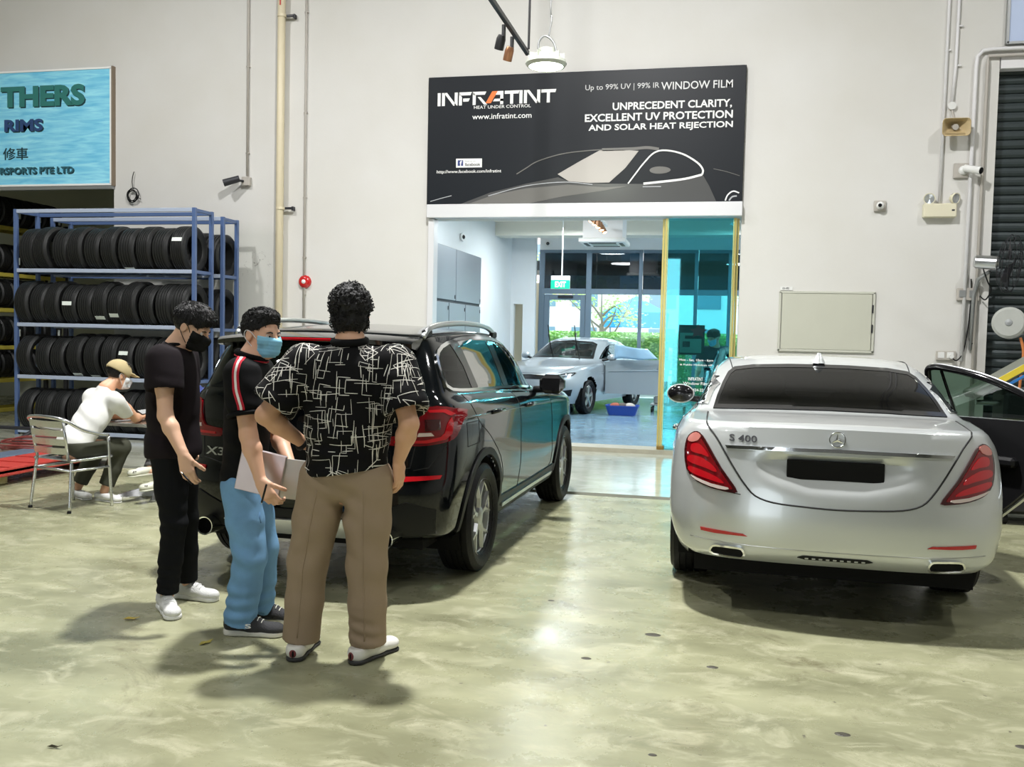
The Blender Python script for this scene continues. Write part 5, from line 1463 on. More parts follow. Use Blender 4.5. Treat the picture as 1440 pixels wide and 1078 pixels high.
for k in range(3):
    a0 = 2 * PI * k / 3; V = []
    for i in range(6):
        for j in range(3):
            a = a0 + (i - 2.5) * .17 * (.6 + .4 * j / 2); r_ = .06 + .13 * j; V.append(cf_ + ax_ * (.02 + .012 * (i - 2.5)) + r_ * (math.cos(a) * u_ + math.sin(a) * v_))
    mb = MB(); mb.add(V, [(i * 3 + j, i * 3 + j + 1, i * 3 + j + 4, i * 3 + j + 3) for i in range(5) for j in range(2)]); bo = ob('blade', mb, M['dark_metal'], wf, True); bo.modifiers.new('t', 'SOLIDIFY').thickness = .004
mb = MB(); mb.tube(crom([(.03, -.30, .28), (.10, -.26, .12), (.16, -.20, .02), (.12, -.12, -.10), (.06, -.08, -.05)], 6), .009, 6); ob('flex', mb, M['black_plastic'], wf, True)

# hose reel and orange hose
hr = thing('hose_reel', 'round grey hose reel with orange hose in front of the dark shutter', 'reel', (3.55, 12.72, 1.90))
mb = MB(); mb.lathe([(.0, .11), (.165, .11), (.195, .085), (.195, -.085), (.165, -.11), (.0, -.11)], 36, ax=nrm(vec(-.35, -1, .05))); ob('drum', mb, mat('reel_grey', (.40, .41, .38), .6, var=(8, .1)), hr, 'auto')
mb = MB(); mb.lathe([(.0, .125), (.04, .12), (.045, .10)], 16, ax=nrm(vec(-.35, -1, .05))); ob('hub', mb, M['steel_grey'], hr, 'auto')
mb = MB(); mb.box((.0, .20, .0), (.10, .28, .12), .01); ob('wall_arm', mb, M['dark_metal'], hr)
mb = MB(); mb.tube(crom([(.12, -.05, -.18), (.16, -.06, -.35), (.15, -.05, -.60), (.13, -.03, -1.10)], 6), .017, 8); ob('hose', mb, mat('orange_hose', (.60, .20, .06), .5), hr, True)
mb = MB(); mb.tube(crom([(.19, -.05, -.14), (.26, -.08, -.28), (.33, -.12, -.42), (.42, -.15, -.50)], 6), .017, 8); ob('hose', mb, bpy.data.materials['orange_hose'], hr, True)
mb = MB(); mb.cyl((.33, -.12, -.40), (.38, -.14, -.50), .026, .03, 10); ob('nozzle', mb, M['dark_metal'], hr)

# high-bay lamp in front of the sign
hb = thing('high_bay_lamp', 'round lit high-bay lamp hanging on a cable in front of the black sign', 'lamp', (-1.925, 10.0, 4.55))
gh = mat('lamp_housing', (.60, .63, .55), .4, .3)
mb = MB(); mb.lathe([(.0, .16), (.09, .16), (.10, .11), (.155, .09), (.165, .05), (.215, .035), (.225, .0), (.20, -.03), (.185, -.03)], 36); ob('housing', mb, gh, hb, 'auto')
mb = MB(); mb.lathe([(.0, -.045), (.12, -.04), (.185, -.025)], 36); ob('diffuser', mb, mat('lamp_glow', (.9, .95, .85), .4, emit=(.90, 1.0, .80), es=26), hb, True)
for k in range(10):
    a = 2 * PI * k / 10; mb = MB(); mb.box((.165 * math.cos(a), .165 * math.sin(a), .07), (.07, .012, .07), R=np.array(Matrix.Rotation(a, 3, 'Z'))); ob('fin', mb, gh, hb)
mb = MB(); mb.tube(crom([(-.09, 0, .14), (-.085, 0, .24), (-.03, 0, .30), (.04, 0, .27), (.09, 0, .20), (.11, 0, .12)], 5), .012, 8); ob('hanger', mb, M['steel_grey'], hb, True)
mb = MB(); mb.tube(crom([(.02, 0, .29), (.05, 0, .50), (.035, 0, .9), (.05, 0, 4.5)], 5), .008, 6); ob('cable', mb, M['steel_grey'], hb, True)
lp = area('high_bay_glow', (-1.925, 10.0, 4.49), .36, 60, (.93, 1.0, .84))

# black track with spotlights
tr_ = thing('track_light', 'black ceiling track with warm spotlights running towards the sign', 'lamp', (-2.27, 10.6, 4.87))
mb = MB(); mb.box((0, -2.3, 0), (.045, 4.7, .05), .004); ob('rail', mb, M['black_rail'], tr_)
mb = MB(); mb.tube([(.03, -.05, .02), (.05, -.05, 4.2)], .014, 8); ob('hanging_rod', mb, M['black_rail'], tr_)
mb = MB(); mb.tube([(.0, -3.9, .02), (.0, -3.9, 4.2)], .012, 8); ob('hanging_rod', mb, M['black_rail'], tr_)
sp_in = mat('spot_glow', (1, .8, .55), .4, emit=(1.0, .72, .42), es=10)
cop = mat('copper_reflector', (.45, .22, .12), .3, .8)
for yy, dz_ in ((-.55, -.12), (-.95, -.12), (-2.55, -.12)):
    mb = MB(); mb.box((-.05, yy, -.07), (.03, .07, .14), .004); st = ob('spot_stem', mb, M['black_rail'], tr_)
    d_ = nrm(vec(-.30, .35, -.9)); c_ = vec(-.09, yy, -.20)
    mb = MB(); mb.lathe([(.0, -.10), (.035, -.10), (.05, -.06), (.05, .05), (.044, .05), (.04, .02)], 20, c=c_, ax=d_); hd = ob('spot_head', mb, cop if yy == -.55 else M['black_rail'], tr_, 'auto')
    mb = MB(); mb.lathe([(.0, .03), (.042, .035)], 18, c=c_, ax=d_); ob('bulb', mb, sp_in, hd)
# ---------------------------------------------------------------- showroom furniture and fittings
cbm = mat('cabinet_grey', (.24, .26, .28), .35, .2)
cbl = mat('cabinet_seam', (.06, .065, .07), .6)
cab = thing('cabinet', 'tall grey wall cabinet along the left side of the showroom', 'cabinet', (-5.10, 15.4, 0.06))
mb = MB(); mb.box((-.02, 1.73, 1.58), (.36, 3.46, 3.16)); ob('carcass', mb, cbl, cab)
for y0, y1, z0, z1 in ((.02, 1.56, 2.18, 3.15), (1.60, 3.44, 2.18, 3.15), (.02, 1.12, .05, 2.13), (1.16, 2.26, .05, 2.13), (2.30, 3.44, .05, 2.13)):
    mb = MB(); mb.box((.175, (y0 + y1) / 2, (z0 + z1) / 2), (.03, y1 - y0, z1 - z0), .006); d_ = ob('cabinet_door', mb, cbm, cab)
    mb = MB(); mb.box((.196, y1 - .06, z0 + .07 if z0 > 1 else z1 - .10), (.012, .02, .07), .003); ob('catch', mb, M['dark_metal'], d_)
for lb, x, y, z in (('small dome camera on the showroom side wall above the cabinet', -5.26, 18.6, 3.62), ('small dome camera on the wall over the showroom glazing', -4.45, 23.95, 4.02)):
    t = thing('dome_camera', lb, 'camera', (x, y, z)); ax_ = (1, -.4, 0) if x < -5 else (0, -1, 0)
    mb = MB(); mb.lathe([(.09, 0), (.085, .03), (.0, .03)], 18, ax=ax_); ob('base', mb, M['offwhite'], t, 'auto')
    mb = MB(); mb.lathe([(.0, .055), (.03, .048), (.045, .03)], 16, c=(0, 0, 0), ax=ax_); ob('dome', mb, M['black_gloss'], t, True)
# exit sign
es = thing('exit_sign', 'green hanging EXIT sign inside the showroom', 'sign', (-3.59, 21.0, 2.69))
mb = MB(); mb.box((0, 0, .15), (.44, .05, .30), .006); ob('box', mb, M['offwhite'], es)
mb = MB(); mb.box((0, -.027, .105), (.44, .006, .20)); ob('green_face', mb, mat('exit_green', (.0, .36, .20), .4, emit=(.0, .65, .36), es=.5), es)
text_wall('lettering', 'EXIT', -.12, .13, .04, .17, -.030, mat('exit_white', (.9, .95, .9), .5, emit=(.9, 1, .95), es=.8), es, bold=.03, split=True)
mb = MB(); mb.cyl((.03, 0, .30), (.03, 0, 1.61), .014, .014, 8); ob('rod', mb, M['sign_white'], es)
# cassette air conditioner
ac = thing('air_conditioner', 'white cassette air conditioner on the showroom ceiling', 'air conditioner', (-2.35, 19.0, 3.50))
mb = MB(); mb.box((0, 0, .05), (.95, .95, .09), .02); ob('grille_frame', mb, M['offwhite'], ac)
mb = MB(); mb.box((0, 0, .44), (.80, .80, .72)); ob('case', mb, M['conduit_white'], ac)
mb = MB(); mb.box((0, 0, .0), (.5, .5, .012)); ob('intake', mb, M['steel_grey'], ac)
for k in range(4):
    a = k * PI / 2; mb = MB(); mb.box((.36 * math.cos(a), .36 * math.sin(a), .0), (.07, .55, .012), R=np.array(Matrix.Rotation(a, 3, 'Z'))); ob('louvre', mb, M['dark_metal'], ac)
# warm track lights on the showroom ceiling
tk = thing('track_light', 'short ceiling track with warm spotlights inside the showroom', 'lamp', (-2.25, 16.2, 3.66))
mb = MB(); mb.box((0, 1.0, .15), (.05, 2.4, .04)); ob('rail', mb, M['sign_white'], tk)
mb = MB(); mb.cyl((0, .2, .16), (0, .2, .64), .012, .012, 8); ob('hanging_rod', mb, M['sign_white'], tk)
mb = MB(); mb.cyl((0, 1.8, .16), (0, 1.8, .64), .012, .012, 8); ob('hanging_rod', mb, M['sign_white'], tk)
for k in range(5):
    yk = .1 + k * .42; d_ = nrm(vec(-.5 + .25 * k, -.3, -1)); c_ = vec(0, yk, .02)
    mb = MB(); mb.lathe([(.0, -.10), (.04, -.10), (.05, .06), (.042, .06)], 16, c=c_, ax=d_); hd = ob('spot_head', mb, cop, tk, 'auto')
    mb = MB(); mb.lathe([(.0, .05), (.042, .055)], 14, c=c_, ax=d_); ob('bulb', mb, sp_in, hd)
lw = bpy.data.lights.new('warm_spot', 'SPOT'); lw.energy = 90; lw.color = (1, .70, .38); lw.spot_size = 1.6; lw.spot_blend = .6; lw.shadow_soft_size = .05
lo = bpy.data.objects.new('warm_spot', lw); COL.objects.link(lo); lo.location = (-4.6, 16.8, 4.0); lo.rotation_euler = (0, math.radians(-62), math.radians(20))
# floor items
bn = thing('basin', 'blue plastic basin with rags on the showroom floor beside the coupe', 'basin', (-1.85, 18.55, .06))
mb = MB(); V = []; F = []; rows = [(.26, .17, 0), (.32, .22, .20), (.335, .235, .20), (.335, .235, .185), (.325, .225, .185), (.27, .18, .015)]
for (a_, b2, z_) in rows: V += [(p[0], p[1], z_) for p in rrect(a_, b2, .07)]
for k in range(len(rows) - 1):
    for i in range(24): F.append((k * 24 + i, k * 24 + (i + 1) % 24, (k + 1) * 24 + (i + 1) % 24, (k + 1) * 24 + i))
F.append(tuple(range(24))[::-1]); F.append(tuple(range(120, 144)))
mb.add(V, F); ob('tub', mb, mat('blue_plastic', (.02, .07, .38), .35), bn, 'auto')
rng = random.Random(8)
for k, cc_ in enumerate(((.35, .10, .06), (.10, .08, .07), (.5, .45, .4))):
    mb = MB(); mb.sphere((-.14 + .14 * k, .02 * k, .17), (.12, .13, .075), 12, 8); q = ob('rag', mb, mat('rag_cloth', cc_, .9), bn, True)
tl_ = thing('trolley', 'low wheeled tool trolley behind the open coupe door', 'trolley', (-1.0, 19.7, .06))
mb = MB(); mb.box((0, 0, .16), (.75, .5, .03), .01); ob('deck', mb, M['steel_grey'], tl_)
for x in (-.33, .33):
    for y in (-.2, .2): mb = MB(); mb.lathe([(.0, -.02), (.06, -.02), (.06, .02), (.0, .02)], 16, c=(x, y, .06), ax=(1, 0, 0)); ob('castor', mb, M['rubber'], tl_); 
for i in range(4): mb = MB(); mb.box((-.24 + .16 * i, .02 * (i % 2), .26 + .02 * (i % 2)), (.13, .2, .16 + .04 * (i % 2)), .02); ob('tin', mb, M['offwhite'] if i % 2 else M['steel_grey'], tl_)
bench = thing('work_bench', 'cluttered work bench behind the tinted glass door', 'bench', (.30, 16.2, .06))
mb = MB(); mb.box((0, 0, .86), (1.5, .6, .04), .005); ob('top', mb, M['steel_grey'], bench)
for x in (-.7, .7):
    for y in (-.25, .25): mb = MB(); mb.box((x, y, .42), (.04, .04, .84)); ob('leg', mb, M['steel_grey'], bench)
mb = MB(); mb.box((0, 0, .30), (1.4, .5, .03)); ob('lower_shelf', mb, M['steel_grey'], bench)
for i, (x, w_, h_, cm) in enumerate(((-.60, .16, .30, 'offwhite'), (-.38, .22, .14, 'steel_grey'), (-.10, .14, .24, 'cream'), (.15, .20, .12, 'dark_metal'), (.42, .18, .28, 'offwhite'))):
    t = thing('box', ['tall pale canister', 'low grey case', 'cream bottle carton', 'flat dark box', 'white spray pack'][i] + ' on the bench behind the tinted glass', 'box', (.30 + x, 16.2, .941))
    mb = MB(); mb.box((0, 0, h_ / 2), (w_, .25, h_), .02); ob('case', mb, M[cm], t); mb = MB(); mb.box((0, 0, h_ + .011), (w_ * .5, .1, .02), .006); ob('lid', mb, M['dark_metal'], t)
# notices on the glass door
nb = thing('notice', 'dark notice board with a red star behind the tinted glass door', 'sign', (-.38, 13.25, 1.44))
mb = MB(); mb.box((0, 0, .16), (.36, .012, .42)); ob('board', mb, mat('notice_dark', (.03, .03, .035), .4), nb)
mb = MB(); mb.box((-.01, -.009, .12), (.30, .006, .28)); ob('paper', mb, mat('notice_green', (.34, .46, .36), .5), nb)
st5 = []
for k in range(10): a = PI / 2 + k * PI / 5; r_ = .13 if k % 2 == 0 else .065; st5.append((.09 + r_ * math.cos(a), .28 + r_ * .8 * math.sin(a)))
polyprint('red_star', st5, -.013, mat('star_red', (.55, .03, .05), .4), nb, .006)
mb = MB(); mb.box((.03, -.016, .20), (.24, .006, .045)); ob('band', mb, M['dark_metal'], nb)
mb = MB(); mb.box((-.07, -.014, .10), (.10, .004, .08)); ob('print_block', mb, M['dark_metal'], nb)
M['vinyl'] = mat('white_vinyl', (.82, .86, .86), .5)
vn = thing('door_lettering', 'white opening-hours lettering on the tinted glass door', 'lettering', (-.30, 13.022, 1.0))
for s_, z_, w_, h_ in (('Mon - Sat, 10am - 6pm', .30, .46, .040), ('& Public Holidays off', .24, .44, .030), ('INFRATINT', .04, .20, .045), ('Window Film', -.02, .34, .040), ('(65) 9424-2255', -.12, .33, .05)):
    tag(text_wall('line', s_, -w_ / 2, w_ / 2, z_, z_ + h_, 0, M['vinyl'], vn, bold=.01, depth=.002), kind='stuff')
# ---------------------------------------------------------------- tyre racks
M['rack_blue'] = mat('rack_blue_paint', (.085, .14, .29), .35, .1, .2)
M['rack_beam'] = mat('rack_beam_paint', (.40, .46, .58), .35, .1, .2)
M['tyre_rubber'] = mat('tyre_rubber', (.012, .0125, .0125), .45, spec=.4, bump=(90, .25))
M['sticker'] = mat('white_sticker', (.74, .80, .74), .6)
ORD = ['leftmost', 'second', 'third', 'fourth', 'fifth', 'sixth', 'seventh', 'eighth', 'ninth', 'tenth', 'eleventh']
def make_rack(name, label, x0, x1, y0, y1, levels, top, skip=()):
    rk = thing(name, label, 'rack', ((x0 + x1) / 2, y0, 0)); cx_ = (x0 + x1) / 2
    for x in (x0, x1):
        for y in (y0, y1):
            if (y == y0 and 'front' in skip): continue
            mb = MB(); mb.box((x - cx_, y - y0, top / 2), (.055, .05, top), .004); ob('post', mb, M['rack_blue'], rk)
    for z in levels + [top - .03]:
        for y in (y0, y1):
            if (y == y0 and 'front' in skip): continue
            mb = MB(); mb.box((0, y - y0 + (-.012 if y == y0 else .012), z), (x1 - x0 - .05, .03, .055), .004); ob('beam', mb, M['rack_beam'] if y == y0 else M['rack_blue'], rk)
        for x in (x0, x1):
            mb = MB(); mb.box((x - cx_, (y1 - y0) / 2, z), (.035, y1 - y0 - .04, .045), .004); ob('side_rail', mb, M['rack_blue'], rk)
    return rk
LV = [.06, .855, 1.615, 2.40]
make_rack('tyre_rack', 'tall blue steel rack filled with rows of tyres in front of the wall', -10.05, -7.165, 11.66, 12.10, LV, 3.285)
make_rack('tyre_rack', 'second blue rack close behind the front tyre rack', -9.95, -7.10, 12.30, 12.70, [z - .02 for z in LV], 3.24)
tv = []
for r_, w_, g_ in ((.320, .245, 4), (.332, .235, 5), (.310, .225, 4)):
    me = tyre_mb(r_, w_, .215, 48, g_).mesh('tyre'); autosmooth(me); me.materials.append(M['tyre_rubber']); tv.append((me, r_, w_))
stk = MB(); stk.box((0, 0, 0), (.15, .004, .055)); stm = stk.mesh('price_label'); stm.materials.append(M['sticker'])
rng = random.Random(21)
SHELF = ['bottom', 'second lowest', 'third', 'top']
stick = {(3, 9): .12, (3, 6): -.27, (2, 3): .02, (2, 5): -.20, (2, 6): -.14, (1, 3): -.26, (1, 4): -.28, (1, 6): .08}
for li, z in enumerate(LV):
    n = [10, 10, 11, 10][li]
    x = -9.87 + (.03 if li == 3 else -.04 if li == 2 else 0)
    step = (-7.24 - x) / (n - .45)
    for k in range(n):
        me, r_, w_ = tv[rng.randrange(3)] if li != 3 else tv[k % 2]
        o = bpy.data.objects.new('tyre', me); COL.objects.link(o)
        yaw = rng.uniform(-.10, .02); rr_ = r_
        o.location = (x + .03 + k * step, 11.86 + rng.uniform(-.02, .02), z + .03 + rr_ - .045); o.rotation_euler = (rng.uniform(0, 6.28), 0, 0); o.rotation_mode = 'XYZ'
        o.rotation_euler = (0, 0, yaw)
        nm = ORD[k] + (' tyre from the left' if k else ' tyre')
        tag(o, 'black %s on the %s shelf of the front blue rack' % (nm, SHELF[li]), 'tyre', 'tyres on the front blue rack')
        if (li, k) in stick:
            s_ = bpy.data.objects.new('price_label', stm); COL.objects.link(s_); s_.parent = o
            dz = stick[(li, k)]; s_.location = (0, -math.sqrt(rr_ * rr_ - dz * dz) - .003, dz); s_.rotation_euler = (-math.asin(dz / rr_), 0, 0)
for li, z in enumerate(LV):
    for k in range(3):
        me, r_, w_ = tv[(li + k) % 3]
        o = bpy.data.objects.new('tyre', me); COL.objects.link(o); o.location = (-7.25 - k * .29, 12.52, z - .02 + .03 + r_ - .045)
        tag(o, 'black %s tyre from the right on the %s shelf of the rear blue rack' % (['rightmost', 'second', 'third'][k], SHELF[li]), 'tyre', 'tyres on the rear blue rack')
# dark rack in the left bay, running away from the camera
ym = mat('yellow_beam', (.48, .40, .06), .5)
dr = thing('tyre_rack', 'dark tyre rack with yellow beams in the shadowy left bay', 'rack', (-12.75, 12.6, 0))
for y in (1.0, 2.95):
    for x in (0, .45): mb = MB(); mb.box((x, y, 1.75), (.07, .06, 3.5), .004); ob('post', mb, M['dark_metal'], dr)
DL = [.10, .62, 1.20, 1.86, 2.48, 3.30]
for z in DL:
    for x in (0, .45): mb = MB(); mb.box((x, 1.97, z), (.04, 1.9, .07), .004); ob('beam', mb, ym, dr)
for li, z in enumerate(DL[1:]):
    for k in range(7):
        me, r_, w_ = tv[(k + li) % 3]
        o = bpy.data.objects.new('tyre', me); COL.objects.link(o); o.location = (-12.53, 13.78 + k * .255, z + .03 + .27); o.rotation_euler = (0, 0, PI / 2 + .03); 
        s = (.26 + (.02 if li == 4 else 0)) / r_; o.scale = (.95, s, s)
        tag(o, 'black tyre, %s from the front on the %s level of the dark left rack' % (['first', 'second', 'third', 'fourth', 'fifth', 'sixth', 'seventh'][k], ['lowest', 'second', 'third', 'fourth', 'top'][li]), 'tyre', 'tyres on the dark left rack')
        if (k + 2 * li) % 2 == 0:
            s_ = bpy.data.objects.new('price_label', stm); COL.objects.link(s_); s_.parent = o; dz = -.05; s_.location = (0, -math.sqrt(r_ * r_ - dz * dz) - .003, dz); s_.rotation_euler = (.15, PI / 2, 0)
pr = thing('wall_rail', 'thin metal rail on the far wall of the left bay', 'rail', (-12.2, 17.88, 3.95))
mb = MB(); mb.tube([(-1.0, -.10, .10), (-.2, -.10, .04), (.75, -.10, -.02)], .022, 8); ob('bar', mb, M['conduit'], pr)
for x in (-1.0, .7): mb = MB(); mb.box((x, -.05, .08 if x < 0 else -.02), (.04, .10, .12)); ob('bracket', mb, M['conduit'], pr)

# ---------------------------------------------------------------- workshop things at the left
redm = mat('lift_red', (.42, .035, .025), .5, var=(14, .35), bump=(60, .4))
lf = thing('car_lift_runway', 'low red car lift runway on the floor at the left edge', 'lift', (-7.20, 8.0, 0))
mb = MB(); mb.box((0, 0, .135), (.66, 3.4, .07), .01); ob('deck', mb, redm, lf)
mb = MB(); mb.box((.315, 0, .155), (.03, 3.4, .05), .004); ob('edge_rail', mb, redm, lf)
for y in (-1.4, -.1, 1.35): mb = MB(); mb.box((0, y, .05), (.40, .18, .10), .01); ob('foot', mb, mat('worn_yellow', (.42, .38, .16), .6, var=(12, .4)) if y == -.1 else M['dark_metal'], lf)
for k in range(9): mb = MB(); mb.box((0, -1.5 + k * .36, .174), (.56, .03, .010)); ob('grip_bar', mb, redm, lf)
bp_ = thing('floor_plate', 'blue-grey steel floor plate beyond the red lift runway', 'plate', (-8.25, 9.2, 0))
mb = MB(); mb.box((0, 0, .03), (.45, 2.2, .06), .006); ob('plate', mb, mat('steel_blue', (.15, .20, .28), .4, .3, var=(10, .2)), bp_)
mb = MB(); mb.box((.2, 0, .07), (.05, 2.2, .03), .004); ob('lip', mb, bpy.data.materials['steel_blue'], bp_)
hc = thing('air_hose', 'coiled dark red air hose on the floor in front of the tyre rack', 'hose', (-8.60, 10.25, 0))
hm = mat('dark_red_hose', (.20, .035, .03), .45)
rng = random.Random(3); P = []
for k in range(5):
    for a in np.linspace(0, 2 * PI, 26, endpoint=False):
        rk = .34 + .05 * math.sin(1.7 * k + a); P.append((rk * 1.25 * math.cos(a) + .04 * math.sin(k * 2.1), rk * math.sin(a) + .03 * k, .016 + .024 * (k + a / 6.283) + .008 * math.sin(3 * a)))
mb = MB(); mb.tube(P, .012, 6); ob('coil', mb, hm, hc, True)
mb = MB(); mb.tube(crom([(-.42, .0, .018), (-.8, -.25, .016), (-1.3, -.2, .016), (-1.9, -.45, .016)], 8), .012, 6); ob('tail', mb, hm, hc, True)
st = thing('floor_stand', 'low black steel stand on the floor beside the tyre rack', 'stand', (-9.75, 10.95, 0))
mb = MB(); mb.box((.15, .1, .17), (.9, .10, .04), .01); ob('top_bar', mb, M['dark_metal'], st)
for x in (-.25, .5): mb = MB(); mb.tube([(x, .1, .16), (x - .06, -.08, .06), (x - .08, -.14, .02)], .025, 8); ob('leg', mb, M['dark_metal'], st); mb = MB(); mb.box((x - .08, -.14, .012), (.14, .09, .024), .006); ob('foot', mb, M['dark_metal'], st)

# aluminium chair
alu = mat('brushed_aluminium', (.66, .67, .68), .25, .95, bump=(140, .03, (1, 30, 1)))
def cafe_chair(label, loc, rz):
    c = thing('cafe_chair', label, 'chair', loc, rz)
    R = .013
    for sx_ in (-1, 1):
        mb = MB(); mb.tube(crom([(sx_ * .255, -.20, 0), (sx_ * .235, -.17, .30), (sx_ * .225, -.155, .44)], 4), R, 8); ob('leg', mb, alu, c, True)
        mb = MB(); mb.tube(crom([(sx_ * .255, .24, 0), (sx_ * .25, .22, .30), (sx_ * .255, .20, .64)], 4), R, 8); ob('leg', mb, alu, c, True)
        mb = MB(); mb.tube([(sx_ * .235, -.17, .36), (sx_ * .25, .22, .36)], R * .9, 8); ob('side_stretcher', mb, alu, c, True)
        mb = MB(); mb.tube([(sx_ * .20, -.165, .45), (sx_ * .215, -.23, .82)], R, 8); ob('back_upright', mb, alu, c, True)
        mb = MB(); mb.lathe([(.0, 0), (.018, 0), (.018, .02), (.0, .02)], 10, c=(sx_ * .255, -.20, 0)); ob('foot_cap', mb, M['rubber'], c)
    mb = MB(); mb.tube(crom([(.255, .20, .645), (.275, .05, .675), (.285, -.10, .72), (.24, -.22, .80), (.10, -.262, .825), (-.10, -.262, .825), (-.24, -.22, .80), (-.285, -.10, .72), (-.275, .05, .675), (-.255, .20, .645)], 6), .016, 10); ob('arm_rail', mb, alu, c, True)
    mb = MB(); mb.tube([(-.235, -.165, .36), (.235, -.165, .36)], R * .9, 8); ob('rear_stretcher', mb, alu, c, True)
    for k in range(4):
        z = .53 + k * .078; t = (z - .45) / .37; V = []
        for i in range(9):
            u = -1 + 2 * i / 8; y = -.168 - .065 * t - .030 * (1 - u * u)
            for dz, dy in ((-.028, 0), (.028, -.006), (.028, -.012), (-.028, -.006)): V.append((u * .212, y + dy, z + dz))
        F = []
        for i in range(8):
            for j in range(4): F.append((i * 4 + j, i * 4 + (j + 1) % 4, i * 4 + 4 + (j + 1) % 4, i * 4 + 4 + j))
        F += [(0, 1, 2, 3)[::-1], (32, 33, 34, 35)]
        mb = MB(); mb.add(V, F); ob('back_slat', mb, alu, c)
    for k in range(6):
        y = -.13 + k * .066; mb = MB(); mb.box((0, y, .445 - .012 * math.sin(PI * k / 5)), (.45, .056, .008), .003); ob('seat_slat', mb, alu, c)
    mb = MB(); mb.tube(crom([(-.235, -.17, .445), (-.24, .21, .45), (-.18, .24, .45), (.18, .24, .45), (.24, .21, .45), (.235, -.17, .445)], 5), R, 8); ob('seat_frame', mb, alu, c, True)
    return c
cafe_chair('aluminium cafe chair with slatted back under the man in the white t-shirt', (-5.60, 7.12, 0), -.25)
cafe_chair('aluminium cafe chair on the far side of the square table, mostly hidden', (-4.72, 8.12, 0), 1.9)
tb = thing('cafe_table', 'square aluminium cafe table on a pedestal beside the seated man', 'table', (-5.24, 7.90, 0))
mb = MB(); mb.box((0, 0, .705), (.66, .66, .018), .006); ob('top', mb, mat('table_top', (.24, .17, .12), .25, .3), tb)
for sx_, sy_, w_, d_ in ((0, -.33, .67, .014), (0, .33, .67, .014), (-.33, 0, .014, .67), (.33, 0, .014, .67)): mb = MB(); mb.box((sx_, sy_, .705), (w_, d_, .036), .004); ob('edge_band', mb, alu, tb)
mb = MB(); mb.cyl((0, 0, .04), (0, 0, .695), .034, .034, 20); ob('column', mb, alu, tb, 'auto')
for k in range(4):
    a = k * PI / 2 + .5; e = vec(math.cos(a), math.sin(a), 0); f_ = vec(-math.sin(a), math.cos(a), 0)
    V = []
    for r_, w_, z_ in ((.02, .045, .10), (.12, .042, .085), (.28, .045, .035), (.36, .05, .012)):
        V += [e * r_ - f_ * w_, e * r_ - f_ * w_ * .4 + vec(0, 0, z_), e * r_ + f_ * w_ * .4 + vec(0, 0, z_), e * r_ + f_ * w_]
    F = [(i * 4 + j, i * 4 + 4 + j, i * 4 + 5 + j, i * 4 + 1 + j) for i in range(3) for j in range(3)] + [(12, 13, 14, 15)]
    mb = MB(); mb.add(V, F); ob('foot', mb, alu, tb, 'auto')
# floor litter
for lb, x, y, rz, c_, nm in (('dry yellow leaf on the floor by the white sneakers', -3.12, 4.46, .4, (.45, .34, .06), 'leaf'), ('small curled leaf on the floor in front of the black sneakers', -2.52, 4.22, 1.2, (.35, .30, .06), 'leaf'), ('dark twig scrap at the lower left of the floor', -2.43, 3.00, .1, (.05, .045, .02), 'scrap')):
    V = [(-.05, 0, .004), (-.02, .018, .012), (.02, .016, .006), (.055, 0, .014), (.02, -.016, .005), (-.02, -.018, .010), (0, 0, .002)]
    k = .5 if nm == 'scrap' else .85
    mb = MB(); mb.add([(a * k * (1.2 if nm == 'scrap' else 1), b * k * (.5 if nm == 'scrap' else 1), c) for a, b, c in V], [(0, 1, 6), (1, 2, 6), (2, 3, 6), (3, 4, 6), (4, 5, 6), (5, 0, 6)])
    q = ob(nm, mb, mat('dry_' + nm, c_, .8), None, loc=(x, y, .0), rz=rz); q.modifiers.new('t', 'SOLIDIFY').thickness = .0015; tag(q, lb, nm)
for i, (x, y, s) in enumerate(((-.30, 5.02, .03), (-.60, 4.55, .018), (.55, 3.95, .022), (1.25, 4.02, .02), (-.95, 5.5, .015), (.02, 4.6, .02), (-.2, 3.55, .012))):
    mb = MB(); mb.lathe([(.0, .004), (s * .7, .003), (s, 0)], 12); q = ob('floor_spot', mb, mat('spot_dark', (.05, .045, .03), .6), None, loc=(x, y, .0)); q.scale = (1.5, 1, 1)
    tag(q, 'small dark round fleck on the bare concrete, ' + ['between the two cars', 'left of the first fleck between the cars', 'behind the silver saloon', 'at the right below the saloon', 'beside the black car wheel', 'behind the saloon near its left exhaust', 'near the bottom centre'][i], 'fleck', 'flecks on the floor')

# things beyond the open car door
tc = thing('tool_chest', 'black tool chest beyond the open saloon door at the right edge', 'chest', (2.98, 9.3, 0))
mb = MB(); mb.box((0, 0, .52), (.95, .5, .84), .03); ob('body', mb, M['black_plastic'], tc)
for k in range(4):
    mb = MB(); mb.box((0, -.256, .22 + k * .20), (.88, .02, .18), .006); d_ = ob('drawer', mb, M['dark_metal'], tc)
    mb = MB(); mb.box((0, -.275, .27 + k * .20), (.6, .02, .02), .005); ob('drawer_handle', mb, M['steel_grey'], d_)
for x in (-.4, .4):
    for y in (-.18, .18): mb = MB(); mb.lathe([(.0, -.02), (.05, -.02), (.05, .02), (.0, .02)], 14, c=(x, y, .05), ax=(1, 0, 0)); ob('castor', mb, M['rubber'], tc)
bg_ = thing('bag', 'rounded black bag standing on the tool chest at the right edge', 'bag', (3.05, 9.3, .94))
F = None
mb = MB(); mb.box((.05, 0, .28), (.46, .34, .56), .13); ob('bag_body', mb, M['black_plastic'], bg_, True)
mb = MB(); mb.tube(crom([(-.08, -.05, .55), (-.06, -.05, .64), (.12, -.05, .64), (.14, -.05, .55)], 5), .016, 8); ob('grip', mb, M['black_plastic'], bg_, True)
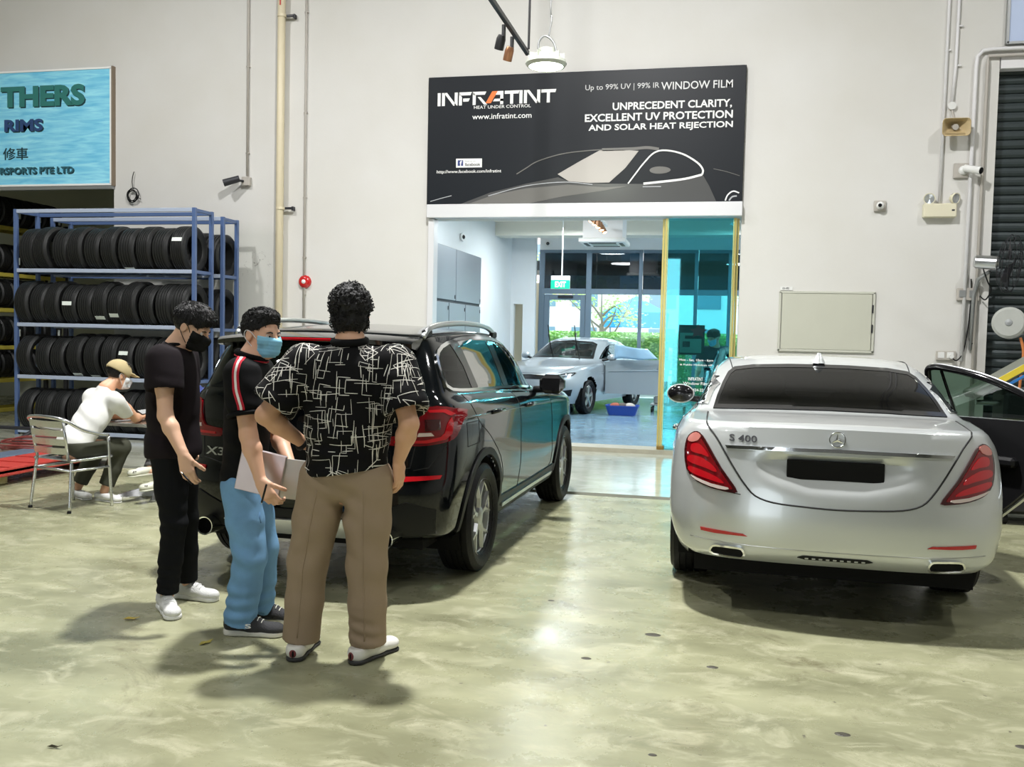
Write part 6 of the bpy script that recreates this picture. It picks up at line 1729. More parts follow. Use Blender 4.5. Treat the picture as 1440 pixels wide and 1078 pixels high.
mb = MB(); mb.prism([(-.05, 0), (.05, 0), (0, -.04)], (.10, -.172, .50), (1, 0, 0), (0, 0, 1), (0, -.004, 0)); ob('white_tag', mb, M['sign_white'], bg_)
wm = thing('wheel_balancer', 'grey workshop machine with a slanted hood and yellow sticker by the shutter', 'machine', (3.55, 11.7, 0))
Rw = np.array(Matrix.Rotation(-math.radians(33), 3, 'Y'))
mb = MB(); mb.box((-.20, 0, 1.34), (1.15, .45, .10), .02, R=Rw); ob('hood', mb, mat('machine_olive', (.22, .23, .19), .5), wm)
mb = MB(); mb.box((-.30, -.232, 1.29), (.34, .01, .07), .002, R=Rw); ob('yellow_sticker', mb, mat('sticker_yellow', (.72, .56, .05), .5), wm)
mb = MB(); mb.box((-.21, -.232, 1.25), (.34, .01, .03), .002, R=Rw); ob('blue_strip', mb, mat('strip_blue', (.03, .18, .50), .5), wm)
mb = MB(); mb.box((.0, .05, .55), (.7, .5, 1.08), .04); ob('cabinet', mb, M['dark_metal'], wm)
mb = MB(); mb.cyl((-.35, 0, .95), (-.60, 0, .95), .03, .03, 12); ob('spindle', mb, M['satin'], wm)
# ---------------------------------------------------------------- the street beyond the showroom glass
grs = mat('street_grass', (.16, .26, .07), .9, var=(3, .3))
slab('floor_street', -40, 40, 24.15, 90, -.3, -.05, mat('street_paving', (.55, .52, .50), .8, var=(.6, .1)))
slab('trim_canopy', -12, 14, 24.2, 26.2, 3.35, 3.6, mat('canopy_dark', (.05, .06, .065), .7))
leafm = []
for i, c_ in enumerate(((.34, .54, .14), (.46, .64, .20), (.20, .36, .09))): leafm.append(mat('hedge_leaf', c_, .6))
def leaf_cloud(n, fn, size, rng):
    mb = MB(); V = np.zeros((n * 4, 3)); F = []
    for i in range(n):
        p = np.array(fn(rng)); d = nrm(np.array([rng.gauss(0, 1), rng.gauss(0, 1), rng.gauss(0, 1)])); u, v, _ = frame(d); s = size * rng.uniform(.6, 1.3)
        V[4 * i:4 * i + 4] = [p - u * s, p - v * s * .5, p + u * s, p + v * s * .5]; F.append((4 * i, 4 * i + 1, 4 * i + 2, 4 * i + 3))
    mb.add(V, F); return mb
rng = random.Random(12)
for hx, hl in ((-6.2, 'clipped green hedge outside, left part behind the glass exit door'), (-3.0, 'clipped green hedge outside behind the silver coupe'), (.2, 'clipped green hedge outside behind the tinted door'), (3.4, 'clipped green hedge outside, right end')):
    h_ = thing('hedge', hl, 'hedge', (hx, 28.0, -.05))
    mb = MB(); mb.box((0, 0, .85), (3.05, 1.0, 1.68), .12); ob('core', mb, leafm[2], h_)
    for j in range(2):
        def fn(r):
            f = r.random()
            if f < .45: return (r.uniform(-1.54, 1.54), -.52 + r.uniform(-.10, .04), r.uniform(.05, 1.75))
            return (r.uniform(-1.54, 1.54), r.uniform(-.55, .55), 1.70 + r.uniform(-.06, .12))
        tag(ob('foliage', leaf_cloud(1500, fn, .055, rng), leafm[j], h_), kind='stuff')
def tree(label, loc, h_, cr, n, seed):
    rg = random.Random(seed); t = thing('tree', label, 'tree', loc)
    mb = MB(); mb.tube(crom([(0, 0, 0), (.05, 0, h_ * .3), (-.03, 0, h_ * .55)], 4), [.12] * 4 + [.09] * 4 + [.07], 8); ob('trunk', mb, mat('bark', (.20, .15, .11), .9), t, True)
    tips = []
    for k in range(9):
        a = k * 2.4; e = vec(math.cos(a), math.sin(a), 0); z0 = h_ * (.38 + .03 * k); tip = e * cr * rg.uniform(.5, .95) + vec(0, 0, h_ * rg.uniform(.55, .95)); tips.append(tip)
        mb = MB(); mb.tube(crom([(0, 0, z0), e * cr * .3 + vec(0, 0, z0 + .35), tip], 4), [.05, .045, .04, .035, .03, .025, .02, .015, .01], 6); ob('branch', mb, bpy.data.materials['bark'], t, True)
    def fn(r): c_ = tips[r.randrange(len(tips))]; return c_ + np.array([r.gauss(0, .30), r.gauss(0, .30), r.gauss(0, .20)])
    tag(ob('foliage', leaf_cloud(n, fn, .07, rg), leafm[1], t), kind='stuff')
tree('slender street tree with sparse leaves outside the middle window', (-4.1, 33, -.05), 3.9, 1.5, 900, 5)
tree('leafy street tree outside to the right behind the tinted glass', (2.0, 36, -.05), 5.0, 2.0, 1300, 6)
tree('street tree outside to the far left', (-8.5, 37, -.05), 5.0, 1.8, 1000, 7)
# buildings across the street
def building(label, x, y, w, d, h_, col, rows, cols):
    b = thing('building', label, 'building', (x, y, -.05)); wm_ = mat('facade', col, .8)
    mb = MB(); mb.box((0, 0, h_ / 2), (w, d, h_)); ob('wall', mb, wm_, b)
    gm_ = bpy.data.materials.get('far_window') or mat('far_window', (.18, .26, .32), .2)
    for i in range(rows):
        for j in range(cols):
            mb = MB(); mb.box((-w / 2 + (j + .5) * w / cols, -d / 2 - .03, 1.6 + i * 2.6), (w / cols * .6, .06, 1.3)); ob('window', mb, gm_, b)
    mb = MB(); mb.box((0, 0, h_ + .1), (w + .4, d + .4, .2)); ob('roof_slab', mb, wm_, b)
building('pale pink building across the street on the left', -15, 62, 16, 8, 9, (.75, .60, .56), 3, 6)
building('white low building across the street in the middle', 2, 64, 14, 8, 7, (.78, .78, .76), 2, 5)
building('pale blue building across the street on the right', 18, 60, 12, 8, 10, (.45, .62, .72), 3, 4)
bv = thing('awning', 'blue awning tent across the street outside the window', 'tent', (-4.4, 50, -.05))
mb = MB(); V = [(-1.6, -1.2, 2.2), (1.6, -1.2, 2.2), (1.6, 1.2, 2.2), (-1.6, 1.2, 2.2), (-1.7, -1.3, 3.0), (1.7, -1.3, 3.0), (1.7, 1.3, 3.0), (-1.7, 1.3, 3.0), (0, 0, 3.9)]
mb.add(V, [(0, 1, 5, 4), (1, 2, 6, 5), (2, 3, 7, 6), (3, 0, 4, 7), (4, 5, 8), (5, 6, 8), (6, 7, 8), (7, 4, 8)]); ob('canvas', mb, mat('awning_blue', (.03, .28, .60), .7), bv)
for x in (-1.5, 1.5):
    for y in (-1.1, 1.1): mb = MB(); mb.cyl((x, y, 0), (x, y, 2.3), .05, .05, 8); ob('pole', mb, M['steel_grey'], bv)
# parked cars in the street (copies of the coupe in other colours)
def street_car(label, loc, rz, col):
    c = copy_tree(coupe_root); c.location = loc; c.rotation_euler = (0, 0, rz); c['label'] = label
    pm = mat('street_car_paint', col, .3, .2, 1.0)
    for ch in c.children_recursive:
        for sl in ch.material_slots:
            if sl.material == M['kia_paint']: sl.link = 'OBJECT'; sl.material = pm
    for ch in list(c.children):
        if ch.name.startswith('open_door') or ch.name.startswith('wiper'):
            for q in list(ch.children_recursive) + [ch]: bpy.data.objects.remove(q)
    return c
street_car('red car parked in the street left of the tree outside', (-8.2, 44, -.05), PI / 2 + .02, (.55, .04, .04))
street_car('pale grey car parked in the street right of the tree outside', (-2.6, 43, -.05), PI / 2 - .03, (.62, .64, .68))
street_car('white car parked far right in the street outside', (3.4, 44, -.05), PI / 2, (.75, .75, .75))
# ---------------------------------------------------------------- figures: smooth-blended volumes turned into one continuous skin
class Field:
    def __init__(s, lo, hi, h):
        s.lo = np.array(lo, float); s.h = h
        s.n = np.maximum(4, np.ceil((np.array(hi, float) - s.lo) / h).astype(int) + 1)
        s.d = np.full(s.n, 0.5, np.float32)
    def block(s, a, b):
        i0 = np.clip(np.floor((np.array(a) - s.lo) / s.h).astype(int), 0, s.n); i1 = np.clip(np.ceil((np.array(b) - s.lo) / s.h).astype(int) + 1, 0, s.n)
        if np.any(i1 <= i0): return None
        ax = [(s.lo[k] + s.h * np.arange(i0[k], i1[k])).astype(np.float32) for k in range(3)]
        X, Y, Z = np.meshgrid(*ax, indexing='ij')
        return tuple(slice(i0[k], i1[k]) for k in range(3)), X, Y, Z
    def _mix(s, sl, d2, k, sub=False):
        d1 = s.d[sl]
        if sub:
            hh = np.clip(.5 - .5 * (d1 + d2) / k, 0, 1); s.d[sl] = d1 * (1 - hh) - d2 * hh + k * hh * (1 - hh)
        else:
            hh = np.clip(.5 + .5 * (d2 - d1) / k, 0, 1); s.d[sl] = d2 * (1 - hh) + d1 * hh - k * hh * (1 - hh)
    def cone(s, a, b, ra, rb, k=.02, flat=None, sub=False):
        """tapered capsule; flat=(direction, factor) squeezes its section along a direction"""
        a = vec(*a); b = vec(*b); m = max(ra, rb) * (max(1, flat[1]) if flat else 1) + k + 2 * s.h
        B = s.block(np.minimum(a, b) - m, np.maximum(a, b) + m)
        if B is None: return s
        sl, X, Y, Z = B
        px, py, pz = X - a[0], Y - a[1], Z - a[2]; d = b - a; L = max(d @ d, 1e-9)
        t = np.clip((px * d[0] + py * d[1] + pz * d[2]) / L, 0, 1)
        px -= t * d[0]; py -= t * d[1]; pz -= t * d[2]
        if flat:
            n = nrm(flat[0]); q = (px * n[0] + py * n[1] + pz * n[2]) * (1 / flat[1] - 1)
            px += n[0] * q; py += n[1] * q; pz += n[2] * q
        s._mix(sl, np.sqrt(px * px + py * py + pz * pz) - (ra + (rb - ra) * t), k, sub)
        return s
    def ell(s, c, r, R=None, k=.02, sub=False):
        c = vec(*c); r = vec(*r); R = np.eye(3) if R is None else np.array(R); m = r.max() + k + 2 * s.h
        B = s.block(c - m, c + m)
        if B is None: return s
        sl, X, Y, Z = B
        px, py, pz = X - c[0], Y - c[1], Z - c[2]
        q = [(px * R[0, i] + py * R[1, i] + pz * R[2, i]) / r[i] for i in range(3)]
        k0 = np.sqrt(q[0]**2 + q[1]**2 + q[2]**2); k1 = np.sqrt((q[0] / r[0])**2 + (q[1] / r[1])**2 + (q[2] / r[2])**2) + 1e-9
        s._mix(sl, np.where(k0 < 1e-4, -r.min(), k0 * (k0 - 1) / k1), k, sub)
        return s
    def cut(s, p, n, k=.006):
        """keep the side the normal points away from"""
        n = nrm(n); p = vec(*p)
        g = [(s.lo[i] + s.h * np.arange(s.n[i])) for i in range(3)]
        d2 = (g[0] - p[0])[:, None, None] * n[0] + (g[1] - p[1])[None, :, None] * n[1] + (g[2] - p[2])[None, None, :] * n[2]
        d2 = d2.astype(np.float32)
        hh = np.clip(.5 - .5 * (d2 - s.d) / k, 0, 1)
        s.d = d2 * (1 - hh) + s.d * hh + k * hh * (1 - hh)
        return s
    def warp(s, fn, c=None, r=None):
        """add a displacement fn(X,Y,Z), optionally faded around a centre"""
        B = s.block(vec(*c) - r, vec(*c) + r) if c is not None else s.block(s.lo, s.lo + s.h * s.n)
        if B is None: return s
        sl, X, Y, Z = B
        e = fn(X, Y, Z)
        if c is not None: e = e * np.clip(1 - np.sqrt((X - c[0])**2 + (Y - c[1])**2 + (Z - c[2])**2) / r, 0, 1)
        s.d[sl] += e.astype(np.float32)
        return s
    def mesh(s, name, m, parent, base=(0, 0, 0)):
        d = s.d; n = d.shape
        ins = d < 0
        c = np.zeros([k - 1 for k in n], np.int8)
        for i in (0, 1):
            for j in (0, 1):
                for k in (0, 1): c += ins[i:n[0] - 1 + i, j:n[1] - 1 + j, k:n[2] - 1 + k]
        act = np.argwhere((c > 0) & (c < 8))
        if len(act) == 0: return None
        idx = np.full(c.shape, -1, np.int32); idx[tuple(act.T)] = np.arange(len(act))
        P = np.zeros((len(act), 3)); W_ = np.zeros(len(act))
        cor = [np.array(q) for q in ((0, 0, 0), (1, 0, 0), (0, 1, 0), (1, 1, 0), (0, 0, 1), (1, 0, 1), (0, 1, 1), (1, 1, 1))]
        val = [d[tuple((act + q).T)] for q in cor]
        for a, b in ((0, 1), (2, 3), (4, 5), (6, 7), (0, 2), (1, 3), (4, 6), (5, 7), (0, 4), (1, 5), (2, 6), (3, 7)):
            va, vb = val[a], val[b]; x = (va < 0) != (vb < 0)
            t = np.where(x, va / np.where(x, va - vb, 1), 0)
            P += np.where(x[:, None], cor[a] + t[:, None] * (cor[b] - cor[a]), 0); W_ += x
        V = (act + P / np.maximum(W_, 1)[:, None]) * s.h + s.lo - np.array(base)
        quads = []
        for ax in range(3):
            u, v = (ax + 1) % 3, (ax + 2) % 3
            sl0 = [slice(1, k - 1) for k in n]; sl1 = [slice(1, k - 1) for k in n]
            sl0[ax] = slice(0, n[ax] - 1); sl1[ax] = slice(1, n[ax])
            A = ins[tuple(sl0)]; B_ = ins[tuple(sl1)]
            e = np.argwhere(A != B_)
            if len(e) == 0: continue
            flip = A[tuple(e.T)]
            off = np.ones(3, int); off[ax] = 0; e = e + off
            du = np.zeros(3, int); du[u] = 1; dv = np.zeros(3, int); dv[v] = 1
            q = np.stack([idx[tuple((e - du - dv).T)], idx[tuple((e - dv).T)], idx[tuple(e.T)], idx[tuple((e - du).T)]], 1)
            q[~flip] = q[~flip][:, ::-1]
            quads.append(q[(q >= 0).all(1)])
        Q = np.concatenate(quads)
        # light smoothing keeps the voxel steps out
        for _ in range(2):
            acc = np.zeros_like(V); cnt = np.zeros(len(V))
            for i in range(4):
                a, b = Q[:, i], Q[:, (i + 1) % 4]
                np.add.at(acc, a, V[b]); np.add.at(acc, b, V[a]); np.add.at(cnt, a, 1); np.add.at(cnt, b, 1)
            V = V * .55 + .45 * acc / np.maximum(cnt, 1)[:, None]
        me = bpy.data.meshes.new(name)
        me.vertices.add(len(V)); me.vertices.foreach_set('co', V.ravel())
        me.loops.add(len(Q) * 4); me.loops.foreach_set('vertex_index', Q.ravel().astype(np.int32))
        me.polygons.add(len(Q)); me.polygons.foreach_set('loop_start', np.arange(0, len(Q) * 4, 4, dtype=np.int32))
        me.update(calc_edges=True)
        me.polygons.foreach_set('use_smooth', np.ones(len(Q), bool)); me.validate()
        return link(name, me, m, parent)

def basis(fwd, up):
    f = nrm(fwd); u = nrm(np.array(up) - f * (np.array(up) @ f)); r = np.cross(f, u)
    return np.stack([r, f, u], 1)        # columns: right, forward, up

def hand(F, w, d, palm, thumb, curl=(.35, .5, .5), s=1.0, spread=.02, tcurl=.35):
    """five fingers; d = direction of the hand, palm = normal out of the palm, thumb = side of the thumb"""
    w = vec(*w); d = nrm(d); palm = nrm(np.array(palm) - d * (np.array(palm) @ d)); lat = nrm(np.array(thumb) - d * (np.array(thumb) @ d) - palm * (np.array(thumb) @ palm))
    F.cone(w - d * .02, w + d * .03 * s, .026 * s, .027 * s, .012, (palm, .75))
    for i, (o, L, r0) in enumerate(((.030, .088, .0100), (.010, .092, .0105), (-.010, .088, .0100), (-.028, .080, .0090))):
        k0 = w + d * L * s + lat * o * s
        F.cone(w + d * .015 * s + lat * o * .6 * s, k0, .017 * s, .0125 * s, .014)
        a = 0.0; p = k0; e = nrm(d + lat * spread * (1.5 - i)); fl = (1.0, 1.1, 1.02, .8)[i]
        for j, sl in enumerate((.044, .027, .022)):
            a += curl[j] * (1 + .08 * i)
            q = p + (e * math.cos(a) + palm * math.sin(a)) * sl * fl * s
            F.cone(p, q, r0 * s * (1 - .06 * j), r0 * s * (.94 - .08 * j), .004); p = q
    b = w + d * .025 * s + lat * .022 * s; p = b; e = nrm(d * .72 + lat * .70)
    F.cone(w + d * .01 * s + lat * .012 * s, b + e * .02 * s, .017 * s, .0145 * s, .012)
    a = 0
    for j, sl in enumerate((.042, .032, .026)):
        a += tcurl
        q = p + nrm(e * math.cos(a) + (palm * .8 + d * .35) * math.sin(a)) * sl * s
        F.cone(p, q, .0125 * s * (1 - .06 * j), .0118 * s * (1 - .08 * j), .005); p = q

def head_prims(F, c, R, s=1.0, e=0.0, ears=True):
    T = lambda x, y, z: np.array(c) + R @ (vec(x, y, z) * s)
    F.ell(T(0, -.014, .036), vec(.077, .098, .086) * s + e, R, .02)
    F.ell(T(0, .030, -.025), vec(.064, .066, .085) * s + e, R, .025)
    F.ell(T(0, .048, -.088), vec(.046, .042, .032) * s + e, R, .03)
    F.cone(T(-.045, .0, -.06), T(-.02, .06, -.095), (.022) * s + e, .018 * s + e, .02); F.cone(T(.045, .0, -.06), T(.02, .06, -.095), .022 * s + e, .018 * s + e, .02)
    F.cone(T(-.032, .082, .022), T(.032, .082, .022), .013 * s + e, .013 * s + e, .016)
    F.cone(T(0, .094, .012), T(0, .117, -.030), .008 * s + e, .013 * s + e, .012)
    F.ell(T(-.012, .104, -.033), vec(.010, .011, .009) * s + e, R, .008); F.ell(T(.012, .104, -.033), vec(.010, .011, .009) * s + e, R, .008)
    F.ell(T(-.046, .066, -.025), vec(.020, .020, .022) * s + e, R, .02); F.ell(T(.046, .066, -.025), vec(.020, .020, .022) * s + e, R, .02)
    if e == 0:
        F.ell(T(-.033, .094, .000), vec(.017, .014, .010) * s, R, .010, sub=True); F.ell(T(.033, .094, .000), vec(.017, .014, .010) * s, R, .010, sub=True)
        F.cone(T(-.018, .094, -.062), T(.018, .094, -.062), .007 * s, .007 * s, .008); F.cone(T(-.016, .091, -.074), T(.016, .091, -.074), .008 * s, .008 * s, .008)
    if ears:
        for sg in (-1, 1):
            F.ell(T(sg * .080, -.008, -.008), vec(.010, .020, .031) * s, R @ np.array(Matrix.Rotation(sg * .25, 3, 'Z')), .008)
            F.ell(T(sg * .089, -.004, -.006), vec(.006, .011, .018) * s, R, .006, sub=True)
    return T

def walk(bvh, p, dirn, length, step=.012):
    """follow a surface from p in a direction; returns points and normals"""
    out = []; p = Vector(p); dr = Vector(dirn)
    for _ in range(max(2, int(length / step) + 1)):
        h = bvh.find_nearest(p)
        if h[0] is None: break
        out.append((np.array(h[0][:]), np.array(h[1][:])))
        n = h[1]; dr = (dr - n * dr.dot(n))
        if dr.length < 1e-5: break
        dr.normalize(); p = h[0] + dr * step
    return out

def ribbon(mb, pts, w, lift=.0018):
    if len(pts) < 2: return
    V = []; F = []; m = len(pts)
    for i, (p, n) in enumerate(pts):
        t = nrm(pts[min(i + 1, m - 1)][0] - pts[max(i - 1, 0)][0]); l = nrm(np.cross(n, t)); ww = w * (1 - .35 * abs(2 * i / (m - 1) - 1))
        V += [p + n * lift - l * ww / 2, p + n * lift + l * ww / 2]
    for i in range(m - 1): F.append((2 * i, 2 * i + 1, 2 * i + 3, 2 * i + 2))
    mb.add(V, F)

def bvh_of(o):
    me = o.data
    return BVHTree.FromPolygons([v.co for v in me.vertices], [tuple(p.vertices) for p in me.polygons])

def folds(dirn, freq, amp, ph=0.0, d2=(0, 0, 1), f2=0.0):
    d = nrm(dirn); e = nrm(d2)
    def fn(X, Y, Z):
        a = X * d[0] + Y * d[1] + Z * d[2]; b = X * e[0] + Y * e[1] + Z * e[2]
        return amp * np.sin(a * freq + ph + 1.3 * np.sin(b * f2))
    return fn

def shoe(root, an, toe, m_up, m_sole, base, L=.285, style='sneaker', heel=None):
    """one shoe standing on the floor below the ankle, pointing along toe (2-D direction)"""
    f = nrm(vec(toe[0], toe[1], 0)); R = basis(f, vec(0, 0, 1)); z0 = heel if heel is not None else 0.0
    o = vec(an[0], an[1], z0); k = L / .285
    T = lambda x, y, z: o + R @ vec(x * k, y * k, z)
    lo = o - vec(.26, .26, .01); hi = o + vec(.26, .26, .17)
    U = Field(lo, hi, .005)
    low = style == 'loafer'
    U.cone(T(0, -.050, .052), T(0, .08, .046), .041 * k, .040 * k, .02); U.cone(T(0, .06, .044), T(0, .175, .036), .042 * k, .036 * k, .025, (vec(0, 0, 1), .8))
    U.ell(T(0, .165, .036), (.046 * k, .060 * k, .032), R, .02)
    if not low: U.cone(T(0, -.045, .07), T(0, -.030, .100), .043 * k, .040 * k, .02); U.cone(T(0, -.02, .085), T(0, .07, .068), .034 * k, .028 * k, .02)
    else: U.cone(T(0, -.05, .05), T(0, .02, .060), .043 * k, .036 * k, .02)
    U.cut(T(0, 0, .018), (0, 0, -1), .004); U.cut(T(0, 0, .078 if low else .112), (0, 0, 1), .006)
    up = U.mesh('shoe', m_up, root, base)
    S_ = Field(lo, hi, .005)
    S_.cone(T(0, -.050, .015), T(0, .075, .015), .045 * k, .040 * k, .01); S_.cone(T(0, .075, .015), T(0, .172, .015), .040 * k, .050 * k, .02)
    S_.cut(T(0, 0, .001), (0, 0, -1), .003); S_.cut(T(0, 0, .020 if low else .032), nrm(R @ vec(0, .03, 1)), .004)
    S_.mesh('sole', m_sole, up, (0, 0, 0) if False else base)
    if style == 'sneaker':
        bv = bvh_of(up)
        mb = MB()
        for i in range(5):
            y = .030 + i * .020; c_ = T(0, y, .12) - np.array(base); lat = R[:, 0]
            P = []
            for t in np.linspace(-1, 1, 7):
                h = bv.ray_cast(Vector(c_ + lat * .026 * t), Vector((0, 0, -1)))
                if h[0] is not None: P.append(np.array(h[0][:]) + vec(0, 0, .002))
            if len(P) > 2: mb.tube(P, .0028, 5)
        if mb.v: tag(ob('laces', mb, m_sole if m_sole != m_up else M['fabric_dark'], up), kind='stuff')
    return up
# ---------------------------------------------------------------- people
def cloth(name, col, rough=.85, sc=260, st=.12): return mat(name, col, rough, 0, 0, .12, var=(7, .10), bump=(sc, st))
M['fabric_dark'] = cloth('dark_fabric', (.009, .0085, .0095))
SKIN = [mat('skin_light', (.70, .405, .265), .5, var=(14, .07)), mat('skin_tan', (.62, .345, .21), .5, var=(14, .07)), mat('skin_fair', (.74, .45, .30), .5, var=(14, .07))]
HAIRM = mat('black_hair', (.006, .0055, .0055), .45, spec=.35, bump=(160, .4, (1, 1, .25)))
M['eye_white'] = mat('eye_white', (.72, .70, .68), .25); M['iris'] = mat('dark_iris', (.015, .010, .008), .15)

def limb(F, pts, rad, k=.02, flat=None):
    for a, b, ra, rb in zip(pts[:-1], pts[1:], rad[:-1], rad[1:]): F.cone(a, b, ra, rb, k, flat)

def person(name_label, J, skin, hands, head_dir, head_up=(0, 0, 1), hs=1.0, build=1.0, sit=False, h=.005):
    """bare continuous figure inside the clothes; returns root, base, head frame"""
    base = vec(*J['base']); root = thing('person', name_label, 'person', tuple(base))
    P = np.array([v for k, v in J.items()]); lo = P.min(0) - .30; hi = P.max(0) + .30; lo[2] = min(P[:, 2].min() - .12, base[2])
    F = Field(lo, hi, h)
    n, sl, sr, hl, hr = (vec(*J[k]) for k in ('neck', 'shL', 'shR', 'hipL', 'hipR'))
    sm = (sl + sr) / 2; hm = (hl + hr) / 2; up = nrm(sm - hm); lat = nrm(sr - sl); fw = nrm(np.cross(up, lat)); R = np.stack([lat, fw, up], 1)
    b = build
    F.ell(sm - up * .13, (.15 * b, .095 * b, .19), R, .05); F.ell((sm + hm) / 2 - up * .05, (.125 * b, .09 * b, .17), R, .05); F.ell(hm, (.15 * b, .10 * b, .13), R, .05)
    F.cone(sl, sr, .055, .055, .05)
    limb(F, [hl, vec(*J['knL']), vec(*J['anL'])], [.082 * b, .055, .038], .03); limb(F, [hr, vec(*J['knR']), vec(*J['anR'])], [.082 * b, .055, .038], .03)
    for s in 'LR':
        a, e, w = (vec(*J[q + s]) for q in ('sh', 'el', 'wr'))
        limb(F, [a, (a + e) / 2, e], [.052 * b, .047 * b, .040 * b], .02)
        m1 = e + (w - e) * .3
        limb(F, [e, m1, w], [.040 * b, .042 * b, .027], .02)
        if s in hands: hand(F, w, *hands[s])
    Rh = basis(head_dir, head_up); hc = vec(*J['head'])
    T = head_prims(F, hc, Rh, hs)
    F.cone(T(0, -.022, -.05), n, .056 * hs, .060 * b, .025); F.cone(n, sm, .060 * b, .07, .05)
    body = F.mesh('body', skin, root, base)
    # eyes, brows
    for sg in (-1, 1):
        mb = MB(); mb.sphere(T(sg * .033, .082, .000) - base, .0125 * hs, 14, 10); e_ = ob('eye', mb, M['eye_white'], root, True)
        mb = MB(); mb.sphere(T(sg * .033, .0905, -.001) - base, .0058 * hs, 12, 8); ob('iris', mb, M['iris'], e_, True)
        mb = MB(); mb.tube([T(sg * .017, .096, .017) - base, T(sg * .033, .097, .021) - base, T(sg * .050, .086, .016) - base], [.0035, .004, .0025], 6); ob('eyebrow', mb, HAIRM, root, True)
        mb = MB(); mb.tube([T(sg * .019, .0945, .003) - base, T(sg * .033, .0985, .0065) - base, T(sg * .048, .090, .003) - base], .0022, 5); ob('eyelid', mb, skin, root, True)
    return root, base, (hc, Rh, T, hs), R

def hair(root, base, HF, style, seed=1):
    """hair volume with separate strands (or curls) breaking its outline"""
    hc, Rh, T, s = HF; rng = random.Random(seed)
    F = Field(hc - .19, hc + .19, .0042)
    if style == 'curly':
        F.ell(T(0, -.022, .044), vec(.090, .106, .096) * s, Rh, .02); F.ell(T(0, -.062, -.030), vec(.080, .058, .075) * s, Rh, .03)
        for _ in range(520):
            v = nrm(vec(rng.gauss(0, 1), rng.gauss(-.2, 1), rng.gauss(.1, 1))); p = T(v[0] * .090, -.022 + v[1] * .106, .038 + v[2] * .100 if v[2] > -.3 else .0 + v[2] * .10)
            F.ell(p, [rng.uniform(.007, .014)] * 3, None, .003)
        F.cut(T(0, .075, .0), Rh @ vec(0, 1, -.55), .01); F.cut(T(0, 0, -.095), Rh @ vec(0, .25, -1), .01)
        for sg in (-1, 1): F.ell(T(sg * .088, .02, -.04), vec(.03, .04, .05) * s, Rh, .01, sub=True)
    else:
        th = .009 if style == 'short' else .015
        F.ell(T(0, -.016, .038), vec(.077 + th, .098 + th, .088 + th) * s, Rh, .02)
        F.ell(T(0, .030, .098), vec(.060, .062, .036 if style == 'short' else .042), Rh, .03)
        if style == 'fringe': F.ell(T(.0, .074, .074), vec(.060, .030, .034), Rh, .03)
        F.cut(T(0, .088, .070 if style == 'short' else .046), Rh @ vec(0, .66, -.75), .006)
        F.cut(T(0, -.10, -.050), Rh @ vec(0, .1, -1), .008)
        for sg in (-1, 1):
            F.ell(T(sg * .098, .040, -.024), vec(.045, .050, .066) * s, Rh, .008, sub=True)
            F.ell(T(sg * .092, -.006, -.016), vec(.022, .026, .040) * s, Rh, .006, sub=True)
    ho = F.mesh('hair', HAIRM, root, base)
    me = ho.data; n = len(me.polygons)
    cen = np.zeros(n * 3); me.polygons.foreach_get('center', cen); cen = cen.reshape(-1, 3)
    nor = np.zeros(n * 3); me.polygons.foreach_get('normal', nor); nor = nor.reshape(-1, 3)
    mb = MB(); upv = Rh[:, 2]; fwv = Rh[:, 1]
    if style == 'curly':
        for _ in range(650):
            i = rng.randrange(n); p, nn = cen[i], nor[i]; u, v, _ = frame(nn + .5 * vec(rng.gauss(0, 1), rng.gauss(0, 1), rng.gauss(0, 1)))
            r_ = rng.uniform(.005, .010); a0 = rng.uniform(0, 6.28)
            mb.tube([p + nn * .003 + r_ * (math.cos(a) * u + math.sin(a) * v) + nn * .004 * (a - a0) / 4 for a in np.linspace(a0, a0 + 4.4, 8)], .0024, 4)
    else:
        for _ in range(900):
            i = rng.randrange(n); p, nn = cen[i], nor[i]; hz = (p + base - hc) @ upv
            if nn @ upv < -.5: continue
            fl = fwv * (.9 if style == 'fringe' else .45) - upv * (.55 if style == 'fringe' else .1) + (upv * .55 if style == 'short' and hz > .06 else -upv * .35) + .35 * vec(rng.gauss(0, 1), rng.gauss(0, 1), rng.gauss(0, 1))
            fl = nrm(fl - nn * (fl @ nn)); L = rng.uniform(.012, .024) * (.55 if hz < .03 else 1) * (1.25 if style == 'fringe' else 1)
            lift = .35 if style == 'short' and hz > .06 else .12
            mb.tube([p - nn * .002, p + fl * L * .5 + nn * L * lift, p + fl * L + nn * L * lift * .8], [.0030, .0024, .0006], 4)
    tag(ob('strands', mb, HAIRM, ho, True), kind='stuff')
    return ho

def face_mask(root, base, HF, m, strap):
    hc, Rh, T, s = HF
    F = Field(hc - .17, hc + .17, .0045)
    head_prims(F, hc, Rh, s, e=.006, ears=False)
    F.cone(T(0, .105, -.02), T(0, .108, -.075), .026, .026, .03)
    F.cut(T(0, .09, -.006), Rh @ vec(0, .12, 1), .004); F.cut(T(0, .09, -.112), Rh @ vec(0, .1, -1), .004); F.cut(T(0, .040, -.05), Rh @ vec(0, -1, .0), .004)
    for z in (-.032, -.050, -.068): F.warp(lambda X, Y, Z, z=z: .0004 * np.cos(((X - hc[0]) * Rh[0, 2] + (Y - hc[1]) * Rh[1, 2] + (Z - hc[2]) * Rh[2, 2] - z) * 350))
    mk = F.mesh('face_mask', m, root, base)
    for sg in (-1, 1):
        mb = MB(); mb.tube(crom([T(sg * .066, .032, -.020) - base, T(sg * .080, .008, .010) - base, T(sg * .088, -.022, .018) - base, T(sg * .089, -.032, -.010) - base, T(sg * .080, -.005, -.045) - base, T(sg * .060, .034, -.085) - base], 5), .0022, 5); ob('ear_loop', mb, strap, mk, True)
    return mk

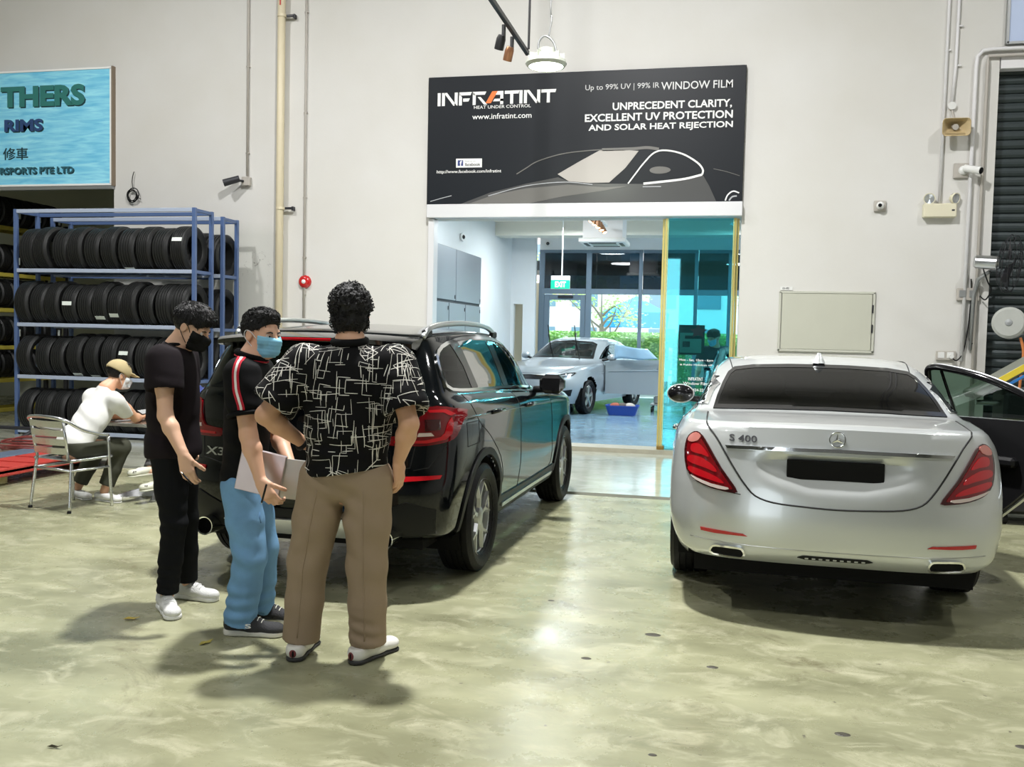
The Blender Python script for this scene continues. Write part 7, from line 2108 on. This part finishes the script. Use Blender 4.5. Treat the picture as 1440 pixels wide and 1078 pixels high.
def top(root, base, J, R, m, e, sleeve, hem, name='shirt', h=.006, r_arm=(.075, .072, .080), belly=(.15, .115), chest=(.185, .120), fold=(), hemtilt=(0, 0, 0), collar_z=.02, hipw=(.165, .125)):
    n, sl, sr, hl, hr = (vec(*J[k]) for k in ('neck', 'shL', 'shR', 'hipL', 'hipR')); sm = (sl + sr) / 2; hm = (hl + hr) / 2; up = R[:, 2]
    P = np.array([J[k] for k in ('neck', 'shL', 'shR', 'elL', 'elR', 'hipL', 'hipR')]); F = Field(P.min(0) - .20, P.max(0) + .17, h)
    F.ell(sm - up * .13, (chest[0] + e, chest[1] + e, .21), R, .06); F.ell((sm * .42 + hm * .58), (belly[0] + e, belly[1] + e, .20), R, .07); F.ell(hm + up * .03, (hipw[0] + e, hipw[1] + e, .16), R, .07)
    F.cone(sl, sr, .072 + e, .072 + e, .06); F.cone(n - up * .01, sm, .070, .09 + e, .05)
    for s in 'LR':
        a, el = vec(*J['sh' + s]), vec(*J['el' + s]); t = sleeve; q = a + (el - a) * t
        limb(F, [a, (a + q) / 2, q], [r_arm[0] + e, r_arm[1] + e, r_arm[2] + e], .03)
    for c_, r_, fn in fold: F.warp(fn, c_, r_)
    F.cut(vec(0, 0, hem) + vec(hm[0], hm[1], 0), vec(0, 0, -1) + vec(*hemtilt), .008)
    F.cut(n + up * collar_z, nrm(up + R[:, 1] * .35), .006)
    for s in 'LR':
        a, el = vec(*J['sh' + s]), vec(*J['el' + s]); d = nrm(el - a); q = a + (el - a) * sleeve
        rc = r_arm[2] + e + .02; c0 = q + d * rc; F.cone(c0, c0 + d * .20, rc, rc, .006, None, True)
    return F.mesh(name, m, root, base)

def trousers(root, base, J, m, rad, hem, waist=.08, h=.006, fold=(), flat=None, pelvis=(.170, .130)):
    hl, hr = vec(*J['hipL']), vec(*J['hipR']); hm = (hl + hr) / 2; lat = nrm(hr - hl); fw = nrm(np.cross(vec(0, 0, 1), lat)); R = np.stack([lat, fw, np.cross(lat, fw)], 1)
    P = np.array([J[k] for k in ('hipL', 'hipR', 'knL', 'knR', 'anL', 'anR')]); F = Field(P.min(0) - .20, P.max(0) + .25, h)
    F.ell(hm + vec(0, 0, .03), (pelvis[0], pelvis[1], .15), R, .05)
    for s in 'LR':
        a, k_, an = (vec(*J[q + s]) for q in ('hip', 'kn', 'an'))
        limb(F, [a, (a + k_) / 2, k_, (k_ + an) / 2, an - nrm(k_ - an) * .05], rad, .025, flat)
    for c_, r_, fn in fold: F.warp(fn, c_, r_)
    if hem is not None:
        for s in 'LR':
            k_, an = vec(*J['kn' + s]), vec(*J['an' + s]); d = nrm(an - k_); c0 = an + d * hem[s]
            F.cone(c0 + d * .10, c0 + d * .30, .10, .10, .006, None, True)
            B = F.block(c0 - .16, c0 + .16)
            if B is not None:
                sl_, X, Y, Z = B; pl = (X - c0[0]) * d[0] + (Y - c0[1]) * d[1] + (Z - c0[2]) * d[2]
                F.d[sl_] = np.maximum(F.d[sl_], pl.astype(np.float32))
    F.cut(hm + vec(0, 0, waist + .06), (0, 0, 1), .01)
    return F.mesh('trousers', m, root, base)

# --- man with curly hair seen from behind
JC = dict(base=(-1.81, 4.21, 0), head=(-1.770, 4.270, 1.700), neck=(-1.748, 4.215, 1.545), shL=(-1.962, 4.170, 1.445), shR=(-1.528, 4.245, 1.452), elL=(-2.115, 4.060, 1.205), wrL=(-1.985, 4.235, 1.050), elR=(-1.418, 4.150, 1.185), wrR=(-1.500, 4.235, .985), hipL=(-1.860, 4.180, .900), hipR=(-1.645, 4.215, .900), knL=(-1.948, 4.195, .470), knR=(-1.650, 4.225, .475), anL=(-1.985, 4.205, .085), anR=(-1.648, 4.245, .085))
pC, bC, hC, RC = person('man with curly black hair in a black patterned shirt and tan trousers seen from behind', JC, SKIN[1],
    {'L': ((.55, .75, -.35), (.35, .3, .9), (-.8, .3, -.5), (.5, .6, .5)), 'R': ((.0, .25, -.97), (-.9, .2, .1), (.2, .97, .2), (.3, .4, .3))}, (-.30, .95, -.02), build=1.12, hs=1.04)
hair(pC, bC, hC, 'curly', 3)
fC = [((-1.80, 4.08, 1.02), .34, folds((.2, .1, 1), 70, .006, 0, (1, 0, 0), 9)), ((-1.62, 4.10, 1.15), .26, folds((.8, 0, .6), 62, .005)), ((-2.02, 4.10, 1.28), .20, folds((.3, 0, 1), 75, .006)), ((-1.47, 4.18, 1.30), .18, folds((-.3, 0, 1), 80, .005))]
shC = top(pC, bC, JC, RC, cloth('black_viscose', (.004, .004, .0045), .7), .022, .68, .935, r_arm=(.085, .084, .094), belly=(.190, .140), chest=(.200, .135), fold=fC, hemtilt=(.16, 0, 0), hipw=(.185, .140))
bv = bvh_of(shC); rng = random.Random(7); mb = MB()
ME = shC.data; NP = len(ME.polygons)
cen = np.zeros(NP * 3); ME.polygons.foreach_get('center', cen); cen = cen.reshape(-1, 3)
placed = []
tries = 0
while len(placed) < 540 and tries < 9000:
    tries += 1
    p = cen[rng.randrange(NP)]
    if any((p[0] - q[0])**2 + (p[1] - q[1])**2 + (p[2] - q[2])**2 < .024**2 for q in placed): continue
    placed.append(p)
    vert = rng.random() < .62
    n = np.array(bv.find_nearest(Vector(p))[1][:]); t = vec(0, 0, 1) - n * n[2]; hz = np.cross(n, nrm(t))
    d = (nrm(t) if vert else hz) * (1 if rng.random() < .5 else -1) + .07 * vec(rng.gauss(0, 1), rng.gauss(0, 1), rng.gauss(0, 1))
    w = rng.uniform(.0024, .0048); L = rng.uniform(.035, .13)
    pts = walk(bv, p, d, L); ribbon(mb, pts, w)
    if rng.random() < .55 and pts:
        p2, n2 = pts[-1]; d2 = np.cross(n2, d) * (1 if rng.random() < .5 else -1); pts2 = walk(bv, p2, d2, rng.uniform(.025, .09)); ribbon(mb, pts2, w)
        if rng.random() < .4 and pts2: p3, n3 = pts2[-1]; ribbon(mb, walk(bv, p3, d * (1 if rng.random() < .5 else -1), rng.uniform(.03, .08)), w)
tag(ob('line_print', mb, cloth('cream_print', (.66, .64, .58), .8), shC), kind='stuff')
mb = MB(); nk = vec(*JC['neck']) - bC
mb.tube([nk + vec(.076 * math.cos(a), .074 * math.sin(a) - .005, .022 + .010 * math.sin(a)) for a in np.linspace(0, 2 * PI, 28, endpoint=False)], .020, 8, closed=True); ob('collar', mb, bpy.data.materials['black_viscose'], shC, True)
tan = cloth('tan_wool', (.30, .225, .155), .8)
trC = trousers(pC, bC, JC, tan, [.122, .112, .098, .092, .092], {'L': .005, 'R': .005}, waist=.06, fold=[((-1.75, 4.10, .80), .22, folds((.5, 0, .8), 60, .007)), ((-1.65, 4.14, .12), .16, folds((.2, 0, 1), 95, .008, .5)), ((-1.66, 4.13, .55), .25, folds((.7, 0, .5), 45, .006)), ((-1.95, 4.12, .55), .25, folds((-.6, 0, .6), 48, .005))], pelvis=(.185, .140))
# pressed creases at the back of each leg
bv = bvh_of(trC); mb = MB()
for s in 'LR':
    pts = []
    for t in np.linspace(.10, 1.92, 26):
        a = vec(*JC['hip' + s]) + (vec(*JC['kn' + s]) - vec(*JC['hip' + s])) * t if t < 1 else vec(*JC['kn' + s]) + (vec(*JC['an' + s]) - vec(*JC['kn' + s])) * (t - 1)
        h_ = bv.ray_cast(Vector(a - bC + vec(.10, -.6, 0)), Vector(nrm(vec(-.16, 1, 0))))
        if h_[0] is not None: pts.append(np.array(h_[0][:]))
    if len(pts) > 3: mb = MB(); mb.tube(pts, .0035, 6); ob('crease', mb, tan, trC, True)
wl = mat('white_leather', (.74, .73, .68), .4, bump=(80, .05)); sk_ = mat('dark_sole', (.03, .03, .03), .6)
s1 = shoe(pC, (-1.985, 4.185), (-.12, 1), wl, sk_, bC, .30, 'loafer'); s2 = shoe(pC, (-1.655, 4.225), (.38, 1), wl, sk_, bC, .30, 'loafer')
for (x, y), q, f in (((-1.985, 4.185), s1, nrm(vec(-.12, 1, 0))), ((-1.655, 4.225), s2, nrm(vec(.38, 1, 0)))):
    mb = MB(); c_ = vec(x, y, .045) - bC - f * .099; mb.sphere(c_, (.018, .007, .020), 12, 8, R=basis(f, vec(0, 0, 1))); ob('heel_patch', mb, mat('heel_red', (.16, .03, .03), .6), q, True)
    mb = MB(); mb.sphere(c_ + vec(.003, 0, 0) - f * .005, (.006, .005, .016), 8, 6, R=basis(f, vec(0, 0, 1))); ob('heel_stud', mb, M['fabric_dark'], q, True)
wj = vec(*JC['wrL']) - bC; wd = nrm(vec(*JC['wrL']) - vec(*JC['elL'])); u_, v_, _ = frame(wd)
mb = MB(); mb.tube([wj - wd * .02 + .034 * (math.cos(a) * u_ + math.sin(a) * v_) for a in np.linspace(0, 2 * PI, 22, endpoint=False)], .011, 8, closed=True); wt = ob('watch', mb, M['rubber'], pC, True)
mb = MB(); mb.lathe([(.0, .010), (.017, .009), (.019, 0)], 18, c=wj - wd * .02 + nrm(vec(-.6, -.8, .4)) * .036, ax=nrm(vec(-.6, -.8, .4))); ob('watch_face', mb, M['chrome'], wt, 'auto')

# --- man in the blue face mask
JM = dict(base=(-2.43, 4.47, 0), head=(-2.350, 4.465, 1.590), neck=(-2.392, 4.440, 1.450), shR=(-2.345, 4.255, 1.385), shL=(-2.455, 4.620, 1.385), elR=(-2.285, 4.215, 1.085), wrR=(-2.195, 4.175, .865), elL=(-2.350, 4.640, 1.06), wrL=(-2.175, 4.470, .895), hipR=(-2.415, 4.370, .800), hipL=(-2.455, 4.535, .800), knR=(-2.355, 4.370, .435), knL=(-2.395, 4.575, .430), anR=(-2.430, 4.405, .085), anL=(-2.440, 4.630, .085))
pM, bM, hM, RM = person('man in a light blue face mask, black polo shirt and blue jeans holding papers', JM, SKIN[0],
    {'R': ((.55, -.12, -.80), (.10, .99, -.05), (.80, .1, .5), (.55, .85, .7), 1.02, .02, .45), 'L': ((.75, -.45, -.30), (.1, -.4, .9), (.2, -.8, -.3), (.4, .5, .4))}, (.92, -.30, -.10), build=1.08, hs=1.0)
hair(pM, bM, hM, 'short', 5)
face_mask(pM, bM, hM, mat('surgical_blue', (.24, .56, .76), .75, bump=(300, .1)), mat('mask_elastic', (.75, .78, .80), .7))
blk = cloth('black_pique', (.0055, .0055, .006), .8)
shM = top(pM, bM, JM, RM, blk, .010, .52, .735, name='polo_shirt', r_arm=(.080, .080, .084), belly=(.160, .108), chest=(.180, .108), fold=[((-2.40, 4.25, 1.0), .3, folds((.3, 0, 1), 60, .005, 0, (1, 0, 0), 8)), ((-2.34, 4.22, 1.25), .18, folds((.6, 0, .8), 75, .005))], hipw=(.165, .115))
bv = bvh_of(shM); st0 = vec(*JM['neck']) - bM + vec(.02, -.085, .0)
def stripe(off, w, m, lift):
    path = [vec(*JM['neck']) + vec(.0, -.10, .01), vec(*JM['shR']) + vec(.01, -.02, .10), vec(*JM['shR']) + vec(.02, -.11, -.02), vec(*JM['shR']) * .36 + vec(*JM['elR']) * .64 + vec(.03, -.12, .02)]
    pts = []
    for q in crom(path, 8):
        h_ = bv.find_nearest(Vector(q - bM)); pts.append((np.array(h_[0][:]) + vec(off, 0, 0), np.array(h_[1][:])))
    mb = MB(); V = []; F = []
    for i, (p, n_) in enumerate(pts):
        t = nrm(pts[min(i + 1, len(pts) - 1)][0] - pts[max(i - 1, 0)][0]); l = nrm(np.cross(n_, t)); V += [p + n_ * lift - l * w / 2, p + n_ * lift + l * w / 2]
    for i in range(len(pts) - 1): F.append((2 * i, 2 * i + 1, 2 * i + 3, 2 * i + 2))
    mb.add(V, F); return ob('shoulder_stripe', mb, m, shM, True)
stripe(0, .036, cloth('red_tape', (.42, .02, .035), .7), .003); stripe(0, .012, cloth('white_tape', (.72, .68, .66), .7), .005)
nk = vec(*JM['neck']) - bM
def ringpts(r1, r2, z, tilt, c=nk): return [c + vec(r1 * math.cos(a), r2 * math.sin(a), z + tilt * math.cos(a)) for a in np.linspace(0, 2 * PI, 28, endpoint=False)]
mb = MB(); mb.tube(ringpts(.074, .072, .030, -.02), .016, 8, closed=True); cl = ob('collar', mb, blk, shM, True)
mb = MB(); mb.tube(ringpts(.086, .084, .014, -.02), .004, 6, closed=True); ob('collar_edge', mb, bpy.data.materials['red_tape'], shM, True)
q = vec(*JM['shR']) * .34 + vec(*JM['elR']) * .66 - bM; d = nrm(vec(*JM['elR']) - vec(*JM['shR'])); u_, v_, _ = frame(d)
mb = MB(); mb.tube([q + .086 * (math.cos(a) * u_ + math.sin(a) * v_) for a in np.linspace(0, 2 * PI, 26, endpoint=False)], .012, 8, closed=True); ob('sleeve_cuff', mb, blk, shM, True)
jm = mat('blue_denim', (.165, .33, .54), .85, 0, 0, .2, var=(6, .38), bump=(320, .15))
trM = trousers(pM, bM, JM, jm, [.098, .096, .086, .082, .086], {'L': .02, 'R': .02}, waist=.05, fold=[((-2.38, 4.30, .45), .22, folds((.5, 0, .9), 60, .007)), ((-2.42, 4.33, .16), .17, folds((.15, 0, 1), 85, .010, 0, (1, 0, 0), 12)), ((-2.43, 4.58, .16), .17, folds((-.15, 0, 1), 85, .010)), ((-2.41, 4.30, .75), .2, folds((.8, 0, .6), 50, .005))], pelvis=(.150, .112))
bv = bvh_of(trM); pts = []
for t in np.linspace(.12, 1.9, 24):
    a = vec(*JM['hipR']) + (vec(*JM['knR']) - vec(*JM['hipR'])) * t if t < 1 else vec(*JM['knR']) + (vec(*JM['anR']) - vec(*JM['knR'])) * (t - 1)
    h_ = bv.ray_cast(Vector(a - bM + vec(.10, -.6, 0)), Vector((0, 1, 0)))
    if h_[0] is not None: pts.append(np.array(h_[0][:]))
mb = MB(); mb.tube(pts, .003, 6); ob('side_seam', mb, mat('denim_stitch', (.10, .22, .40), .9), trM, True)
dks = mat('charcoal_knit', (.030, .030, .032), .8, bump=(200, .3)); ws_ = mat('off_white_sole', (.70, .68, .60), .55)
shoe(pM, (-2.42, 4.405), (.97, .16), dks, ws_, bM, .295); shoe(pM, (-2.43, 4.635), (.97, .10), dks, ws_, bM, .295)
sn = [o for o in pM.children if o.name.startswith('shoe')][0]
text_wall('shoe_mark', 'S', -.016, .016, -.012, .012, 0, M['sign_white'], sn, bold=.03, depth=.003, right=nrm(vec(.97, .16, 0)), up=(0, 0, 1), out=nrm(vec(.16, -.97, .35)), O=vec(-2.355, 4.360, .062) - bM + nrm(vec(.16, -.97, .35)) * .012)

# --- young man in black looking down
JY = dict(base=(-3.03, 4.72, 0), head=(-2.895, 4.690, 1.622), neck=(-2.985, 4.680, 1.500), shR=(-2.955, 4.510, 1.432), shL=(-3.060, 4.850, 1.440), elR=(-2.905, 4.450, 1.140), wrR=(-2.765, 4.405, .935), elL=(-3.080, 4.900, 1.13), wrL=(-3.045, 4.870, .96), hipR=(-2.995, 4.620, .905), hipL=(-3.035, 4.775, .905), knR=(-2.965, 4.630, .515), knL=(-3.030, 4.850, .50), anR=(-3.030, 4.665, .095), anL=(-3.060, 4.915, .095))
pY, bY, hY, RY = person('young man in a dark t-shirt, black trousers and black mask looking down', JY, SKIN[2],
    {'R': ((.28, -.05, -.95), (-.2, .97, .05), (.95, .1, .25), (.35, .55, .45), 1.0, .02, .30), 'L': ((.5, -.1, -.85), (.1, -.97, .1), (.8, .0, .4), (.4, .5, .5))}, (.84, .10, -.46), build=.98, hs=.98)
hair(pY, bY, hY, 'fringe', 9)
face_mask(pY, bY, hY, mat('black_mask', (.006, .006, .006), .7, spec=.2), mat('black_elastic', (.012, .012, .012), .7))
shY = top(pY, bY, JY, RY, cloth('faded_black_cotton', (.014, .0105, .0125), .85), .016, .42, .885, name='t_shirt', r_arm=(.076, .078, .086), belly=(.155, .125), chest=(.175, .120), fold=[((-3.02, 4.50, 1.05), .3, folds((.4, 0, 1), 58, .006, 0, (1, 0, 0), 7)), ((-2.93, 4.47, 1.25), .17, folds((.5, 0, .9), 80, .005))], hemtilt=(.05, 0, 0), hipw=(.17, .14))
nk = vec(*JY['neck']) - bY; mb = MB(); mb.tube(ringpts(.068, .066, .020, .005, nk), .011, 8, closed=True); ob('neckband', mb, M['fabric_dark'], shY, True)
bkt = cloth('black_denim', (.008, .0085, .0095), .85)
trousers(pY, bY, JY, bkt, [.098, .088, .070, .064, .060], {'L': -.015, 'R': -.015}, waist=.03, fold=[((-2.97, 4.58, .52), .2, folds((.3, 0, 1), 80, .006)), ((-3.02, 4.60, .20), .15, folds((.1, 0, 1), 110, .006))], pelvis=(.145, .135))
wk = mat('white_knit', (.66, .66, .64), .7, bump=(180, .3)); wsl = mat('white_sole', (.76, .76, .74), .5)
shoe(pY, (-3.04, 4.665), (.62, -.62), wk, wsl, bY, .285); shoe(pY, (-3.07, 4.915), (.97, -.05), wk, wsl, bY, .285)

# --- seated man in white t-shirt and cap
JS = dict(base=(-5.62, 7.25, 0), head=(-5.375, 7.500, 1.165), neck=(-5.430, 7.390, 1.045), shL=(-5.600, 7.440, .955), shR=(-5.260, 7.330, .950), elR=(-5.245, 7.560, .775), wrR=(-5.355, 7.780, .755), elL=(-5.560, 7.690, .780), wrL=(-5.440, 7.880, .755), hipL=(-5.690, 7.180, .545), hipR=(-5.500, 7.120, .545), knL=(-5.640, 7.58, .50), knR=(-5.370, 7.53, .50), anL=(-5.830, 7.52, .095), anR=(-5.500, 7.46, .095))
pS, bS, hS, RS = person('seated man in a white t-shirt and beige cap leaning on the cafe table', JS, SKIN[1],
    {'R': ((.1, .9, .1), (.2, 0, -1), (-.9, .2, .1), (.3, .4, .4)), 'L': ((.6, .6, .1), (.2, 0, -1), (.6, -.7, .2), (.3, .4, .4))}, (.48, .82, -.30), build=.98, hs=.97, h=.006)
hair(pS, bS, hS, 'short', 12)
face_mask(pS, bS, hS, mat('white_mask', (.70, .74, .76), .75), mat('mask_cord', (.7, .7, .7), .7))
wt_ = cloth('white_cotton', (.74, .74, .71), .85)
top(pS, bS, JS, RS, wt_, .012, .46, .55, name='t_shirt', r_arm=(.074, .076, .082), belly=(.145, .105), chest=(.17, .105), fold=[((-5.58, 7.15, .75), .3, folds((.5, .2, 1), 50, .007, 0, (1, 0, 0), 7))], hemtilt=(-.35, -.15, 0), hipw=(.165, .13), collar_z=.0)
olive = cloth('olive_cotton', (.060, .062, .045), .85)
trousers(pS, bS, JS, olive, [.105, .098, .082, .072, .066], {'L': -.06, 'R': -.06}, waist=-.02, fold=[((-5.45, 7.40, .50), .25, folds((.6, .6, .2), 55, .006))], pelvis=(.165, .150))
shoe(pS, (-5.84, 7.52), (.75, -.30), wsl, wk, bS, .28, 'loafer'); shoe(pS, (-5.51, 7.46), (.92, -.20), wsl, wk, bS, .28, 'loafer')
hc, Rh, T, s_ = hS; F = Field(hc - .19, hc + .19, .0045); F.ell(T(0, -.016, .045), vec(.098, .118, .104), Rh, .02); F.cut(T(0, 0, .022), Rh @ vec(0, -.25, -1), .004)
F.cone(T(-.045, .10, .045), T(.045, .10, .045), .030, .030, .02, (Rh[:, 2], .30)); F.cone(T(-.03, .15, .035), T(.03, .15, .035), .035, .035, .03, (Rh[:, 2], .22))
cp = F.mesh('cap', cloth('beige_cap', (.44, .36, .20), .85), pS, bS)
mb = MB(); mb.sphere(T(0, -.014, .143) - bS, .007, 8, 6); ob('cap_button', mb, bpy.data.materials['beige_cap'], cp, True)

# --- person across the table, mostly hidden
JH = dict(base=(-4.85, 8.05, 0), head=(-5.06, 8.12, 1.17), neck=(-4.99, 8.11, 1.03), shL=(-4.98, 7.93, .95), shR=(-4.96, 8.30, .95), elR=(-5.10, 8.28, .78), wrR=(-5.25, 8.02, .755), elL=(-5.02, 7.84, .80), wrL=(-5.17, 7.84, .775), hipL=(-4.86, 7.97, .54), hipR=(-4.86, 8.17, .54), knL=(-5.18, 7.90, .56), knR=(-5.16, 8.22, .52), anL=(-5.14, 7.62, .28), anR=(-5.02, 7.60, .16))
pH, bH, hH, RH = person('person in blue sitting across the cafe table, only an arm and pale clogs showing', JH, SKIN[2],
    {'R': ((-.8, -.4, .1), (0, 0, -1), (-.4, .8, .1), (.3, .4, .4)), 'L': ((-.95, .1, .25), (.1, .3, .9), (-.1, .9, -.2), (.5, .6, .5))}, (-.95, -.1, -.3), build=.95, hs=.97, h=.006)
hair(pH, bH, hH, 'short', 14)
top(pH, bH, JH, RH, cloth('blue_cotton', (.05, .07, .22), .85), .012, .42, .55, name='t_shirt', r_arm=(.076, .078, .084), hipw=(.16, .13), collar_z=.0)
trousers(pH, bH, JH, cloth('grey_cotton', (.10, .10, .10), .85), [.10, .09, .075, .066, .060], {'L': -.03, 'R': -.03}, waist=-.02, pelvis=(.15, .15))
crm = mat('pale_clog', (.66, .66, .55), .55)
s3 = shoe(pH, (-5.15, 7.62), (-.35, -.9), crm, crm, bH, .27, 'loafer', heel=.24); s4 = shoe(pH, (-5.02, 7.60), (-.3, -.9), crm, crm, bH, .27, 'loafer', heel=.12)
for s_, (x, y, z) in ((s3, (-5.19, 7.53, .24)), (s4, (-5.06, 7.51, .12))):
    mb = MB()
    for i in range(5): mb.lathe([(.0, .001), (.006, .001), (.006, -.003)], 8, c=vec(x - .02 + .012 * i, y - .085 - .01 * (i % 2), z + .055) - bH, ax=nrm(vec(0, -.7, .7)))
    tag(ob('vent_holes', mb, M['fabric_dark'], s_), kind='stuff')
ph = thing('phone', 'dark mobile phone held over the cafe table', 'phone', (-5.36, 7.86, .80))
mb = MB(); mb.box((0, 0, .0), (.075, .15, .010), .004, R=np.array(Matrix.Rotation(.5, 3, 'Y'))); ob('case', mb, M['black_gloss'], ph); mb = MB(); mb.box((.003, 0, .006), (.066, .138, .002), R=np.array(Matrix.Rotation(.5, 3, 'Y'))); ob('screen', mb, M['lamp_lens'], ph)

# --- worker behind the tinted door
JG = dict(base=(-.06, 15.0, .06), head=(-.085, 15.0, 1.640), neck=(-.055, 15.02, 1.49), shL=(.12, 15.10, 1.42), shR=(-.24, 14.98, 1.42), elR=(-.30, 14.86, 1.14), wrR=(-.33, 14.72, 1.02), elL=(.16, 14.98, 1.13), wrL=(-.02, 14.78, 1.02), hipL=(.04, 15.08, .95), hipR=(-.14, 15.02, .95), knL=(.05, 15.05, .54), knR=(-.15, 15.0, .54), anL=(.05, 15.10, .155), anR=(-.16, 15.04, .155))
pG, bG, hG, RG = person('worker in dark clothes and a blue mask standing behind the tinted glass door', JG, SKIN[0],
    {'R': ((.3, -.8, -.3), (.3, .2, -.9), (.9, .2, .1), (.4, .5, .4)), 'L': ((-.6, -.7, -.2), (-.2, .2, -.9), (-.6, .6, .1), (.4, .5, .4))}, (-.50, -.78, -.38), build=1.0, hs=1.0, h=.007)
hair(pG, bG, hG, 'fringe', 17)
face_mask(pG, bG, hG, bpy.data.materials['surgical_blue'], bpy.data.materials['mask_elastic'])
nvc = cloth('navy_cotton', (.018, .024, .040), .85)
top(pG, bG, JG, RG, nvc, .014, .55, .86, name='t_shirt', h=.008)
trousers(pG, bG, JG, nvc, [.10, .09, .075, .066, .062], {'L': -.01, 'R': -.01}, waist=.05, h=.008)
shoe(pG, (.05, 15.10), (-.4, -.8), dks, ws_, bG, .28, 'loafer', heel=.06); shoe(pG, (-.16, 15.04), (-.4, -.8), dks, ws_, bG, .28, 'loafer', heel=.06)

# --- things in hands
lt = thing('laptop', 'closed pinkish silver laptop held by the man in the blue mask', 'laptop', (-2.255, 4.285, .885), 0)
Rl = np.array(Matrix.Rotation(math.radians(12), 3, 'Y') @ Matrix.Rotation(math.radians(8), 3, 'Z'))
mb = MB(); mb.box((0, 0, .004), (.235, .010, .225), .004, R=Rl); ob('lid', mb, mat('rose_silver', (.58, .50, .52), .35, .5), lt); mb = MB(); mb.box((0, .010, .004), (.235, .009, .225), .004, R=Rl); ob('base', mb, M['satin'], lt)
pp = thing('paper_sheets', 'white paper sheets held against the laptop beside the pen', 'paper', (-2.105, 4.330, .855), 0)
Rp = np.array(Matrix.Rotation(math.radians(6), 3, 'Y') @ Matrix.Rotation(math.radians(14), 3, 'Z'))
for k in range(3): mb = MB(); mb.box((.004 * k, .004 * k, .0), (.150, .0015, .205), R=Rp); ob('sheet', mb, mat('paper_white', (.80, .81, .80), .7) if k == 0 else bpy.data.materials['paper_white'], pp)
for lb, a, b in (('black pen in the hand of the man in the blue mask', (-2.15, 4.10, .775), (-2.105, 4.06, .87)), ('thin pen held by the young man in black', (-2.735, 4.345, .85), (-2.675, 4.335, .80))):
    pn = thing('pen', lb, 'pen', a); mb = MB(); mb.cyl((0, 0, 0), tuple(vec(*b) - vec(*a)), .005, .005, 10); ob('barrel', mb, M['black_plastic'], pn, True); mb = MB(); e_ = nrm(vec(*a) - vec(*b)); mb.cyl((0, 0, 0), tuple(e_ * .014), .004, .001, 8); ob('tip', mb, M['satin'], pn)
